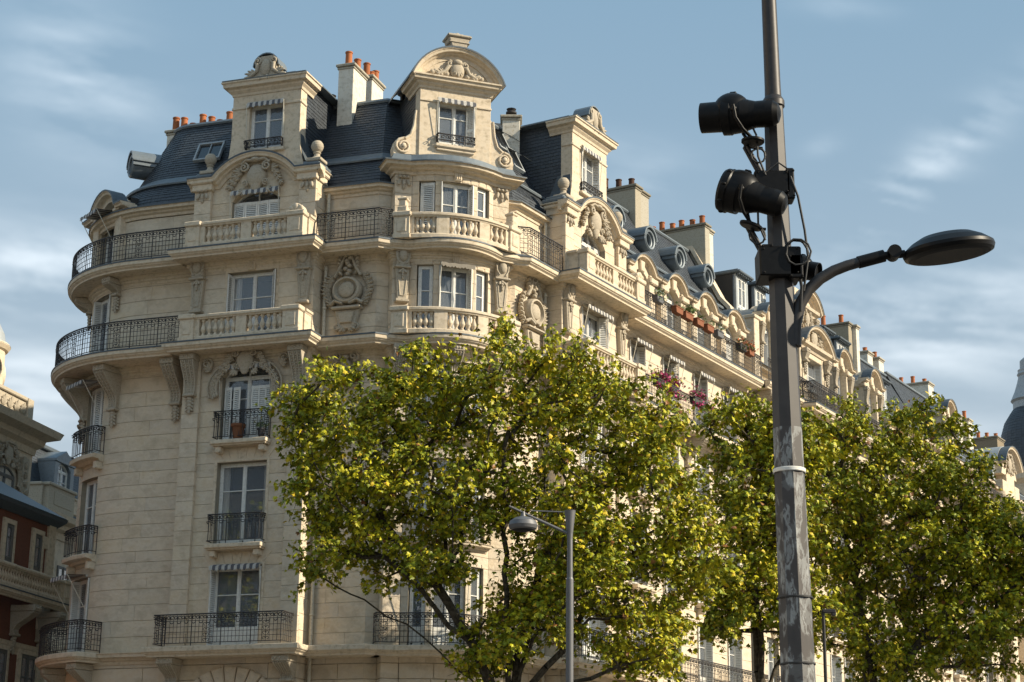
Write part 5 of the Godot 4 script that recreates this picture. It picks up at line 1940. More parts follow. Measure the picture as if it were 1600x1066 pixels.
# ---------------------------------------------------------------- the long street front
func long_front() -> void:
	var u0 := 4.6
	var u1 := 16.1
	var z := -0.45
	var t := tf(TR, 0, 0, z)
	var open := []
	for k in 4:
		for x in BAYS:
			open.append([x - 0.6 - u0, x + 0.6 - u0, FLOORS[k][0], FLOORS[k][1]])
	for x in BAYS:
		open.append([x - 0.62 - u0, x + 0.62 - u0, Y4, 22.2])
	var ys := courses(0.0, 22.2, 0.46, [Y0, 10.5, Y1, 13.8, Y2, 16.95, Y3, 20.1, Y4])
	stone_wall(pts(t, [[u0, 0], [u1, 0]]), ys, open, 0.3, 0.012, 1.25, 1.2)
	for i in BAYS.size():
		var x: float = BAYS[i]
		window(house, tf(t, x, Y0), 1.2, 2.52, {"shutters": "open", "foot": 0.4})
		window(house, tf(t, x, Y1), 1.2, 2.6, {"shutters": "open"})
		sill(house, tf(t, x, Y1), 1.5, 0.36)
		window(house, tf(t, x, Y2), 1.2, 2.45, {"shutters": "open", "arch": 0.3})
		spandrel(house, tf(t, x), 1.2, 16.95, 0.3)
		sill(house, tf(t, x, Y2), 1.5, 0.36)
		window(house, tf(t, x, Y3), 1.2, 2.45, {"shutters": "open" if i != 1 else "right"})
		keystone(house, tf(t, x, 20.12, 0), 0.42, 0.32, 0.12)
		awning(house, tf(t, x, 20.08, 0.02), 1.2, 0.34, 1.25)
		corbel(house, tf(t, x + 1.32, 17.36, 0.0), 1.1, 0.85, 0.34)
		# stone dormer
		var d := knot("dormer", house, tf(t, x, Y4))
		var dt := d.global_transform
		part("front", once("lucarne", func():
			var b := MB.new()
			for s: float in [-1.0, 1.0]:
				b.box(Vector3(s * 0.85, 1.02, -0.02), Vector3(0.46, 2.0, 0.5), 0.012)
				b.box(Vector3(s * 0.87, 1.82, 0.02), Vector3(0.60, 0.24, 0.64), 0.04)
				b.box(Vector3(s * 0.87, 1.98, 0.02), Vector3(0.5, 0.1, 0.5), 0.02)
			var poly := rise(0.62, 0.34, 1.72, 10)
			var outer := rise(1.06, 0.52, 1.9, 10)
			for i2 in outer.size():
				poly.append(outer[outer.size() - 1 - i2])
			b.prism(poly, -0.5, 0.18)
			b.prism(PackedVector2Array([Vector2(-0.13, 1.98), Vector2(0.13, 1.98), Vector2(0.18, 2.4), Vector2(-0.18, 2.4)]), 0.1, 0.3, 0.03)
			return b), M.trim, d, dt)
		var ap := PackedVector2Array([Vector2(-1.28, 2.06), Vector2(-0.92, 2.06)])
		ap.append_array(rise(0.86, 0.46, 2.14, 12))
		ap.append_array([Vector2(0.92, 2.06), Vector2(1.28, 2.06)])
		arch_cornice(d, dt, ap, 0.36, 0.24, 0.1)
		window(d, dt, 1.24, 2.05, {"arch": 0.34, "deep": 0.12, "shutters": "closed" if i == 3 else "", "shut_high": 1.6})
		# zinc back of the dormer
		part("zinc_back", once("lucback", func():
			var b := MB.new()
			b.sweep(rise(1.05, 0.55, 2.0, 10), [Vector2(0.0, -2.4), Vector2(0.04, -2.4), Vector2(0.04, -0.1), Vector2(0.0, -0.1), Vector2(0.0, -2.4)], false)
			return b), M.zinc, d, dt)
	# string of small cornices between the dormers
	for i in 5:
		var a: float = (u0 + 0.1) if i == 0 else BAYS[i - 1] + 1.08
		var b: float = (u1 - 0.7) if i == 4 else BAYS[mini(i, 3)] - 1.08
		if b - a > 0.2:
			cornice(house, pts(t, [[a, 0], [b, 0]]), 22.36, 0.34, 0.32, "cornice", true)
	for y in [Y3 - 0.03, Y4 - 0.03]:
		slab(house, pts(t, [[u0 + 0.3, 0.88], [u1 - 0.05, 0.88]]), pts(t, [[u0 + 0.3, -0.1], [u1 - 0.05, -0.1]]), y)
		railing(house, pts(t, [[u0 + 0.5, 0.8], [u1 - 0.1, 0.8]]), y, 0.98)
		cornice(house, pts(t, [[u0, 0], [u1, 0]]), y - 0.28, 0.18, 0.34, "moulding")
	slab(house, pts(t, [[u0 + 0.3, 0.8], [u1 - 0.05, 0.8]]), pts(t, [[u0 + 0.3, -0.1], [u1 - 0.05, -0.1]]), Y0 - 0.03, "balcony_slab", false)
	railing(house, pts(t, [[u0 + 0.5, 0.72], [u1 - 0.1, 0.72]]), Y0 - 0.03, 0.98)
	# end pier
	part("end_pier", once("pier", func():
		var b := MB.new()
		b.box(Vector3(0, 22.2, 0.05), Vector3(0.5, 2.9, 0.9), 0.02)
		b.box(Vector3(0, 23.6, 0.05), Vector3(0.62, 0.16, 1.02), 0.03)
		return b), M.trim, house, tf(t, u1 + 0.25, 0, 0))


# ---------------------------------------------------------------- the roof
func cross_lines(a: Vector2, da: Vector2, b: Vector2, db: Vector2) -> Vector2:
	var p = Geometry2D.line_intersects_line(a, da, b, db)
	return p if p != null else a


func roof_line(d: float, far := 16.1) -> PackedVector2Array:   # eaves line moved inwards by d
	var o := PackedVector2Array([rear_of(ARC_R - 0.25 - d, 7.5)])
	o.append_array(arc_pts(ARC_R - 0.25 - d, ARC_FAR, 0, 16))
	var l := flat(TL, 0, -0.7 - d)
	var c := flat(TC, 0, 0.476 - d)
	var r := flat(TR, 0, -0.7 - d)
	var ul := Vector2(TL.basis.x.x, TL.basis.x.z)
	var uc := Vector2(TC.basis.x.x, TC.basis.x.z)
	var ur := Vector2(TR.basis.x.x, TR.basis.x.z)
	o.append(cross_lines(l, ul, c, uc))
	o.append(cross_lines(c, uc, r, ur))
	o.append(flat(TR, far, -0.7 - d))
	return o


func rear_of(r: float, back: float) -> Vector2:   # a point on the side front that runs on past the rounded end
	var q := tf(arc_at(ARC_FAR, r, 0), -back, 0, 0).origin
	return Vector2(q.x, q.z)


func main_roof() -> void:
	var e := roof_line(-0.1)
	var a := roof_line(0.12)
	var b := roof_line(0.30)
	var c := roof_line(0.62)
	var z0 := roof_line(0.56)
	var z1 := roof_line(0.9)
	var d := roof_line(0.95)
	var r := roof_line(2.15)
	var roof := part("roof", MB_gutter(e, a), M.lead, house)
	var low := MB.new()
	slates(low, raise(a, 22.95), raise(b, 23.55))
	slates(low, raise(b, 23.55), raise(c, 24.02))
	part("slate_covering", low, M.slate, roof).set_meta("kind", "stuff")
	var zb := MB.new()
	zb.sweep(z0, [Vector2(-0.6, 23.98), Vector2(0.04, 24.0), Vector2(0.06, 24.05), Vector2(0.02, 24.12), Vector2(-0.12, 24.2), Vector2(-0.36, 24.4), Vector2(-0.42, 24.44), Vector2(-0.6, 24.44), Vector2(-0.6, 23.98)], true, false, true, false)
	part("zinc_band", zb, M.zinc, roof)
	var up := MB.new()
	slates(up, raise(d, 24.42), raise(r, 26.78))
	part("slate_covering", up, M.slate, roof).set_meta("kind", "stuff")
	var top := MB.new()
	top.sweep(r, [Vector2(-0.3, 26.74), Vector2(0.06, 26.76), Vector2(0.1, 26.82), Vector2(0.06, 26.9), Vector2(-0.3, 26.96), Vector2(-0.3, 26.74)])
	top.level(roof_with_back(r), 26.88)
	part("ridge_roll", top, M.zinc, roof)
	# closing walls at the back so that the house is a solid block
	var back := MB.new()
	var q := roof_with_back(roof_line(0.3))
	for i in q.size():
		var p0 := q[i]
		var p1 := q[(i + 1) % q.size()]
		if i >= roof_line(0.3).size():
			back.quad(Vector3(p0.x, 0, p0.y), Vector3(p1.x, 0, p1.y), Vector3(p1.x, 26.8, p1.y), Vector3(p0.x, 26.8, p0.y))
	part("rear_wall", back, M.plaster, house)
	# end wall on the party line, its slope capped with stone
	var gable := MB.new()
	gable.prism(PackedVector2Array([Vector2(0.8, 0), Vector2(12, 0), Vector2(12, 26.85), Vector2(2.8, 26.85), Vector2(1.6, 24.5), Vector2(1.25, 24.1), Vector2(0.8, 22.9)]), -0.12, 0.12, 0.0, true)
	var gt := TR * Transform3D(Basis(Vector3(0, 0, -1), Vector3.UP, Vector3(1, 0, 0)), Vector3(16.2, 0, 0))
	part("party_wall", gable, M.render_grey, house, gt)
	var cope := MB.new()
	cope.sweep(PackedVector2Array([Vector2(3.4, 26.9), Vector2(2.75, 26.9), Vector2(1.5, 24.5), Vector2(1.1, 24.05), Vector2(0.75, 22.9)]), [Vector2(-0.16, -0.24), Vector2(0.0, -0.24), Vector2(0.0, 0.24), Vector2(-0.16, 0.24), Vector2(-0.16, -0.24)], false)
	part("coping", cope, M.trim, house, gt)
	var side := MB.new()
	var s0 := rear_of(ARC_R, 7.5)
	var s1 := rear_of(ARC_R, 0.0)
	side.quad(Vector3(s0.x, 0, s0.y), Vector3(s1.x, 0, s1.y), Vector3(s1.x, 23.0, s1.y), Vector3(s0.x, 23.0, s0.y))
	part("side_wall", side, M.stone, house)
	# round zinc windows
	for i in 4:
		oculus(tf(TR, 7.05 + 2.65 * i, 25.2, -1.62))
	oculus(arc_at(48, ARC_R - 1.05, 25.3))
	# roof lights
	skylight(tf(TL, -5.35, 25.3, -2.0), 0.95, 0.8, 0.0)
	skylight(tf(TR, -0.55, 25.75, -2.1), 0.7, 0.9, 0.55)
	skylight(tf(TR, -0.2, 25.1, -1.75), 0.6, 0.9, 0.5)
	# chimneys
	chimney(house, tf(TL, -6.55, 26.3, -3.4, 0.0), 2.5, 0.5, 0.52, 7)
	chimney(house, tf(TL, -0.515, 25.6, -2.95, PI / 2), 1.1, 0.57, 2.5, 2)
	chimney(house, tf(TL, -0.515, 25.6, -4.5, PI / 2), 1.0, 0.57, 2.75, 3)
	chimney(house, tf(TC, 3.25, 25.6, -2.6, deg_to_rad(-20)), 0.62, 0.6, 1.6, 0)
	chimney(house, tf(TR, 5.5, 26.0, -4.1, PI / 2), 1.5, 0.5, 1.95, 6)
	chimney(house, tf(TR, 10.75, 25.0, -4.0, PI / 2), 3.0, 0.5, 2.9, 5, Color(0.95, 0.92, 0.86), true, 5)
	chimney(house, tf(TR, 11.6, 25.0, -3.95, PI / 2), 2.6, 0.75, 2.95, 3, Color(1.1, 1.07, 1.0), true, 3)
	chimney(house, tf(TR, 16.35, 22.0, -3.75, PI / 2), 3.3, 0.45, 5.95, 7, Color(1, 1, 0.97), true)
	chimney(house, tf(TR, 16.75, 22.0, -2.6, PI / 2), 0.9, 0.55, 5.85, 0, Color(1, 1, 0.97))
	# pipes and aerial
	var ae := MB.new()
	ae.tube([Vector3(0, 0, 0), Vector3(0, 3.4, 0)], 0.025, -1, 5)
	ae.tube([Vector3(-0.5, 3.1, 0), Vector3(0.1, 3.1, 0)], 0.015, -1, 4)
	for k in 4:
		ae.tube([Vector3(-0.45 + k * 0.13, 3.1, -0.2), Vector3(-0.45 + k * 0.13, 3.1, 0.2)], 0.01, -1, 4)
	part("aerial", ae, M.iron, house, tf(TR, 10.9, 26.0, -4.5))
	for v in [[TL, -1.6, -3.6], [TL, 1.0, -3.9], [TC, 3.25, -2.6]]:
		var b2 := MB.new()
		b2.lathe([Vector2(0.1, 0), Vector2(0.1, 0.6), Vector2(0.2, 0.62), Vector2(0.2, 0.68), Vector2(0.12, 0.72), Vector2(0.18, 0.8), Vector2(0.0, 0.84)], Vector3.ZERO, 10)
		part("vent_cowl", b2, M.blackened, house, tf(v[0], v[1], 26.85, v[2]))


func MB_gutter(e: PackedVector2Array, a: PackedVector2Array) -> MB:
	var b := MB.new()
	strip(b, raise(e, 22.88), raise(a, 22.98))
	return b


func roof_with_back(line: PackedVector2Array) -> PackedVector2Array:
	var o := line.duplicate()
	o.append(flat(TR, 16.1, -12.0))
	o.append(flat(TR, 14.0, -13.0))
	o.append(line[0] + Vector2(7.0, -3.0))
	return o


func oculus(at: Transform3D) -> void:
	var t := at * Transform3D(Basis().scaled(Vector3(0.76, 0.76, 0.85)), Vector3.ZERO)
	part("round_window_surround", once("oculus", func():
		var b := MB.new()
		b.xf = Transform3D(Basis(Vector3.RIGHT, PI / 2), Vector3(0, 0, 0))
		b.lathe([Vector2(0.30, 0.02), Vector2(0.33, 0.1), Vector2(0.40, 0.12), Vector2(0.42, 0.2), Vector2(0.5, 0.22), Vector2(0.56, 0.16), Vector2(0.58, -0.9)], Vector3.ZERO, 24)
		b.lathe([Vector2(0.30, -0.14), Vector2(0.30, 0.02)], Vector3.ZERO, 24)
		b.xf = Transform3D()
		b.sweep(rise(0.62, 0.52, 0.12, 14), [Vector2(0.0, -1.0), Vector2(0.09, -1.0), Vector2(0.09, 0.26), Vector2(0.0, 0.26), Vector2(0.0, -1.0)], false)
		for s: float in [-1.0, 1.0]:
			b.box(Vector3(s * 0.66, 0.1, -0.35), Vector3(0.14, 0.1, 1.2), 0.02)
			b.box(Vector3(s * 0.62, -0.04, -0.35), Vector3(0.08, 0.2, 1.14), 0.02)
		return b), M.zinc, house, t)
	part("round_pane", once("ocpane", func():
		var b := MB.new()
		b.xf = Transform3D(Basis(Vector3.RIGHT, PI / 2), Vector3(0, 0, 0))
		b.lathe([Vector2(0, -0.08), Vector2(0.31, -0.08)].map(func(p): return Vector2(p.x, p.y)), Vector3.ZERO, 20)
		return b), M.dark_glass, house, t)


func skylight(t: Transform3D, w: float, h: float, tilt_open: float) -> void:
	var lean := Transform3D(Basis(Vector3.RIGHT, -0.46), Vector3.ZERO)
	var at := t * lean
	var k := knot("skylight", house, at)
	part("frame", once("sky%.2f%.2f" % [w, h], func():
		var b := MB.new()
		for s: float in [-1.0, 1.0]:
			b.box(Vector3(s * w / 2, 0, 0.1), Vector3(0.07, h, 0.12), 0.01)
			b.box(Vector3(0, s * h / 2, 0.1), Vector3(w + 0.07, 0.07, 0.13), 0.01)
		b.box(Vector3(0, 0, 0.1), Vector3(0.04, h, 0.08), 0.01)
		return b), M.pale_zinc, k, at)
	var pane := MB.new()
	pane.box(Vector3(0, -h / 2 if tilt_open > 0.0 else 0.0, 0), Vector3(w - 0.06, h - 0.04, 0.02))
	var turned := at * Transform3D(Basis(Vector3.RIGHT, -tilt_open), Vector3(0, h / 2 if tilt_open > 0.0 else 0.0, 0.14 if tilt_open > 0.0 else 0.07))
	part("pane", pane, M.dark_glass, k, turned)


# ---------------------------------------------------------------- the other houses of the street
func lucarne(parent: Node, t: Transform3D, closed := false) -> void:
	var d := knot("dormer", parent, t)
	part("front", kept["lucarne"], M.trim, d, t)
	var ap := PackedVector2Array([Vector2(-1.28, 2.06), Vector2(-0.92, 2.06)])
	ap.append_array(rise(0.86, 0.62, 2.14, 12))
	ap.append_array([Vector2(0.92, 2.06), Vector2(1.28, 2.06)])
	part("tympanum", once("luctymp", func():
		var b := MB.new()
		b.prism(rise(0.9, 0.6, 2.1, 10), -0.3, 0.16)
		return b), M.trim, d, t)
	arch_cornice(d, t, ap, 0.42, 0.26, 0.1)
	window(d, t, 1.24, 2.05, {"arch": 0.34, "deep": 0.12, "shutters": "closed" if closed else "", "shut_high": 1.6})
	for s: float in [-1.0, 1.0]:
		corbel(d, tf(t, s * 0.95, 1.72, 0.22), 0.9, 0.18, 0.26, "bracket")
	part("zinc_back", kept["lucback"], M.zinc, d, t)


func zinc_dormer(parent: Node, t: Transform3D, w := 1.0, h := 1.5, back := 2.6) -> void:
	var d := knot("dormer", parent, t)
	part("casing", once("zd%.2f%.2f" % [w, h], func():
		var b := MB.new()
		for s: float in [-1.0, 1.0]:
			b.box(Vector3(s * (w / 2 + 0.09), h / 2, -back / 2), Vector3(0.18, h, back), 0.01)
		b.box(Vector3(0, 0.06, -0.1), Vector3(w, 0.12, 0.3), 0.01)
		b.box(Vector3(0, h - 0.05, -0.15), Vector3(w, 0.1, 0.3), 0.01)
		return b), M.pale_zinc, d, t)
	part("hood", once("zdh%.2f%.2f" % [w, h], func():
		var b := MB.new()
		b.box(Vector3(0, h + 0.06, -back / 2 + 0.1), Vector3(w + 0.62, 0.12, back + 0.3), 0.03)
		b.box(Vector3(0, h + 0.16, -back / 2 + 0.05), Vector3(w + 0.4, 0.1, back + 0.1), 0.03)
		var n := int((w + 0.5) / 0.16)
		for k in n:
			b.box(Vector3(-w / 2 - 0.2 + (w + 0.4) * k / (n - 1.0), h - 0.03, 0.13), Vector3(0.06, 0.08, 0.12))
		return b), M.lead, d, t)
	window(d, tf(t, 0, 0.12, 0.0), w, h - 0.2, {"deep": 0.06})


func street_house(called: String, label: String, u0: float, u1: float, z: float, wins: Array, o := {}) -> Node3D:
	var t := tf(TR, 0, 0, z)
	var h := thing(called, label, "building", tf(t, (u0 + u1) / 2, 0, -4.0), "houses along the street")
	var floors := [[4.2, 7.0], [8.0, 10.6], [11.3, 13.8], [14.5, 16.9], [17.6, 19.9]]
	var eave: float = o.get("eave", 21.7)
	var open := []
	for x in wins:
		for f in floors:
			open.append([x - 0.58 - u0, x + 0.58 - u0, f[0], f[1]])
		if eave > 23.0:
			open.append([x - 0.58 - u0, x + 0.58 - u0, 20.9, 22.9])
	stone_wall(pts(t, [[u0, 0], [u1, 0]]), courses(0.0, eave, 0.5, [4.2, 7.0, 8.0, 10.6, 11.3, 13.8, 14.5, 16.9, 17.6, 19.9]), open, 0.3, 0.014, 1.4, o.get("tone", 1.0))
	finish_wall(h, o.get("stones", 60))
	for x in wins:
		for k in floors.size():
			window(h, tf(t, x, floors[k][0]), 1.16, floors[k][1] - floors[k][0], {"shutters": "open" if (k + int(x)) % 2 else "", "curtain": 0.4 if k % 2 else 0.0})
			if k > 1 and k < 4:
				sill(h, tf(t, x, floors[k][0]), 1.5, 0.34)
			keystone(h, tf(t, x, floors[k][1] + 0.02), 0.36, 0.3, 0.1)
		if eave > 23.0:
			window(h, tf(t, x, 20.9), 1.16, 2.0, {"shutters": "open"})
	for y in [8.0, 17.55, 20.9]:
		if y > eave - 0.5:
			continue
		slab(h, pts(t, [[u0 + 0.1, 0.8], [u1 - 0.1, 0.8]]), pts(t, [[u0 + 0.1, -0.1], [u1 - 0.1, -0.1]]), y)
		railing(h, pts(t, [[u0 + 0.15, 0.72], [u1 - 0.15, 0.72]]), y, 0.95)
		var n := int((u1 - u0) / 2.4)
		for k in n:
			corbel(h, tf(t, u0 + 0.6 + (u1 - u0 - 1.2) * k / maxf(1.0, n - 1.0), y - 0.29, 0), 0.7, 0.66, 0.32)
	cornice(h, pts(t, [[u0, 0], [u1, 0]]), eave + 0.1, 0.4, 0.42, "cornice", true)
	# mansard
	var top: float = o.get("top", 26.6)
	var mid := eave + 1.2
	var roof := part("roof", MB.new_strip([t * Vector3(u0, eave + 0.08, -0.1), t * Vector3(u1, eave + 0.08, -0.1)], [t * Vector3(u0, eave + 0.12, -0.45), t * Vector3(u1, eave + 0.12, -0.45)]), M.lead, h)
	var sl := MB.new()
	slates(sl, [t * Vector3(u0, eave + 0.1, -0.4), t * Vector3(u1, eave + 0.1, -0.4)], [t * Vector3(u0, mid, -0.85), t * Vector3(u1, mid, -0.85)], 0.14, 0.24)
	slates(sl, [t * Vector3(u0, mid + 0.1, -0.9), t * Vector3(u1, mid + 0.1, -0.9)], [t * Vector3(u0, top, -2.6), t * Vector3(u1, top, -2.6)], 0.14, 0.24)
	for s in [u0, u1]:
		sl.col = Color(0.8, 0.8, 0.8)
		sl.quad_to(t * Vector3(s, eave, -0.4), t * Vector3(s, mid, -0.9), t * Vector3(s, top, -2.6), t * Vector3(s, eave, -9.0), t.basis.x * (-1.0 if s == u0 else 1.0))
	part("slate_covering", sl, M[o.get("roof", "slate")], roof).set_meta("kind", "stuff")
	var b := MB.new()
	b.xf = t
	b.sweep(PackedVector2Array([Vector2(u0, -0.88), Vector2(u1, -0.88)]), [Vector2(-0.2, mid - 0.04), Vector2(0.06, mid), Vector2(0.04, mid + 0.08), Vector2(-0.2, mid + 0.14), Vector2(-0.2, mid - 0.04)])
	b.box(Vector3((u0 + u1) / 2, top + 0.05, -6.0), Vector3(u1 - u0, 0.14, 7.0), 0.03)
	part("zinc_ridge", b, M.zinc, roof)
	var w := MB.new()
	w.xf = t
	for s in [u0, u1]:
		w.quad_to(Vector3(s, 0, 0), Vector3(s, eave, 0), Vector3(s, eave, -10), Vector3(s, 0, -10), Vector3(-1 if s == u0 else 1, 0, 0))
		w.quad_to(Vector3(s, eave, -0.5), Vector3(s, top, -2.6), Vector3(s, top, -10), Vector3(s, eave, -10), Vector3(-1 if s == u0 else 1, 0, 0))
	w.quad_to(Vector3(u0, 0, -10), Vector3(u1, 0, -10), Vector3(u1, top, -10), Vector3(u0, top, -10), Vector3(0, 0, -1))
	part("side_wall", w, M.render_grey, h)
	return h


func street_houses() -> void:
	var t := tf(TR, 0, 0, -0.3)
	# second house: arched dormers each side of a projecting bay under two pediments
	var h := street_house("apartment_building", "sunlit stone house behind the lamp post with stacked curved pediments over its bay", 16.42, 31.4, -0.3, [17.9, 24.6, 26.2, 30.0], {"eave": 21.6, "top": 26.3, "stones": 90})
	for x in [17.9, 26.1, 30.0]:
		lucarne(h, tf(t, x, 21.85))
	for x in [18.35, 20.3, 27.9, 29.9]:
		zinc_dormer(h, tf(t, x, 24.55, -1.15), 0.85, 1.6)
	var b := knot("oriel", h, tf(t, 21.9, 0, 0.55))
	var bt := b.global_transform
	part("oriel_wall", once("oriel", func():
		var m := MB.new()
		for s: float in [-1.0, 1.0]:
			m.box(Vector3(s * 1.25, 18.5, -0.4), Vector3(0.7, 9.6, 0.9), 0.02)
			m.box(Vector3(s * 1.25, 21.6, 0.08), Vector3(0.42, 1.6, 0.06), 0.02)
		m.box(Vector3(0, 23.35, -0.4), Vector3(1.8, 0.6, 0.88), 0.02)
		m.box(Vector3(0, 20.5, -0.4), Vector3(1.8, 0.7, 0.86), 0.02)
		m.box(Vector3(0, 17.2, -0.4), Vector3(1.8, 0.7, 0.86), 0.02)
		m.box(Vector3(0, 13.9, -0.4), Vector3(1.8, 0.7, 0.86), 0.02)
		m.box(Vector3(0, 24.9, -0.7), Vector3(2.2, 2.6, 0.8), 0.02)
		m.prism(rise(1.5, 0.75, 23.6, 12), -0.6, 0.02)
		m.prism(rise(1.0, 0.6, 25.5, 12), -0.9, -0.28)
		return m), M.trim, b, bt)
	arch_cornice(b, bt, rise(1.72, 0.95, 23.55, 14), 0.42, 0.3, 0.0, "pediment_arch")
	arch_cornice(b, bt, rise(1.3, 0.82, 25.45, 14), 0.4, 0.28, -0.3, "pediment_arch")
	part("cornice", once("orielcorn", func():
		var m := MB.new()
		m.sweep(PackedVector2Array([Vector2(-1.6, -0.6), Vector2(-1.6, 0.05), Vector2(1.6, 0.05), Vector2(1.6, -0.6)]), [Vector2(-0.1, 23.3), Vector2(0.04, 23.3), Vector2(0.1, 23.42), Vector2(0.24, 23.48), Vector2(0.28, 23.6), Vector2(-0.1, 23.62), Vector2(-0.1, 23.3)])
		m.sweep(PackedVector2Array([Vector2(-1.1, -0.9), Vector2(-1.1, -0.3), Vector2(1.1, -0.3), Vector2(1.1, -0.9)]), [Vector2(-0.1, 25.2), Vector2(0.04, 25.2), Vector2(0.1, 25.32), Vector2(0.24, 25.38), Vector2(0.28, 25.5), Vector2(-0.1, 25.52), Vector2(-0.1, 25.2)])
		return m), M.trim, b, bt)
	part("shield", kept["shield"], M.carving, b, tf(bt, 0, 24.05, 0.05))
	part("shield", kept["shield"], M.carving, b, bt * Transform3D(Basis().scaled(Vector3(0.7, 0.8, 1)), Vector3(0, 25.0, -0.25)))
	for s: float in [-1.0, 1.0]:
		corbel(b, tf(bt, s * 1.25, 23.3, 0.08), 0.55, 0.2, 0.34, "bracket")
		corbel(b, tf(bt, s * 0.9, 25.2, -0.28), 0.45, 0.2, 0.3, "bracket")
	for y in [20.85, 17.6, 14.3]:
		window(b, tf(bt, 0, y, -0.05), 1.8, 2.4, {"shutters": "open"})
	slab(b, pts(bt, [[-1.9, -0.4], [-1.7, 0.75], [1.7, 0.75], [1.9, -0.4]]), pts(bt, [[-1.6, -0.4], [1.6, -0.4]]), 20.75)
	railing(b, pts(bt, [[-1.7, 0.0], [-1.6, 0.66], [1.6, 0.66], [1.7, 0.0]]), 20.75, 0.95)
	chimney(h, tf(t, 31.6, 21.0, -4.5, PI / 2), 6.4, 0.5, 6.5, 7, Color(0.85, 0.8, 0.72), true)
	chimney(h, tf(t, 32.05, 21.0, -1.55, PI / 2), 0.9, 0.38, 6.45, 0)
	chimney(h, tf(t, 21.8, 26.0, -5.0, PI / 2), 2.4, 0.6, 0.9, 4)
	# third house: zinc mansard
	var h3 := street_house("apartment_building", "narrow pale house with a zinc mansard dormer between two chimney walls", 32.4, 40.0, -0.3, [34.2, 36.6, 38.8], {"eave": 22.7, "top": 27.0, "roof": "slate", "stones": 0})
	zinc_dormer(h3, tf(t, 34.2, 23.4, -0.75), 0.95, 1.75, 2.0)
	skyl(h3, tf(t, 36.9, 25.2, -1.75), 1.1, 1.5)
	chimney(h3, tf(t, 38.4, 25.5, -3.6, PI / 2), 1.6, 0.75, 2.4, 3)
	chimney(h3, tf(t, 39.5, 25.5, -3.3, PI / 2), 1.4, 0.7, 2.3, 2)
	# fourth house
	var h4 := street_house("apartment_building", "far house rising behind the tree with one arched dormer and a long chimney wall", 40.1, 49.0, -0.3, [41.4, 44.0, 46.8], {"eave": 22.6, "top": 27.2, "stones": 0})
	lucarne(h4, tf(t, 41.4, 22.9))
	zinc_dormer(h4, tf(t, 46.2, 23.9, -1.0), 0.8, 1.5)
	skyl(h4, tf(t, 47.8, 25.2, -1.75), 1.2, 1.5)
	chimney(h4, tf(t, 48.2, 24.5, -5.6, PI / 2), 5.6, 0.9, 4.0, 8)
	# fifth house: bay with a carved curved pediment
	var h5 := street_house("apartment_building", "farthest street house with a columned bay under a carved curved gable", 49.1, 60.0, -0.3, [55.5, 58.2], {"eave": 22.4, "top": 25.4, "stones": 0})
	var c := knot("gable_bay", h5, tf(t, 51.1, 0, 0.5))
	var ct := c.global_transform
	part("bay_wall", once("gable", func():
		var m := MB.new()
		for s: float in [-1.0, 1.0]:
			m.box(Vector3(s * 1.15, 13.6, -0.6), Vector3(0.9, 18.6, 1.4), 0.02)
			m.lathe([Vector2(0.3, 18.0), Vector2(0.26, 21.8), Vector2(0.36, 22.0), Vector2(0.36, 22.2)], Vector3(s * 1.5, 0, -0.1), 12)
		m.box(Vector3(0, 22.7, -0.6), Vector3(1.5, 1.3, 1.36), 0.02)
		m.box(Vector3(0, 19.4, -0.6), Vector3(1.5, 1.0, 1.3), 0.02)
		m.prism(rise(1.45, 1.0, 23.3, 12), -1.2, 0.02)
		return m), M.trim, c, ct)
	arch_cornice(c, ct, rise(1.75, 1.1, 23.9, 16), 0.4, 0.34, 0.0, "pediment_arch")
	part("shield", kept["shield"], M.carving, c, tf(ct, 0, 24.05, 0.05))
	part("zinc_back", once("gableback", func():
		var m := MB.new()
		m.sweep(rise(1.75, 1.1, 23.93, 14), [Vector2(0.0, -3.2), Vector2(0.04, -3.2), Vector2(0.04, -0.1), Vector2(0.0, -0.1), Vector2(0.0, -3.2)], false)
		for s: float in [-1.0, 1.0]:
			m.box(Vector3(s * 1.5, 23.1, -1.6), Vector3(0.4, 1.7, 2.4), 0.02)
		return m), M.pale_zinc, c, ct)
	window(c, tf(ct, 0, 19.9, -0.05), 1.4, 2.2, {})
	chimney(h5, tf(t, 54.0, 25.0, -3.9, PI / 2), 1.8, 0.7, 2.9, 3)
	chimney(h5, tf(t, 55.0, 25.0, -3.4, PI / 2), 1.4, 0.7, 2.8, 2)
	chimney(h5, tf(t, 59.0, 25.2, -3.2, PI / 2), 2.2, 1.4, 2.2, 4, Color(0.62, 0.55, 0.46), true)
	# domed building at the end of the street
	var d := thing("domed_building", "stone building with a dark slate dome and metal lantern at the picture's edge", "building", Transform3D(Basis(), Vector3(34.9, 0, -118)))
	var dt := d.global_transform
	var m := MB.new()
	m.lathe([Vector2(4.2, 0), Vector2(4.2, 22.0), Vector2(4.5, 22.3), Vector2(4.5, 22.9), Vector2(2.7, 23.0), Vector2(2.6, 26.0), Vector2(2.9, 26.3), Vector2(2.9, 26.7), Vector2(2.4, 26.9)], Vector3.ZERO, 40)
	part("drum_wall", m, M.trim, d, dt)
	for k in 8:
		var q := dt * Transform3D(Basis(Vector3.UP, TAU * k / 8.0), Vector3.ZERO)
		window(d, q * Transform3D(Basis(), Vector3(0, 18.4, 4.3)), 1.2, 2.4, {"deep": 0.04})
	var prof := [Vector2(2.36, 27.1), Vector2(2.42, 27.9), Vector2(2.36, 28.8), Vector2(2.25, 29.7), Vector2(2.0, 30.5), Vector2(1.62, 31.1), Vector2(1.34, 31.5)]
	var sl := MB.new()
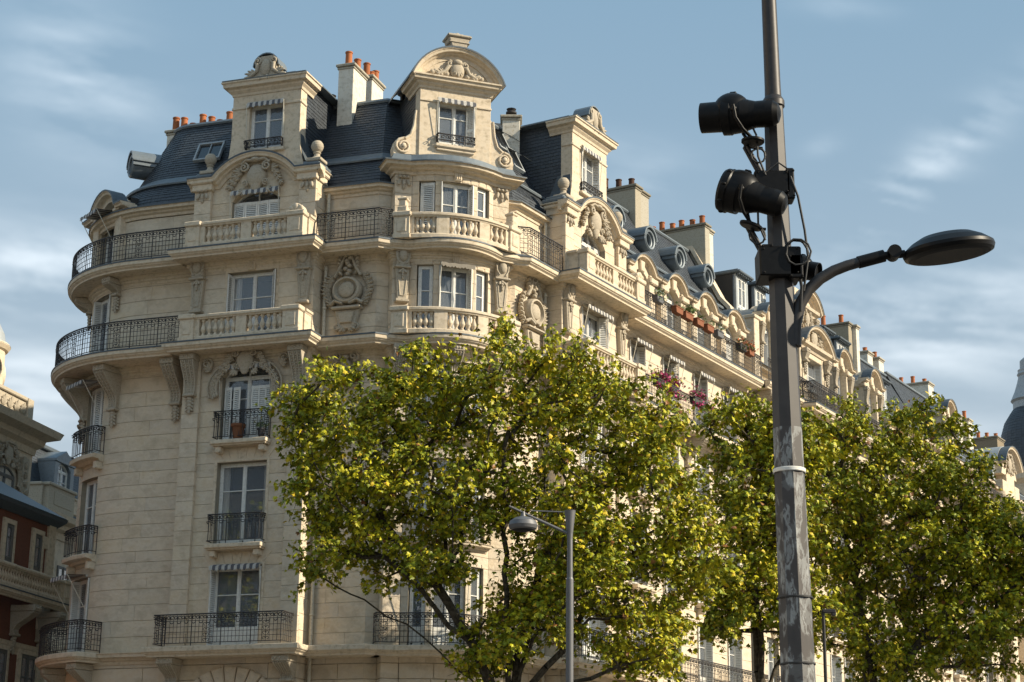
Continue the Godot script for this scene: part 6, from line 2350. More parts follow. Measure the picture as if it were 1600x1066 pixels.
	for i in prof.size() - 1:
		var a := []
		var e := []
		for k in 37:
			var ang := -TAU * k / 36.0
			a.append(dt * Vector3(cos(ang) * prof[i].x, prof[i].y, sin(ang) * prof[i].x))
			e.append(dt * Vector3(cos(ang) * prof[i + 1].x, prof[i + 1].y, sin(ang) * prof[i + 1].x))
		slates(sl, a, e, 0.2, 0.3)
	part("slate_dome", sl, M.slate, d).set_meta("kind", "stuff")
	m = MB.new()
	m.lathe([Vector2(2.6, 26.8), Vector2(2.62, 27.05), Vector2(2.36, 27.15)], Vector3.ZERO, 40)
	m.lathe([Vector2(1.38, 31.4), Vector2(1.36, 31.9), Vector2(1.5, 32.05), Vector2(1.42, 32.2), Vector2(1.2, 32.7), Vector2(1.0, 33.3), Vector2(0.9, 33.7), Vector2(0.98, 33.85), Vector2(0.9, 34.0), Vector2(0.92, 34.15), Vector2(0.76, 34.25), Vector2(0.74, 34.8), Vector2(0.4, 35.1), Vector2(0.1, 36.0), Vector2(0, 36.2)], Vector3.ZERO, 40)
	part("metal_lantern", m, M.pale_zinc, d, dt)


func skyl(parent: Node, t: Transform3D, w: float, h: float) -> void:
	var at := t * Transform3D(Basis(Vector3.RIGHT, -0.5), Vector3.ZERO)
	var k := knot("skylight", parent, at)
	var b := MB.new()
	for s: float in [-1.0, 1.0]:
		b.box(Vector3(s * w / 2, 0, 0.08), Vector3(0.09, h, 0.12), 0.01)
		b.box(Vector3(0, s * h / 2, 0.08), Vector3(w + 0.09, 0.09, 0.13), 0.01)
	part("frame", b, M.lead, k, at)
	var p := MB.new()
	p.box(Vector3(0, 0, 0.06), Vector3(w - 0.08, h - 0.08, 0.03))
	part("pane", p, M.dark_glass, k, at)


# ---------------------------------------------------------------- houses across the side street, on the left
func left_houses() -> void:
	var u := Vector3(0.2334, 0, -0.9724)
	var k7 := 1.167   # metres on these fronts
	var basis := Basis(u * k7, Vector3.UP * k7, Vector3(-u.z, 0, u.x) * k7)
	var up := func(y: float) -> float: return y * k7 - 0.267
	# brick house: its far end is at x = 0
	var t := Transform3D(basis, Vector3(-17.68, -0.267, -70.0))
	var h := thing("brick_house", "dark red brick house with stone window frames and a balustraded balcony", "building", t)
	var b := MB.new()
	b.col = Color(1, 1, 1)
	b.box(Vector3(-7, 6.35, -4), Vector3(14, 12.7, 8))
	part("wall", b, M.brick, h, t)
	b = MB.new()
	b.box(Vector3(-0.2, 6.2, 0.03), Vector3(0.5, 12.3, 0.12), 0.02)
	for k in 18:
		if k % 2:
			b.box(Vector3(-0.55, 0.5 + k * 0.66, 0.025), Vector3(0.3, 0.4, 0.1), 0.02)
	part("stone_quoin", b, M.trim, h, t)
	b = MB.new()
	b.xf = t
	b.sweep(PackedVector2Array([Vector2(-14, 0), Vector2(0.05, 0), Vector2(0.05, -6)]), [Vector2(-0.4, 12.3), Vector2(0.06, 12.3), Vector2(0.28, 12.5), Vector2(0.32, 12.62), Vector2(-1.0, 12.8), Vector2(-0.4, 12.3)])
	part("eaves", b, M.lead, h)
	b = MB.new()
	b.quad_to(t * Vector3(-14, 12.64, 0.3), t * Vector3(0.3, 12.64, 0.3), t * Vector3(0.3, 15.0, -4), t * Vector3(-14, 15.0, -4), Vector3.UP)
	b.quad_to(t * Vector3(0.3, 12.64, 0.3), t * Vector3(0.3, 15, -4), t * Vector3(0.3, 12.64, -8), t * Vector3(0.3, 12.6, -4), t.basis.x)
	b.col = Color(0.5, 0.5, 0.5)
	part("roof", b, M.slate, h)
	slab(h, pts(t, [[-14, 0.75], [0.3, 0.75], [0.3, -0.4]]), pts(t, [[-14, -0.1], [0.3, -0.4]]), up.call(9.75), "balcony_slab", true)
	balustrade(h, pts(t, [[-9, 0.55], [0.05, 0.55]]), up.call(9.78), [[5.2, 10.0]], [[10.5, 0.5, ""]])
	cornice(h, pts(t, [[-14, 0], [0.05, 0]]), up.call(8.3), 0.12, 0.42, "band")
	for x in [-1.1, -3.0, -5.0]:
		for e in [[5.9, 2.1, 1.0], [2.2, 2.2, 1.0], [10.7, 1.2, 0.5]]:
			var hw: float = e[2] / 2
			part("window_surround", once("bs%.1f" % e[1], func():
				var m := MB.new()
				m.sweep(PackedVector2Array([Vector2(-hw, 0), Vector2(-hw, e[1]), Vector2(hw, e[1]), Vector2(hw, 0)]), [Vector2(0, -0.05), Vector2(0.16, -0.05), Vector2(0.16, 0.07), Vector2(0.0, 0.1), Vector2(0, -0.05)], false)
				m.box(Vector3(0, -0.09, 0.07), Vector3(e[2] + 0.4, 0.16, 0.22), 0.02)
				return m), M.trim, h, tf(t, x, e[0], 0.0))
			window(h, tf(t, x, e[0], 0.07), e[2], e[1], {"deep": 0.04, "paint": "grey_paint", "one": e[2] < 0.6})
	for x in [-0.5, -2.2]:
		corbel(h, tf(t, x, 9.44, 0.0), 0.9, 0.8, 0.4)
	# stone house with a round lantern on its attic
	t = Transform3D(basis, Vector3(-21.88, -0.267, -81.7))
	h = thing("stone_house", "old stone house with rich carving and a round lantern on its attic", "building", t)
	b = MB.new()
	b.box(Vector3(-8, 8.9, -4), Vector3(16, 17.8, 8), 0.02)
	part("wall", b, M.stone, h, t)
	b = MB.new()
	b.xf = t
	b.sweep(PackedVector2Array([Vector2(-16, 0), Vector2(0, 0), Vector2(0, -7)]), [Vector2(-0.3, 16.95), Vector2(0.06, 16.95), Vector2(0.1, 17.2), Vector2(0.3, 17.35), Vector2(0.35, 17.55), Vector2(0.75, 17.7), Vector2(0.85, 17.95), Vector2(-0.3, 18.1), Vector2(-0.3, 16.95)])
	part("cornice", b, M.trim, h)
	b = MB.new()
	b.box(Vector3(-5.2, 18.55, -3.3), Vector3(10, 1.0, 6.2), 0.02)
	b.box(Vector3(-5.2, 19.1, -3.3), Vector3(10.2, 0.16, 6.4), 0.03)
	for k in 9:
		acanthus(b, -0.8 - k * 0.5, 18.45, PI / 2, 0.5, -0.18)
	b.box(Vector3(-0.35, 18.6, -0.28), Vector3(0.45, 1.1, 0.45), 0.02)
	part("attic", b, M.carving, h, t)
	b = MB.new()
	b.lathe([Vector2(1.0, 19.1), Vector2(1.0, 20.75), Vector2(1.1, 20.8), Vector2(1.2, 20.95), Vector2(1.15, 21.05)], Vector3(-2.0, 0, -1.6), 24)
	part("lantern", b, M.trim, h, t)
	b = MB.new()
	b.lathe([Vector2(1.2, 20.98), Vector2(1.0, 21.1), Vector2(0.92, 21.5), Vector2(0.6, 22.1), Vector2(0.0, 22.4)], Vector3(-2.0, 0, -1.6), 24)
	part("lantern_cap", b, M.pale_zinc, h, t)
	for a in [-0.35, 1.2, -1.9]:
		var q := t * Transform3D(Basis(Vector3.UP, a), Vector3(-2.0, 19.95, -1.6)) * Transform3D(Basis(), Vector3(0, 0, 0.98))
		b = MB.new()
		b.xf = Transform3D(Basis(Vector3.RIGHT, PI / 2).scaled(Vector3(0.8, 1.2, 1)), Vector3.ZERO)
		b.lathe([Vector2(0.36, 0.02), Vector2(0.38, 0.1), Vector2(0.5, 0.1), Vector2(0.52, -0.1)], Vector3.ZERO, 20)
		part("oval_frame", b, M.trim, h, q)
		b = MB.new()
		b.xf = Transform3D(Basis(Vector3.RIGHT, PI / 2).scaled(Vector3(0.8, 1.2, 1)), Vector3.ZERO)
		b.lathe([Vector2(0.0, 0.04), Vector2(0.37, 0.04)], Vector3.ZERO, 20)
		part("oval_pane", b, M.dark_glass, h, q)
	for x in [-2.1, -5.5]:
		window(h, tf(t, x, 13.6, 0.05), 1.5, 2.5, {"deep": 0.03, "arch": 0.3, "paint": "grey_paint"})
		part("wreath", kept["wreath"], M.carving, h, tf(t, x, 16.3, 0.05))
		for s: float in [-1.0, 1.0]:
			b = MB.new()
			b.box(Vector3(0, 14.9, 0.08), Vector3(0.45, 3.6, 0.2), 0.02)
			for k in 9:
				acanthus(b, (k % 2 - 0.5) * 0.12, 13.5 + k * 0.34, PI / 2 + sin(k * 2.0) * 0.6, 0.36, 0.18)
			part("carved_pilaster", b, M.carving, h, tf(t, x + s * 1.35, 0, 0.0))
	cornice(h, pts(t, [[-16, 0], [0, 0], [0, -6]]), up.call(13.0), 0.58, 0.58, "band", true)
	# slate-roofed house further back
	t = Transform3D(basis, Vector3(-23.7, -0.267, -91.0))
	h = thing("mansard_house", "grey slate-roofed house with one arched dormer above a stone balustrade", "building", t)
	b = MB.new()
	b.box(Vector3(6.5, 8.1, -5), Vector3(13, 16.2, 10), 0.02)
	part("wall", b, M.stone, h, t)
	b = MB.new()
	b.xf = t
	b.sweep(PackedVector2Array([Vector2(0, -9), Vector2(0, 0), Vector2(13, 0)]), [Vector2(-0.3, 15.3), Vector2(0.05, 15.3), Vector2(0.1, 15.6), Vector2(0.3, 15.7), Vector2(0.34, 15.9), Vector2(0.62, 16.0), Vector2(0.68, 16.25), Vector2(-0.3, 16.4), Vector2(-0.3, 15.3)])
	part("cornice", b, M.trim, h)
	b = MB.new()
	b.box(Vector3(0.15, 16.9, -3), Vector3(0.4, 1.1, 6), 0.02)
	b.box(Vector3(1.3, 16.9, 0.1), Vector3(2.4, 1.1, 0.35), 0.02)
	b.box(Vector3(1.3, 17.5, 0.1), Vector3(2.6, 0.14, 0.5), 0.03)
	b.box(Vector3(0.15, 17.5, -3), Vector3(0.55, 0.14, 6), 0.03)
	b.box(Vector3(1.4, 16.95, 0.28), Vector3(1.7, 0.6, 0.04), 0.015)
	part("parapet", b, M.carving, h, t)
	balustrade(h, pts(t, [[2.6, 0.1], [8.0, 0.1]]), up.call(16.6), [[0.35, 3.0], [3.5, 5.8]])
	var sl := MB.new()
	slates(sl, [t * Vector3(0.6, 16.4, -8), t * Vector3(0.6, 16.4, -0.9), t * Vector3(13, 16.4, -0.9)], [t * Vector3(1.3, 19.7, -8), t * Vector3(1.3, 19.7, -1.7), t * Vector3(13, 19.7, -1.7)], 0.16, 0.26)
	var rf := part("roof", sl, M.slate, h)
	b = MB.new()
	b.box(Vector3(7.3, 19.8, -5.6), Vector3(12.4, 0.2, 8.2), 0.04)
	part("zinc_ridge", b, M.lead, rf, t)
	var dt := tf(t, 3.1, 17.0, -0.75)
	var d := knot("dormer", h, dt)
	b = MB.new()
	for s: float in [-1.0, 1.0]:
		b.box(Vector3(s * 0.78, 0.9, -1.0), Vector3(0.36, 2.2, 2.2), 0.02)
	b.prism(PackedVector2Array([Vector2(-0.98, 2.0), Vector2(0.98, 2.0), Vector2(0.98, 2.12), Vector2(0.0, 2.62), Vector2(-0.98, 2.12)]), -2.0, 0.14, 0.02)
	var poly := rise(0.6, 0.3, 1.75, 8)
	poly.append(Vector2(0.62, 2.05))
	poly.append(Vector2(-0.62, 2.05))
	b.prism(poly, -0.5, 0.08)
	part("casing", b, M.zinc, d, dt)
	window(d, tf(dt, 0, 0.2, 0.0), 1.2, 1.8, {"deep": 0.1, "arch": 0.3})
	for x in [1.0, 3.4, 6.0]:
		for y in [11.6, 7.4, 3.2]:
			window(h, tf(t, x + 1.4, y, 0.05), 1.1, 2.6, {"deep": 0.03, "paint": "grey_paint"})
			b = MB.new()
			b.box(Vector3(0, 0, 0.04), Vector3(0.75, 2.9, 0.1), 0.02)
			b.box(Vector3(0, -2.6, 0.04), Vector3(0.75, 0.9, 0.1), 0.02)
			part("wall_panel", b, M.trim, h, tf(t, x + 0.1, y + 1.4, 0))
	cornice(h, pts(t, [[0, -6], [0, 0], [13, 0]]), up.call(10.6), 0.24, 0.46, "band")


# ---------------------------------------------------------------- houses behind the camera, seen only in the window panes and by the light they keep out, and one unseen house added to shade the left houses
func opposite_house(label: String, t: Transform3D, w: float, eave: float) -> void:
	var h := thing("apartment_building", label, "building", t, "houses across the junction")
	var b := MB.new()
	b.box(Vector3(0, eave / 2, -5), Vector3(w, eave, 10), 0.03)
	part("wall", b, M.trim, h, t)
	b = MB.new()
	b.prism(PackedVector2Array([Vector2(-10.2, eave), Vector2(0.3, eave), Vector2(-0.6, eave + 2.2), Vector2(-3.0, eave + 4.2), Vector2(-8.0, eave + 4.2)]), -w / 2, w / 2, 0.0, true)
	part("roof", b, M.slate, h, t * Transform3D(Basis(Vector3.UP, -PI / 2), Vector3.ZERO))
	for y in [4.0, 7.4, eave - 0.1]:
		cornice(h, pts(t, [[-w / 2, 0], [w / 2, 0]]), y, 0.4, 0.4, "cornice")
	var n := int(w / 2.5)
	for row in int((eave - 4.5) / 3.3):
		for k in n:
			var at := tf(t, -w / 2 + w * (k + 0.5) / n, 4.8 + row * 3.3, 0.02)
			var f := part("window", once("oppwin", func():
				var m := MB.new()
				m.sweep(PackedVector2Array([Vector2(-0.55, 0), Vector2(-0.55, 2.1), Vector2(0.55, 2.1), Vector2(0.55, 0), Vector2(-0.55, 0)]), [Vector2(-0.08, -0.02), Vector2(0.06, -0.02), Vector2(0.06, 0.06), Vector2(-0.08, 0.05), Vector2(-0.08, -0.02)], false)
				m.box(Vector3(0, 1.05, 0.02), Vector3(0.08, 2.0, 0.05))
				return m), M.white_paint, h, at)
			part("pane", once("opppane", func():
				var m := MB.new()
				m.box(Vector3(0, 1.05, 0.0), Vector3(1.0, 2.0, 0.02))
				return m), M.dark_glass, f, at)


func opposite_houses() -> void:
	var left := Transform3D(Basis(Vector3(-0.9455, 0, -0.3256), Vector3.UP, Vector3(0.3256, 0, -0.9455)), Vector3(-21, 0, -17))
	opposite_house("stone house out of view, nearer end of the row facing the rounded corner", tf(left, -1.0), 14.0, 21.0)
	opposite_house("stone house out of view, middle of the row facing the rounded corner", tf(left, 13.2, 0, 0.3), 14.0, 19.5)
	opposite_house("stone house out of view, far end of the row facing the rounded corner", tf(left, 27.4), 14.0, 22.0)
	var behind := Transform3D(Basis(Vector3(0.2334, 0, 0.9724), Vector3.UP, Vector3(-0.9724, 0, 0.2334)), Vector3(-9.3, 0, -83.4))
	opposite_house("tall unseen house added in the side street to shade the left houses, behind the corner building", behind, 28.0, 27.5)  # added blocker, its height chosen to keep sun off the left houses
	var right := Transform3D(Basis(Vector3(-0.793, 0, 0.609), Vector3.UP, Vector3(-0.609, 0, -0.793)), Vector3(45, 0, 3))
	opposite_house("stone house out of view, nearer end of the row facing the curved bay", tf(right, 7.0), 14.0, 20.0)
	opposite_house("stone house out of view, far end of the row facing the curved bay", tf(right, -7.2, 0, 0.2), 14.0, 21.5)


# ---------------------------------------------------------------- plane trees
func leaf_shape() -> ArrayMesh:
	var b := MB.new()
	var out := [[0.0, 0.0], [0.20, -0.06], [0.52, 0.10], [0.30, 0.24], [0.46, 0.56], [0.20, 0.50], [0.0, 0.98], [-0.20, 0.50], [-0.46, 0.56], [-0.30, 0.24], [-0.52, 0.10], [-0.20, -0.06]]
	var mid := Vector3(0, 0.28, 0.03)
	for i in out.size():
		var p: Array = out[i]
		var q: Array = out[(i + 1) % out.size()]
		var a := Vector3(p[0], p[1], -absf(p[0]) * 0.22 - p[1] * p[1] * 0.16)
		var c := Vector3(q[0], q[1], -absf(q[0]) * 0.22 - q[1] * q[1] * 0.16)
		b.tri(mid, a, c)
	return b.mesh()


var the_leaf: ArrayMesh

func tree(called: String, label: String, foot: Vector3, fork: float, thick: float, crown: Array, depth: float, clumps: int, per: int, leaf_size: float, seed_: int, yellow: float) -> void:
	var r := RandomNumberGenerator.new()
	r.seed = seed_
	var t := thing(called, label, "tree", Transform3D(Basis(), foot), "plane trees before the houses")
	# places of the leaf clumps, spread through the lobes of the crown
	var places: Array[Vector3] = []
	var total := 0.0
	for e in crown:
		total += e[2] * e[3]
	for e in crown:
		var n := maxi(2, roundi(clumps * e[2] * e[3] / total))
		for k in n:
			var best := Vector3.ZERO
			var far := -1.0
			for trial in 6:
				var d := Vector3(r.randfn(), r.randfn(), r.randfn()).normalized() * pow(r.randf(), 0.42)
				var dz: float = minf(depth, maxf(e[2], e[3]) * 1.15)
				var p := Vector3(e[0] + d.x * (e[2] - 0.25), e[1] + d.y * (e[3] - 0.2), foot.z + d.z * dz)
				var near := 1e9
				for o in places:
					near = minf(near, o.distance_squared_to(p))
				if near > far:
					far = near
					best = p
			places.append(best)
	# skeleton: every clump is joined to the nearest limb already grown
	var node: Array[Vector3] = []
	var parent: Array[int] = []
	var steps := 7
	var lean := Vector3(r.randf_range(-0.25, 0.25), 0, r.randf_range(-0.2, 0.2))
	for k in steps + 1:
		var f := float(k) / steps
		node.append(foot + Vector3(0, fork * f, 0) + lean * f * f)
		parent.append(k - 1)
	# a few main limbs first, rising steeply from the fork into the lobes of the crown
	for q in range(0, crown.size(), 2):
		var e: Array = crown[q]
		var goal := Vector3(lerpf(foot.x, e[0], 0.8), lerpf(fork, e[1], 0.72), foot.z + r.randf_range(-0.8, 0.8))
		if goal.y < fork + 0.8:
			continue
		var a := node[steps]
		var n := ceili(a.distance_to(goal) / 0.6)
		var last := steps
		for k in n:
			var f := (k + 1.0) / n
			var p := a.lerp(goal, f)
			p.y = lerpf(a.y, goal.y, pow(f, 0.8))
			p.x = lerpf(a.x, goal.x, pow(f, 1.25))
			node.append(p + Vector3(r.randfn(), r.randfn(), r.randfn()) * 0.05)
			parent.append(last)
			last = node.size() - 1
	var order := places.duplicate()
	var top := node[steps]
	order.sort_custom(func(a, b): return a.distance_squared_to(top) < b.distance_squared_to(top))
	var ends: Array[int] = []
	for p: Vector3 in order:
		var best := steps
		var cost := 1e9
		for i in range(steps - 1, node.size()):
			var v := p - node[i]
			var c := v.length() * (1.0 if v.y > -0.2 else 1.5)
			if parent[i] >= 0:
				var along_ := (node[i] - node[parent[i]]).normalized()
				c *= 1.25 - 0.25 * along_.dot(v.normalized())
			if c < cost:
				cost = c
				best = i
		var a := node[best]
		var length := a.distance_to(p)
		var n := maxi(1, ceili(length / 0.55))
		var last := best
		var bend := Vector3(r.randfn(), r.randfn() * 0.6, r.randfn()) * length * 0.06 + Vector3(0, -length * 0.05, 0)
		for k in n:
			var f := (k + 1.0) / n
			node.append(a.lerp(p, f) + bend * sin(f * PI) + Vector3(r.randfn(), r.randfn(), r.randfn()) * 0.035)
			parent.append(last)
			last = node.size() - 1
		ends.append(last)
	var bearing := PackedFloat32Array()
	bearing.resize(node.size())
	for e in ends:
		var i := e
		while i >= 0:
			bearing[i] += 1.0
			i = parent[i]
	var wood := MB.new()
	var stem := MB.new()
	for i in range(1, node.size()):
		var pr := parent[i]
		var ra := 0.013 + thick * pow(bearing[pr] / clumps, 0.52)
		var rb := 0.011 + thick * pow(bearing[i] / clumps, 0.52)
		if pr >= steps and bearing[pr] > bearing[i] * 2.5:
			ra = minf(ra, rb * 1.6)
		(stem if i <= steps else wood).tube([node[pr], node[i]], ra, rb, 8 if ra > 0.08 else 5, false)
	# twigs and leaves
	var xs: Array[Transform3D] = []
	var cs: Array[Color] = []
	for e in ends:
		var c := node[e]
		var clump_yellow := r.randf()  # random extra share of yellow-green leaves in this clump
		for w in 9:
			var d := Vector3(r.randfn(), r.randfn() * 0.8 - 0.05, r.randfn()).normalized()
			var tip := c + d * r.randf_range(0.3, 0.85)
			var half := c.lerp(tip, 0.5) + Vector3(0, 0.05, 0)
			wood.tube([c, half, tip], 0.009, 0.004, 3, false)
			var n := roundi(per / 9.0 * r.randf_range(0.6, 1.4))
			for k in n:
				var f := pow(r.randf(), 0.6)
				var p := c.lerp(tip, f) + Vector3(r.randfn(), r.randfn(), r.randfn()) * 0.10
				var hang := Vector3(d.x * 0.7 + r.randfn() * 0.5, -0.55 + r.randfn() * 0.4, d.z * 0.7 + r.randfn() * 0.5).normalized()
				var face := Vector3(r.randfn() * 0.6, 0.9 + r.randfn() * 0.35, r.randfn() * 0.6)
				face = (face - hang * face.dot(hang)).normalized()
				var s := leaf_size * r.randf_range(0.65, 1.3)
				xs.append(Transform3D(Basis(hang.cross(face).normalized() * s, hang * s, face * s), p))
				var g := r.randf()
				var tone := r.randf_range(0.7, 1.2)
				var col := Color(0.185, 0.215, 0.010)
				if g < yellow * 0.22:
					col = Color(0.60, 0.44, 0.03)
				elif g < yellow + clump_yellow * 0.4:
					col = Color(0.42, 0.39, 0.014)
				elif g > 0.975:
					col = Color(0.22, 0.10, 0.03)
				cs.append(Color(col.r * tone, col.g * tone, col.b * tone))
	part("trunk", stem, M.bark, t)
	part("branches", wood, M.bark, t).set_meta("kind", "stuff")
	var mm := MultiMesh.new()
	mm.transform_format = MultiMesh.TRANSFORM_3D
	mm.use_colors = true
	mm.mesh = the_leaf
	mm.instance_count = xs.size()
	for i in xs.size():
		mm.set_instance_transform(i, xs[i])
		mm.set_instance_color(i, cs[i])
	var crown_ := MultiMeshInstance3D.new()
	crown_.name = "crown"
	crown_.multimesh = mm
	crown_.material_override = M.leaf
	t.add_child(crown_)
	crown_.global_transform = Transform3D()
	crown_.set_meta("kind", "stuff")


func trees() -> void:
	the_leaf = leaf_shape()
	tree("plane_tree", "tall leafy plane tree covering the middle of the corner building's fronts", Vector3(-0.1, 0, -44.5), 4.6, 0.19, [[-4.47, 12.48, 1.69, 1.42], [-2.56, 13.00, 1.93, 1.42], [-0.21, 14.70, 0.39, 0.58], [0.02, 13.03, 1.85, 1.51], [1.87, 13.05, 1.53, 1.60], [3.39, 11.91, 1.36, 1.41], [-3.77, 10.69, 1.99, 1.22], [-1.23, 10.55, 2.22, 1.63], [1.47, 10.26, 2.06, 1.79], [3.85, 10.13, 1.11, 1.62], [2.57, 8.53, 2.04, 1.43], [4.46, 9.02, 0.94, 1.28], [-4.35, 9.24, 1.34, 1.04], [-2.14, 8.95, 1.41, 0.87], [0.85, 7.88, 1.72, 1.26], [-0.38, 6.78, 1.24, 0.93], [3.19, 6.98, 1.40, 1.09], [-5.28, 12.63, 0.72, 0.66]], 2.2, 285, 185, 0.125, 11, 0.34)
	tree("plane_tree", "plane tree with a slender dark trunk standing just behind the tall lamp post", Vector3(7.4, 0, -52), 5.6, 0.16, [[6.58, 13.87, 1.03, 1.45], [7.61, 13.69, 1.12, 1.25], [6.81, 11.79, 1.30, 1.71], [8.01, 11.61, 1.11, 1.70], [7.04, 9.74, 1.47, 1.48], [8.45, 13.51, 0.93, 1.35], [8.11, 8.84, 1.28, 1.28], [6.10, 8.82, 0.91, 1.10]], 2.2, 120, 170, 0.14, 23, 0.3)
	tree("plane_tree", "broad dense plane tree filling the lower corner beyond the lamp post", Vector3(10.9, 0, -56), 5.4, 0.21, [[10.30, 14.44, 1.51, 1.56], [12.72, 14.47, 1.41, 1.56], [11.43, 12.62, 2.00, 1.84], [13.66, 13.25, 1.40, 1.64], [10.00, 11.79, 1.39, 1.82], [12.54, 10.83, 2.18, 2.01], [14.77, 11.85, 1.39, 1.62], [15.44, 9.87, 1.77, 1.79], [10.49, 9.22, 1.57, 1.38], [13.80, 8.68, 1.96, 1.57], [11.80, 7.88, 1.56, 1.17], [16.32, 11.27, 1.39, 1.41]], 2.6, 250, 180, 0.14, 37, 0.24)
	tree("plane_tree", "plane tree beyond the picture's right edge, next along the row after the broad one", Vector3(20.0, 0, -54), 5.5, 0.22, [[20.0, 13.6, 3.4, 3.0], [21.8, 10.8, 2.8, 2.4], [18.9, 10.6, 2.4, 2.4], [20.2, 8.4, 3.0, 2.0]], 3.4, 110, 120, 0.17, 61, 0.24)
	# trees on the near side of the junction, out of the frame: the low windows mirror them
	tree("plane_tree", "plane tree across the junction, beyond the picture's left edge, nearer the camera", Vector3(-25, 0, -40), 5.5, 0.26, [[-25, 13.5, 4.0, 3.6], [-27.5, 10.5, 3.2, 2.6], [-22.5, 10.5, 3.2, 2.6], [-25, 8.5, 3.6, 2.2]], 4.0, 90, 90, 0.2, 51, 0.2)
	tree("plane_tree", "plane tree across the junction, beyond the picture's left edge, farther back", Vector3(-33, 0, -46), 5.5, 0.26, [[-33, 13.5, 4.0, 3.6], [-35.5, 10.5, 3.2, 2.6], [-30.5, 10.5, 3.2, 2.6], [-33, 8.5, 3.6, 2.2]], 4.0, 90, 90, 0.2, 57, 0.2)


# ---------------------------------------------------------------- lamps
func projector(parent: Node, at: Transform3D, visor := true) -> void:   # a floodlight pointing along -x: head in front, domed body, long tail
	part("projector", once("projector%s" % visor, func():
		var b := MB.new()
		b.xf = Transform3D(Basis(Vector3(0, 0, 1), PI / 2), Vector3.ZERO)   # y of the lathe now points to -x
		if visor:
			b.lathe([Vector2(0.0, 0.25), Vector2(0.1, 0.25), Vector2(0.102, 0.285), Vector2(0.112, 0.285), Vector2(0.114, 0.13), Vector2(0.14, 0.12), Vector2(0.142, 0.06), Vector2(0.135, 0.05)], Vector3.ZERO, 30)
		else:
			b.lathe([Vector2(0.0, 0.19), Vector2(0.12, 0.2), Vector2(0.15, 0.19), Vector2(0.162, 0.17), Vector2(0.162, 0.13), Vector2(0.152, 0.12), Vector2(0.152, 0.05), Vector2(0.135, 0.05)], Vector3.ZERO, 30)
			for k in 8:
				b.ball(Vector3(cos(TAU * k / 8) * 0.16, 0.15, sin(TAU * k / 8) * 0.16), Vector3(0.014, 0.02, 0.014), 6, 4)
		b.lathe([Vector2(0.135, 0.05), Vector2(0.128, -0.02), Vector2(0.108, -0.08), Vector2(0.098, -0.12), Vector2(0.1, -0.2), Vector2(0.094, -0.25), Vector2(0.07, -0.285), Vector2(0.03, -0.3), Vector2(0.0, -0.302)], Vector3(0.0, 0, 0), 30)
		b.xf = Transform3D()
		if visor:
			b.ball(Vector3(-0.06, 0.04, 0), Vector3(0.14, 0.135, 0.135), 22, 14)
		else:
			b.ball(Vector3(-0.07, 0.02, 0), Vector3(0.16, 0.155, 0.15), 22, 14)
		b.box(Vector3(-0.05, 0.178, 0), Vector3(0.05, 0.02, 0.04), 0.006)
		for z: float in [-0.14, 0.14]:
			b.ball(Vector3(-0.02, 0.0, z), Vector3(0.025, 0.025, 0.02), 8, 5)
		return b), M.lamp_black, parent, at)
	part("yoke", once("yoke", func():
		var b := MB.new()
		for z: float in [-0.165, 0.165]:
			b.tube([Vector3(-0.02, 0.02, z), Vector3(0.0, -0.08, z), Vector3(0.05, -0.16, z * 0.8), Vector3(0.1, -0.2, z * 0.3)], 0.013, -1, 6)
		b.lathe([Vector2(0.0, -0.225), Vector2(0.075, -0.225), Vector2(0.085, -0.215), Vector2(0.085, -0.2), Vector2(0.0, -0.195)], Vector3(0.1, 0, 0), 18)
		return b), M.lamp_black, parent, at)


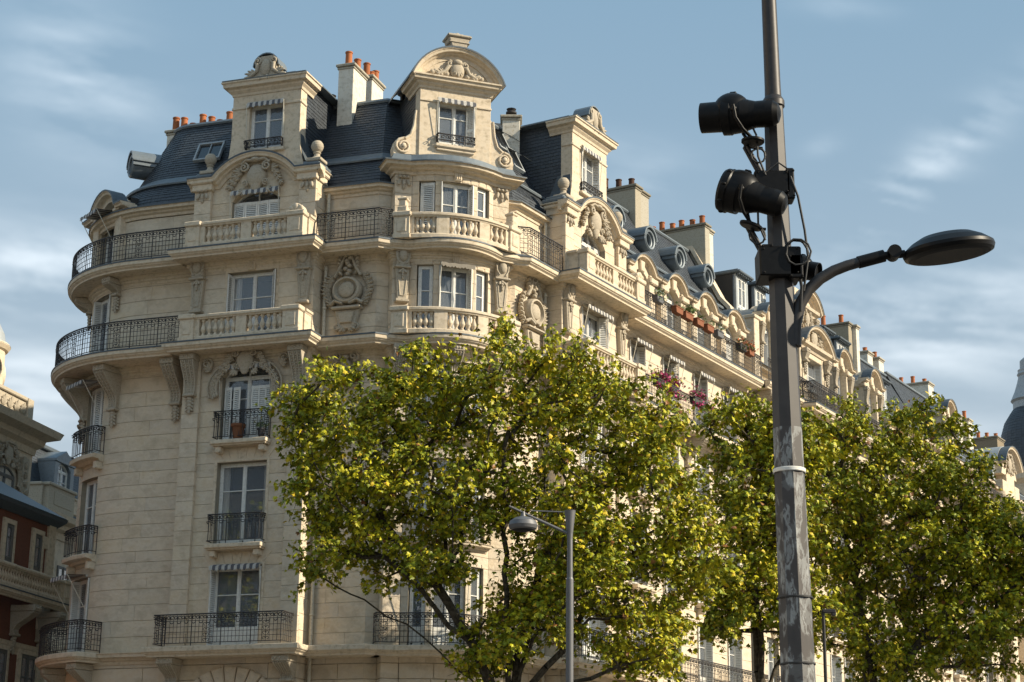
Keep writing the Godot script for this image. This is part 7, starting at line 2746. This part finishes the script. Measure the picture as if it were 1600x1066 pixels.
func lamp_post() -> void:
	var foot := Vector3(2.0, 0, -12.5)
	var t := Transform3D(Basis(Vector3(0, 0, 1), 0.0115), foot)
	var l := thing("lamp_post", "tall dark octagonal lamp post with floodlights, flaking paint and a curved arm", "lamp post", t)
	var b := MB.new()
	b.xf = Transform3D(Basis(Vector3.UP, 0.1), Vector3.ZERO)
	var oct := func(m: MB, r0: float, y0: float, r1: float, y1: float) -> void:
		for k in 8:
			var a := TAU * k / 8
			var c := TAU * (k + 1) / 8
			m.quad_to(Vector3(cos(a) * r0, y0, sin(a) * r0), Vector3(cos(c) * r0, y0, sin(c) * r0), Vector3(cos(c) * r1, y1, sin(c) * r1), Vector3(cos(a) * r1, y1, sin(a) * r1), Vector3(cos((a + c) / 2), 0, sin((a + c) / 2)))
	oct.call(b, 0.150, 0.0, 0.104, 4.6)
	part("lower_shaft", b, M.flaked_paint, l, t)
	b = MB.new()
	b.xf = Transform3D(Basis(Vector3.UP, 0.1), Vector3.ZERO)
	oct.call(b, 0.104, 4.6, 0.072, 7.1)
	part("upper_shaft", b, M.post_paint, l, t)
	b = MB.new()
	b.lathe([Vector2(0.07, 7.04), Vector2(0.083, 7.05), Vector2(0.083, 7.09), Vector2(0.074, 7.11), Vector2(0.062, 7.13), Vector2(0.06, 7.2), Vector2(0.054, 8.2), Vector2(0.05, 9.4), Vector2(0.0, 9.42)], Vector3.ZERO, 20)
	part("top_tube", b, M.lamp_brown, l, t)
	b = MB.new()
	b.lathe([Vector2(0.112, 4.28), Vector2(0.116, 4.285), Vector2(0.116, 4.305), Vector2(0.112, 4.31)], Vector3.ZERO, 20)
	part("strap", b, M.white_paint, l, t)
	for y in [3.4, 2.95]:
		b = MB.new()
		b.lathe([Vector2(0.118, y), Vector2(0.1235, y + 0.003), Vector2(0.1235, y + 0.012), Vector2(0.118, y + 0.015)], Vector3.ZERO, 20)
		part("wire_tie", b, M.cable, l, t)
	# floodlights on their brackets
	for e in [[6.93, -0.27, 0.12, -0.05], [6.30, -0.24, 0.13, -0.36]]:
		projector(l, t * Transform3D(Basis(Vector3.UP, -0.3) * Basis(Vector3(0, 0, 1), e[3]), Vector3(e[1], e[0], e[2])), e[0] > 6.6)
		b = MB.new()
		var y: float = e[0]
		var end := y - 0.62
		for z: float in [-0.03, 0.05]:
			b.tube([Vector3(-0.23, y - 0.2, 0.03 + z), Vector3(-0.06, end + 0.05, 0.05 + z)], 0.015, -1, 4)
		b.tube([Vector3(-0.24, y - 0.22, 0.06), Vector3(-0.1, y - 0.22, 0.03)], 0.012, -1, 5)
		part("bracket", b, M.lamp_brown, l, t)
	# boxes and clamps
	for e in [[-0.05, 6.41, 0.02, 0.26, 0.18, 0.22], [0.08, 6.4, 0.06, 0.06, 0.24, 0.14], [-0.02, 5.8, 0.02, 0.3, 0.22, 0.26], [0.09, 5.76, 0.1, 0.1, 0.18, 0.1], [-0.11, 5.86, 0.1, 0.08, 0.14, 0.08]]:
		b = MB.new()
		b.box(Vector3(e[0], e[1], e[2]), Vector3(e[3], e[4], e[5]), 0.01)
		for k in 4:
			b.ball(Vector3(e[0] + (k % 2 - 0.5) * e[3] * 0.8, e[1] + (k / 2 - 0.5) * e[4] * 0.8, e[2] + e[5] / 2), Vector3(0.009, 0.009, 0.006), 6, 4)
		part("control_box", b, M.lamp_black, l, t)
	# small floodlight on the far side
	projector(l, t * Transform3D((Basis(Vector3.UP, PI - 0.5) * Basis(Vector3(0, 0, 1), 0.3)).scaled(Vector3.ONE * 0.62), Vector3(0.14, 5.84, -0.16)))
	# cables
	b = MB.new()
	var coil := func(c: Vector3, r: float, n: int) -> void:
		var p := []
		for k in n:
			p.append(c + Vector3(cos(k * 0.6) * r * (1.0 + 0.15 * sin(k * 0.37)), sin(k * 0.6) * r * 1.15, k * 0.0016))
		b.tube(p, 0.0075, -1, 6)
	coil.call(Vector3(-0.14, 6.62, 0.1), 0.05, 13)
	coil.call(Vector3(-0.17, 6.0, 0.1), 0.055, 14)
	coil.call(Vector3(0.10, 5.86, 0.13), 0.085, 26)
	b.tube([Vector3(-0.2, 6.86, 0.16), Vector3(-0.16, 6.76, 0.16), Vector3(-0.15, 6.6, 0.14), Vector3(-0.1, 6.46, 0.13)], 0.008, -1, 6)
	b.tube([Vector3(-0.17, 6.2, 0.16), Vector3(-0.17, 6.08, 0.15), Vector3(-0.12, 5.96, 0.13)], 0.008, -1, 6)
	b.tube([Vector3(0.08, 6.45, 0.13), Vector3(0.13, 6.3, 0.12), Vector3(0.17, 6.05, 0.1), Vector3(0.19, 5.85, 0.08), Vector3(0.15, 5.6, 0.06)], 0.009, -1, 6)
	b.tube([Vector3(-0.1, 6.48, 0.13), Vector3(0.0, 6.56, 0.12), Vector3(0.08, 6.5, 0.12)], 0.007, -1, 6)
	b.tube([Vector3(0.1, 5.78, 0.14), Vector3(0.13, 5.62, 0.1), Vector3(0.12, 5.45, 0.06)], 0.012, -1, 6)
	part("cables", b, M.cable, l, t).set_meta("kind", "stuff")
	# curved arm and flat luminaire
	b = MB.new()
	b.tube([Vector3(0.075, 5.2, 0.02), Vector3(0.085, 5.36, 0.02), Vector3(0.12, 5.5, 0.02), Vector3(0.19, 5.62, 0.02), Vector3(0.28, 5.705, 0.02), Vector3(0.38, 5.765, 0.02), Vector3(0.48, 5.805, 0.02), Vector3(0.6, 5.84, 0.02)], 0.047, 0.038, 12)
	part("arm", b, M.lamp_brown, l, t)
	b = MB.new()
	b.tube([Vector3(0.56, 5.828, 0.02), Vector3(0.75, 5.88, 0.02)], 0.046, -1, 14)
	b.tube([Vector3(0.75, 5.88, 0.02), Vector3(0.9, 5.895, 0.02)], 0.03, -1, 10)
	b.xf = Transform3D(Basis(Vector3.RIGHT, PI / 2), Vector3(0.82, 5.9, 0.02))
	b.lathe([Vector2(0, 0.06), Vector2(0.048, 0.06), Vector2(0.05, 0.05), Vector2(0.05, -0.05), Vector2(0.048, -0.06), Vector2(0, -0.06)].map(func(p): return Vector2(p.x, -p.y)), Vector3.ZERO, 18)
	part("knuckle", b, M.lamp_black, l, t)
	var lum := t * Transform3D(Basis(Vector3(0, 0, 1), 0.12) * Basis(Vector3.RIGHT, 0.10), Vector3(1.22, 5.93, 0.02)) * Transform3D(Basis().scaled(Vector3(1.05, 1.12, 1.05)), Vector3.ZERO)
	b = MB.new()
	b.lathe([Vector2(0.28, -0.045), Vector2(0.305, -0.035), Vector2(0.315, -0.01), Vector2(0.31, 0.012), Vector2(0.285, 0.03), Vector2(0.25, 0.055), Vector2(0.18, 0.088), Vector2(0.09, 0.105), Vector2(0.0, 0.11)], Vector3.ZERO, 40)
	part("luminaire_shell", b, M.lamp_black, l, lum)
	b = MB.new()
	b.lathe([Vector2(0.0, -0.05), Vector2(0.24, -0.05), Vector2(0.282, -0.043)], Vector3.ZERO, 40)
	part("luminaire_lens", b, M.lens, l, lum)


func small_lamps() -> void:
	var foot := Vector3(1.10, 0, -33)
	var t := Transform3D(Basis(), foot)
	var l := thing("street_lamp", "slim grey street lamp with a flared top and hanging round head", "street lamp", t)
	var b := MB.new()
	b.lathe([Vector2(0.11, 0.0), Vector2(0.09, 1.0), Vector2(0.072, 1.1), Vector2(0.068, 6.66), Vector2(0.055, 6.7), Vector2(0.05, 7.4), Vector2(0.055, 7.5), Vector2(0.1, 7.9), Vector2(0.105, 7.93), Vector2(0.0, 7.9)], Vector3.ZERO, 16)
	part("post", b, M.lamp_grey, l, t)
	b = MB.new()
	b.tube([Vector3(-0.02, 7.5, 0.0), Vector3(-1.12, 7.97, 0.15)], 0.03, 0.02, 8)
	b.tube([Vector3(-0.05, 7.9, 0.0), Vector3(-0.72, 7.9, 0.1)], 0.012, -1, 6)
	part("arm", b, M.lamp_grey, l, t)
	b = MB.new()
	b.lathe([Vector2(0.2, -0.12), Vector2(0.25, -0.1), Vector2(0.27, -0.04), Vector2(0.24, 0.04), Vector2(0.15, 0.1), Vector2(0.05, 0.13), Vector2(0.03, 0.22), Vector2(0.0, 0.22)], Vector3(-0.86, 7.66, 0.12), 24)
	part("lamp_head", b, M.lamp_grey, l, t)
	b = MB.new()
	b.lathe([Vector2(0.0, -0.16), Vector2(0.12, -0.145), Vector2(0.205, -0.115)], Vector3(-0.86, 7.66, 0.12), 24)
	part("lamp_lens", b, M.lens, l, t)
	# black mast among the trees on the right
	foot = Vector3(7.92, 0, -46)
	t = Transform3D(Basis(), foot)
	l = thing("mast", "thin black mast with a short top arm in front of the broad tree", "mast", t)
	b = MB.new()
	b.lathe([Vector2(0.06, 0.0), Vector2(0.04, 7.95), Vector2(0.0, 7.96)], Vector3.ZERO, 10)
	part("pole", b, M.iron, l, t)
	b = MB.new()
	b.box(Vector3(0.14, 7.93, 0.0), Vector3(0.34, 0.1, 0.14), 0.02)
	b.box(Vector3(0.26, 7.86, 0.0), Vector3(0.12, 0.1, 0.12), 0.02)
	part("camera_head", b, M.iron, l, t)


# ---------------------------------------------------------------- flower boxes
func planter(at: Transform3D, label: String, w: float, box_mat, bloom: Array, count: int, spread: Vector3, seed_: int, group := "flower boxes hung on the railings") -> void:
	var r := RandomNumberGenerator.new()
	r.seed = seed_
	var t := thing("flower_box", label, "flower box", at, group)
	var b := MB.new()
	b.prism(PackedVector2Array([Vector2(-w / 2 + 0.04, 0), Vector2(w / 2 - 0.04, 0), Vector2(w / 2, 0.24), Vector2(-w / 2, 0.24)]), -0.11, 0.11, 0.012, true)
	b.box(Vector3(0, 0.235, 0), Vector3(w + 0.04, 0.05, 0.26), 0.012)
	part("box", b, box_mat, t, at)
	var f := MB.new()
	for k in count:
		var c := Vector3(r.randfn() * spread.x, 0.3 + absf(r.randfn()) * spread.y - (0.25 if k % 3 == 0 else 0.0) * spread.z, 0.05 + r.randfn() * 0.09 + (0.12 if k % 3 == 0 else 0.0))
		var col: Color = bloom[r.randi() % bloom.size()]
		var tone := r.randf_range(0.7, 1.2)
		f.col = Color(col.r * tone, col.g * tone, col.b * tone)
		var x := Vector3(r.randfn(), r.randfn(), r.randfn()).normalized()
		var y := x.cross(Vector3(r.randfn(), r.randfn(), r.randfn())).normalized()
		var s := r.randf_range(0.03, 0.055)
		for m in 5:
			var a := TAU * m / 5
			f.tri(c, c + (x * cos(a) + y * sin(a)) * s, c + (x * cos(a + 1.0) + y * sin(a + 1.0)) * s)
	part("plants", f, M.flower, t, at).set_meta("kind", "stuff")


func planters() -> void:
	var green := [Color(0.06, 0.11, 0.02), Color(0.1, 0.15, 0.03), Color(0.14, 0.17, 0.05)]
	var pink := [Color(0.42, 0.02, 0.12), Color(0.5, 0.06, 0.2), Color(0.3, 0.015, 0.1), Color(0.06, 0.1, 0.02), Color(0.09, 0.13, 0.03)]
	var mixed := [Color(0.06, 0.11, 0.02), Color(0.1, 0.15, 0.03), Color(0.5, 0.12, 0.02), Color(0.6, 0.3, 0.2)]
	var white := [Color(0.7, 0.68, 0.6), Color(0.1, 0.15, 0.03), Color(0.08, 0.12, 0.02)]
	var t := tf(TR, 0, 0, 0.47)
	var y := 21.45
	planter(tf(t, 6.5, y), "grey planter of white flowers on the top railing nearest the corner pavilion", 0.55, M.lamp_grey, white, 90, Vector3(0.16, 0.12, 1), 1)
	planter(tf(t, 8.07, y), "terracotta planter nearly bare, first of the brown ones on the top railing", 0.6, M.old_clay, green, 14, Vector3(0.18, 0.04, 0), 2)
	planter(tf(t, 8.9, y), "terracotta planter with tufts of green, beside the nearly bare one", 0.66, M.old_clay, green, 110, Vector3(0.18, 0.1, 0), 3)
	planter(tf(t, 9.85, y), "terracotta planter third along the top railing with low sprouts", 0.6, M.old_clay, green, 30, Vector3(0.18, 0.05, 0), 4)
	planter(tf(t, 10.75, y), "terracotta planter fourth along the top railing before the grey one", 0.6, M.old_clay, green, 20, Vector3(0.18, 0.05, 0), 5)
	planter(tf(t, 11.65, y), "small grey planter after the four terracotta ones on the top railing", 0.55, M.lamp_grey, white, 50, Vector3(0.15, 0.08, 0), 6)
	planter(tf(t, 13.8, y), "dark planter of orange flowers near the far end of the top railing", 0.62, M.box_plastic, mixed, 130, Vector3(0.2, 0.12, 1), 7)
	planter(tf(t, 14.6, y), "terracotta planter at the far end of the top railing beside orange flowers", 0.5, M.old_clay, mixed, 80, Vector3(0.15, 0.1, 0.5), 8)
	y = 18.3
	planter(tf(t, 6.7, y), "black window box spilling pink flowers on the lower railing nearer the pavilion", 1.0, M.box_plastic, pink, 420, Vector3(0.42, 0.16, 1.6), 9)
	planter(tf(t, 7.5, y), "black window box of pink petunias hanging low, second on the lower railing", 0.8, M.box_plastic, pink, 420, Vector3(0.38, 0.14, 2.0), 10)
	planter(tf(t, 9.7, y), "black window box of magenta flowers farther along the lower railing by itself", 0.95, M.box_plastic, pink, 460, Vector3(0.42, 0.15, 1.8), 11)
	var p := tf(TL, -2.45, Y2, 0.2)
	var pot := thing("flower_pot", "large terracotta pot behind the small balcony railing of the arched window", "flower pot", tf(p, -0.1, 0.0, 0.0))
	var b := MB.new()
	b.col = Color(0.42, 0.5, 0.6)
	b.lathe([Vector2(0.0, 0.0), Vector2(0.15, 0.0), Vector2(0.2, 0.36), Vector2(0.235, 0.37), Vector2(0.24, 0.46), Vector2(0.2, 0.46), Vector2(0.0, 0.42)], Vector3.ZERO, 18)
	part("pot", b, M.terracotta, pot, tf(p, -0.1, 0.0, 0.0))
	pot = thing("flower_pot", "small dark pot at the end of the arched window's little balcony", "flower pot", tf(p, 0.72, 0.0, 0.0))
	b = MB.new()
	b.lathe([Vector2(0.0, 0.0), Vector2(0.09, 0.0), Vector2(0.12, 0.22), Vector2(0.14, 0.23), Vector2(0.14, 0.28), Vector2(0.0, 0.26)], Vector3.ZERO, 14)
	part("pot", b, M.box_plastic, pot, tf(p, 0.72, 0.0, 0.0))
	var f := MB.new()
	var r := RandomNumberGenerator.new()
	r.seed = 3
	for k in 90:
		var c := Vector3(r.randfn() * 0.09, 0.34 + absf(r.randfn()) * 0.1, r.randfn() * 0.08)
		f.col = green[k % 3]
		f.tri(c, c + Vector3(r.randfn(), r.randfn(), r.randfn()) * 0.05, c + Vector3(r.randfn(), r.randfn(), r.randfn()) * 0.05)
	part("plants", f, M.flower, pot, tf(p, 0.72, 0.0, 0.0)).set_meta("kind", "stuff")


func ground_works() -> void:
	var g := MB.new()
	g.quad(Vector3(-500, 0, 200), Vector3(500, 0, 200), Vector3(500, 0, -900), Vector3(-500, 0, -900))
	ground_piece("ground", g, M.asphalt)
	# pavement with a kerb round the corner building and along the street
	var edge := PackedVector2Array()
	edge.append_array(arc_pts(ARC_R + 4.0, 104, 0, 14))
	edge.append(flat(TL, 0.5, 3.6))
	edge.append(flat(TC, 0.0, 6.2))
	edge.append(flat(TR, -0.5, 9.0))
	edge.append(flat(TR, 75.0, 9.0))
	edge.append(flat(TR, 75.0, -1.0))
	edge.append(flat(TR, 2.0, -1.0))
	edge.append(flat(TL, -6.0, -1.0))
	var b := MB.new()
	b.level(edge, 0.13)
	for i in edge.size():
		var p := edge[i]
		var q := edge[(i + 1) % edge.size()]
		b.quad(Vector3(p.x, 0, p.y), Vector3(q.x, 0, q.y), Vector3(q.x, 0.13, q.y), Vector3(p.x, 0.13, p.y))
	ground_piece("pavement", b, M.paving)


func _ready() -> void:
	rng.seed = 7
	make_camera_and_light()
	make_materials()
	make_frames()
	ground_works()
	corner_building()
	street_houses()
	left_houses()
	opposite_houses()
	trees()
	lamp_post()
	small_lamps()
	planters()
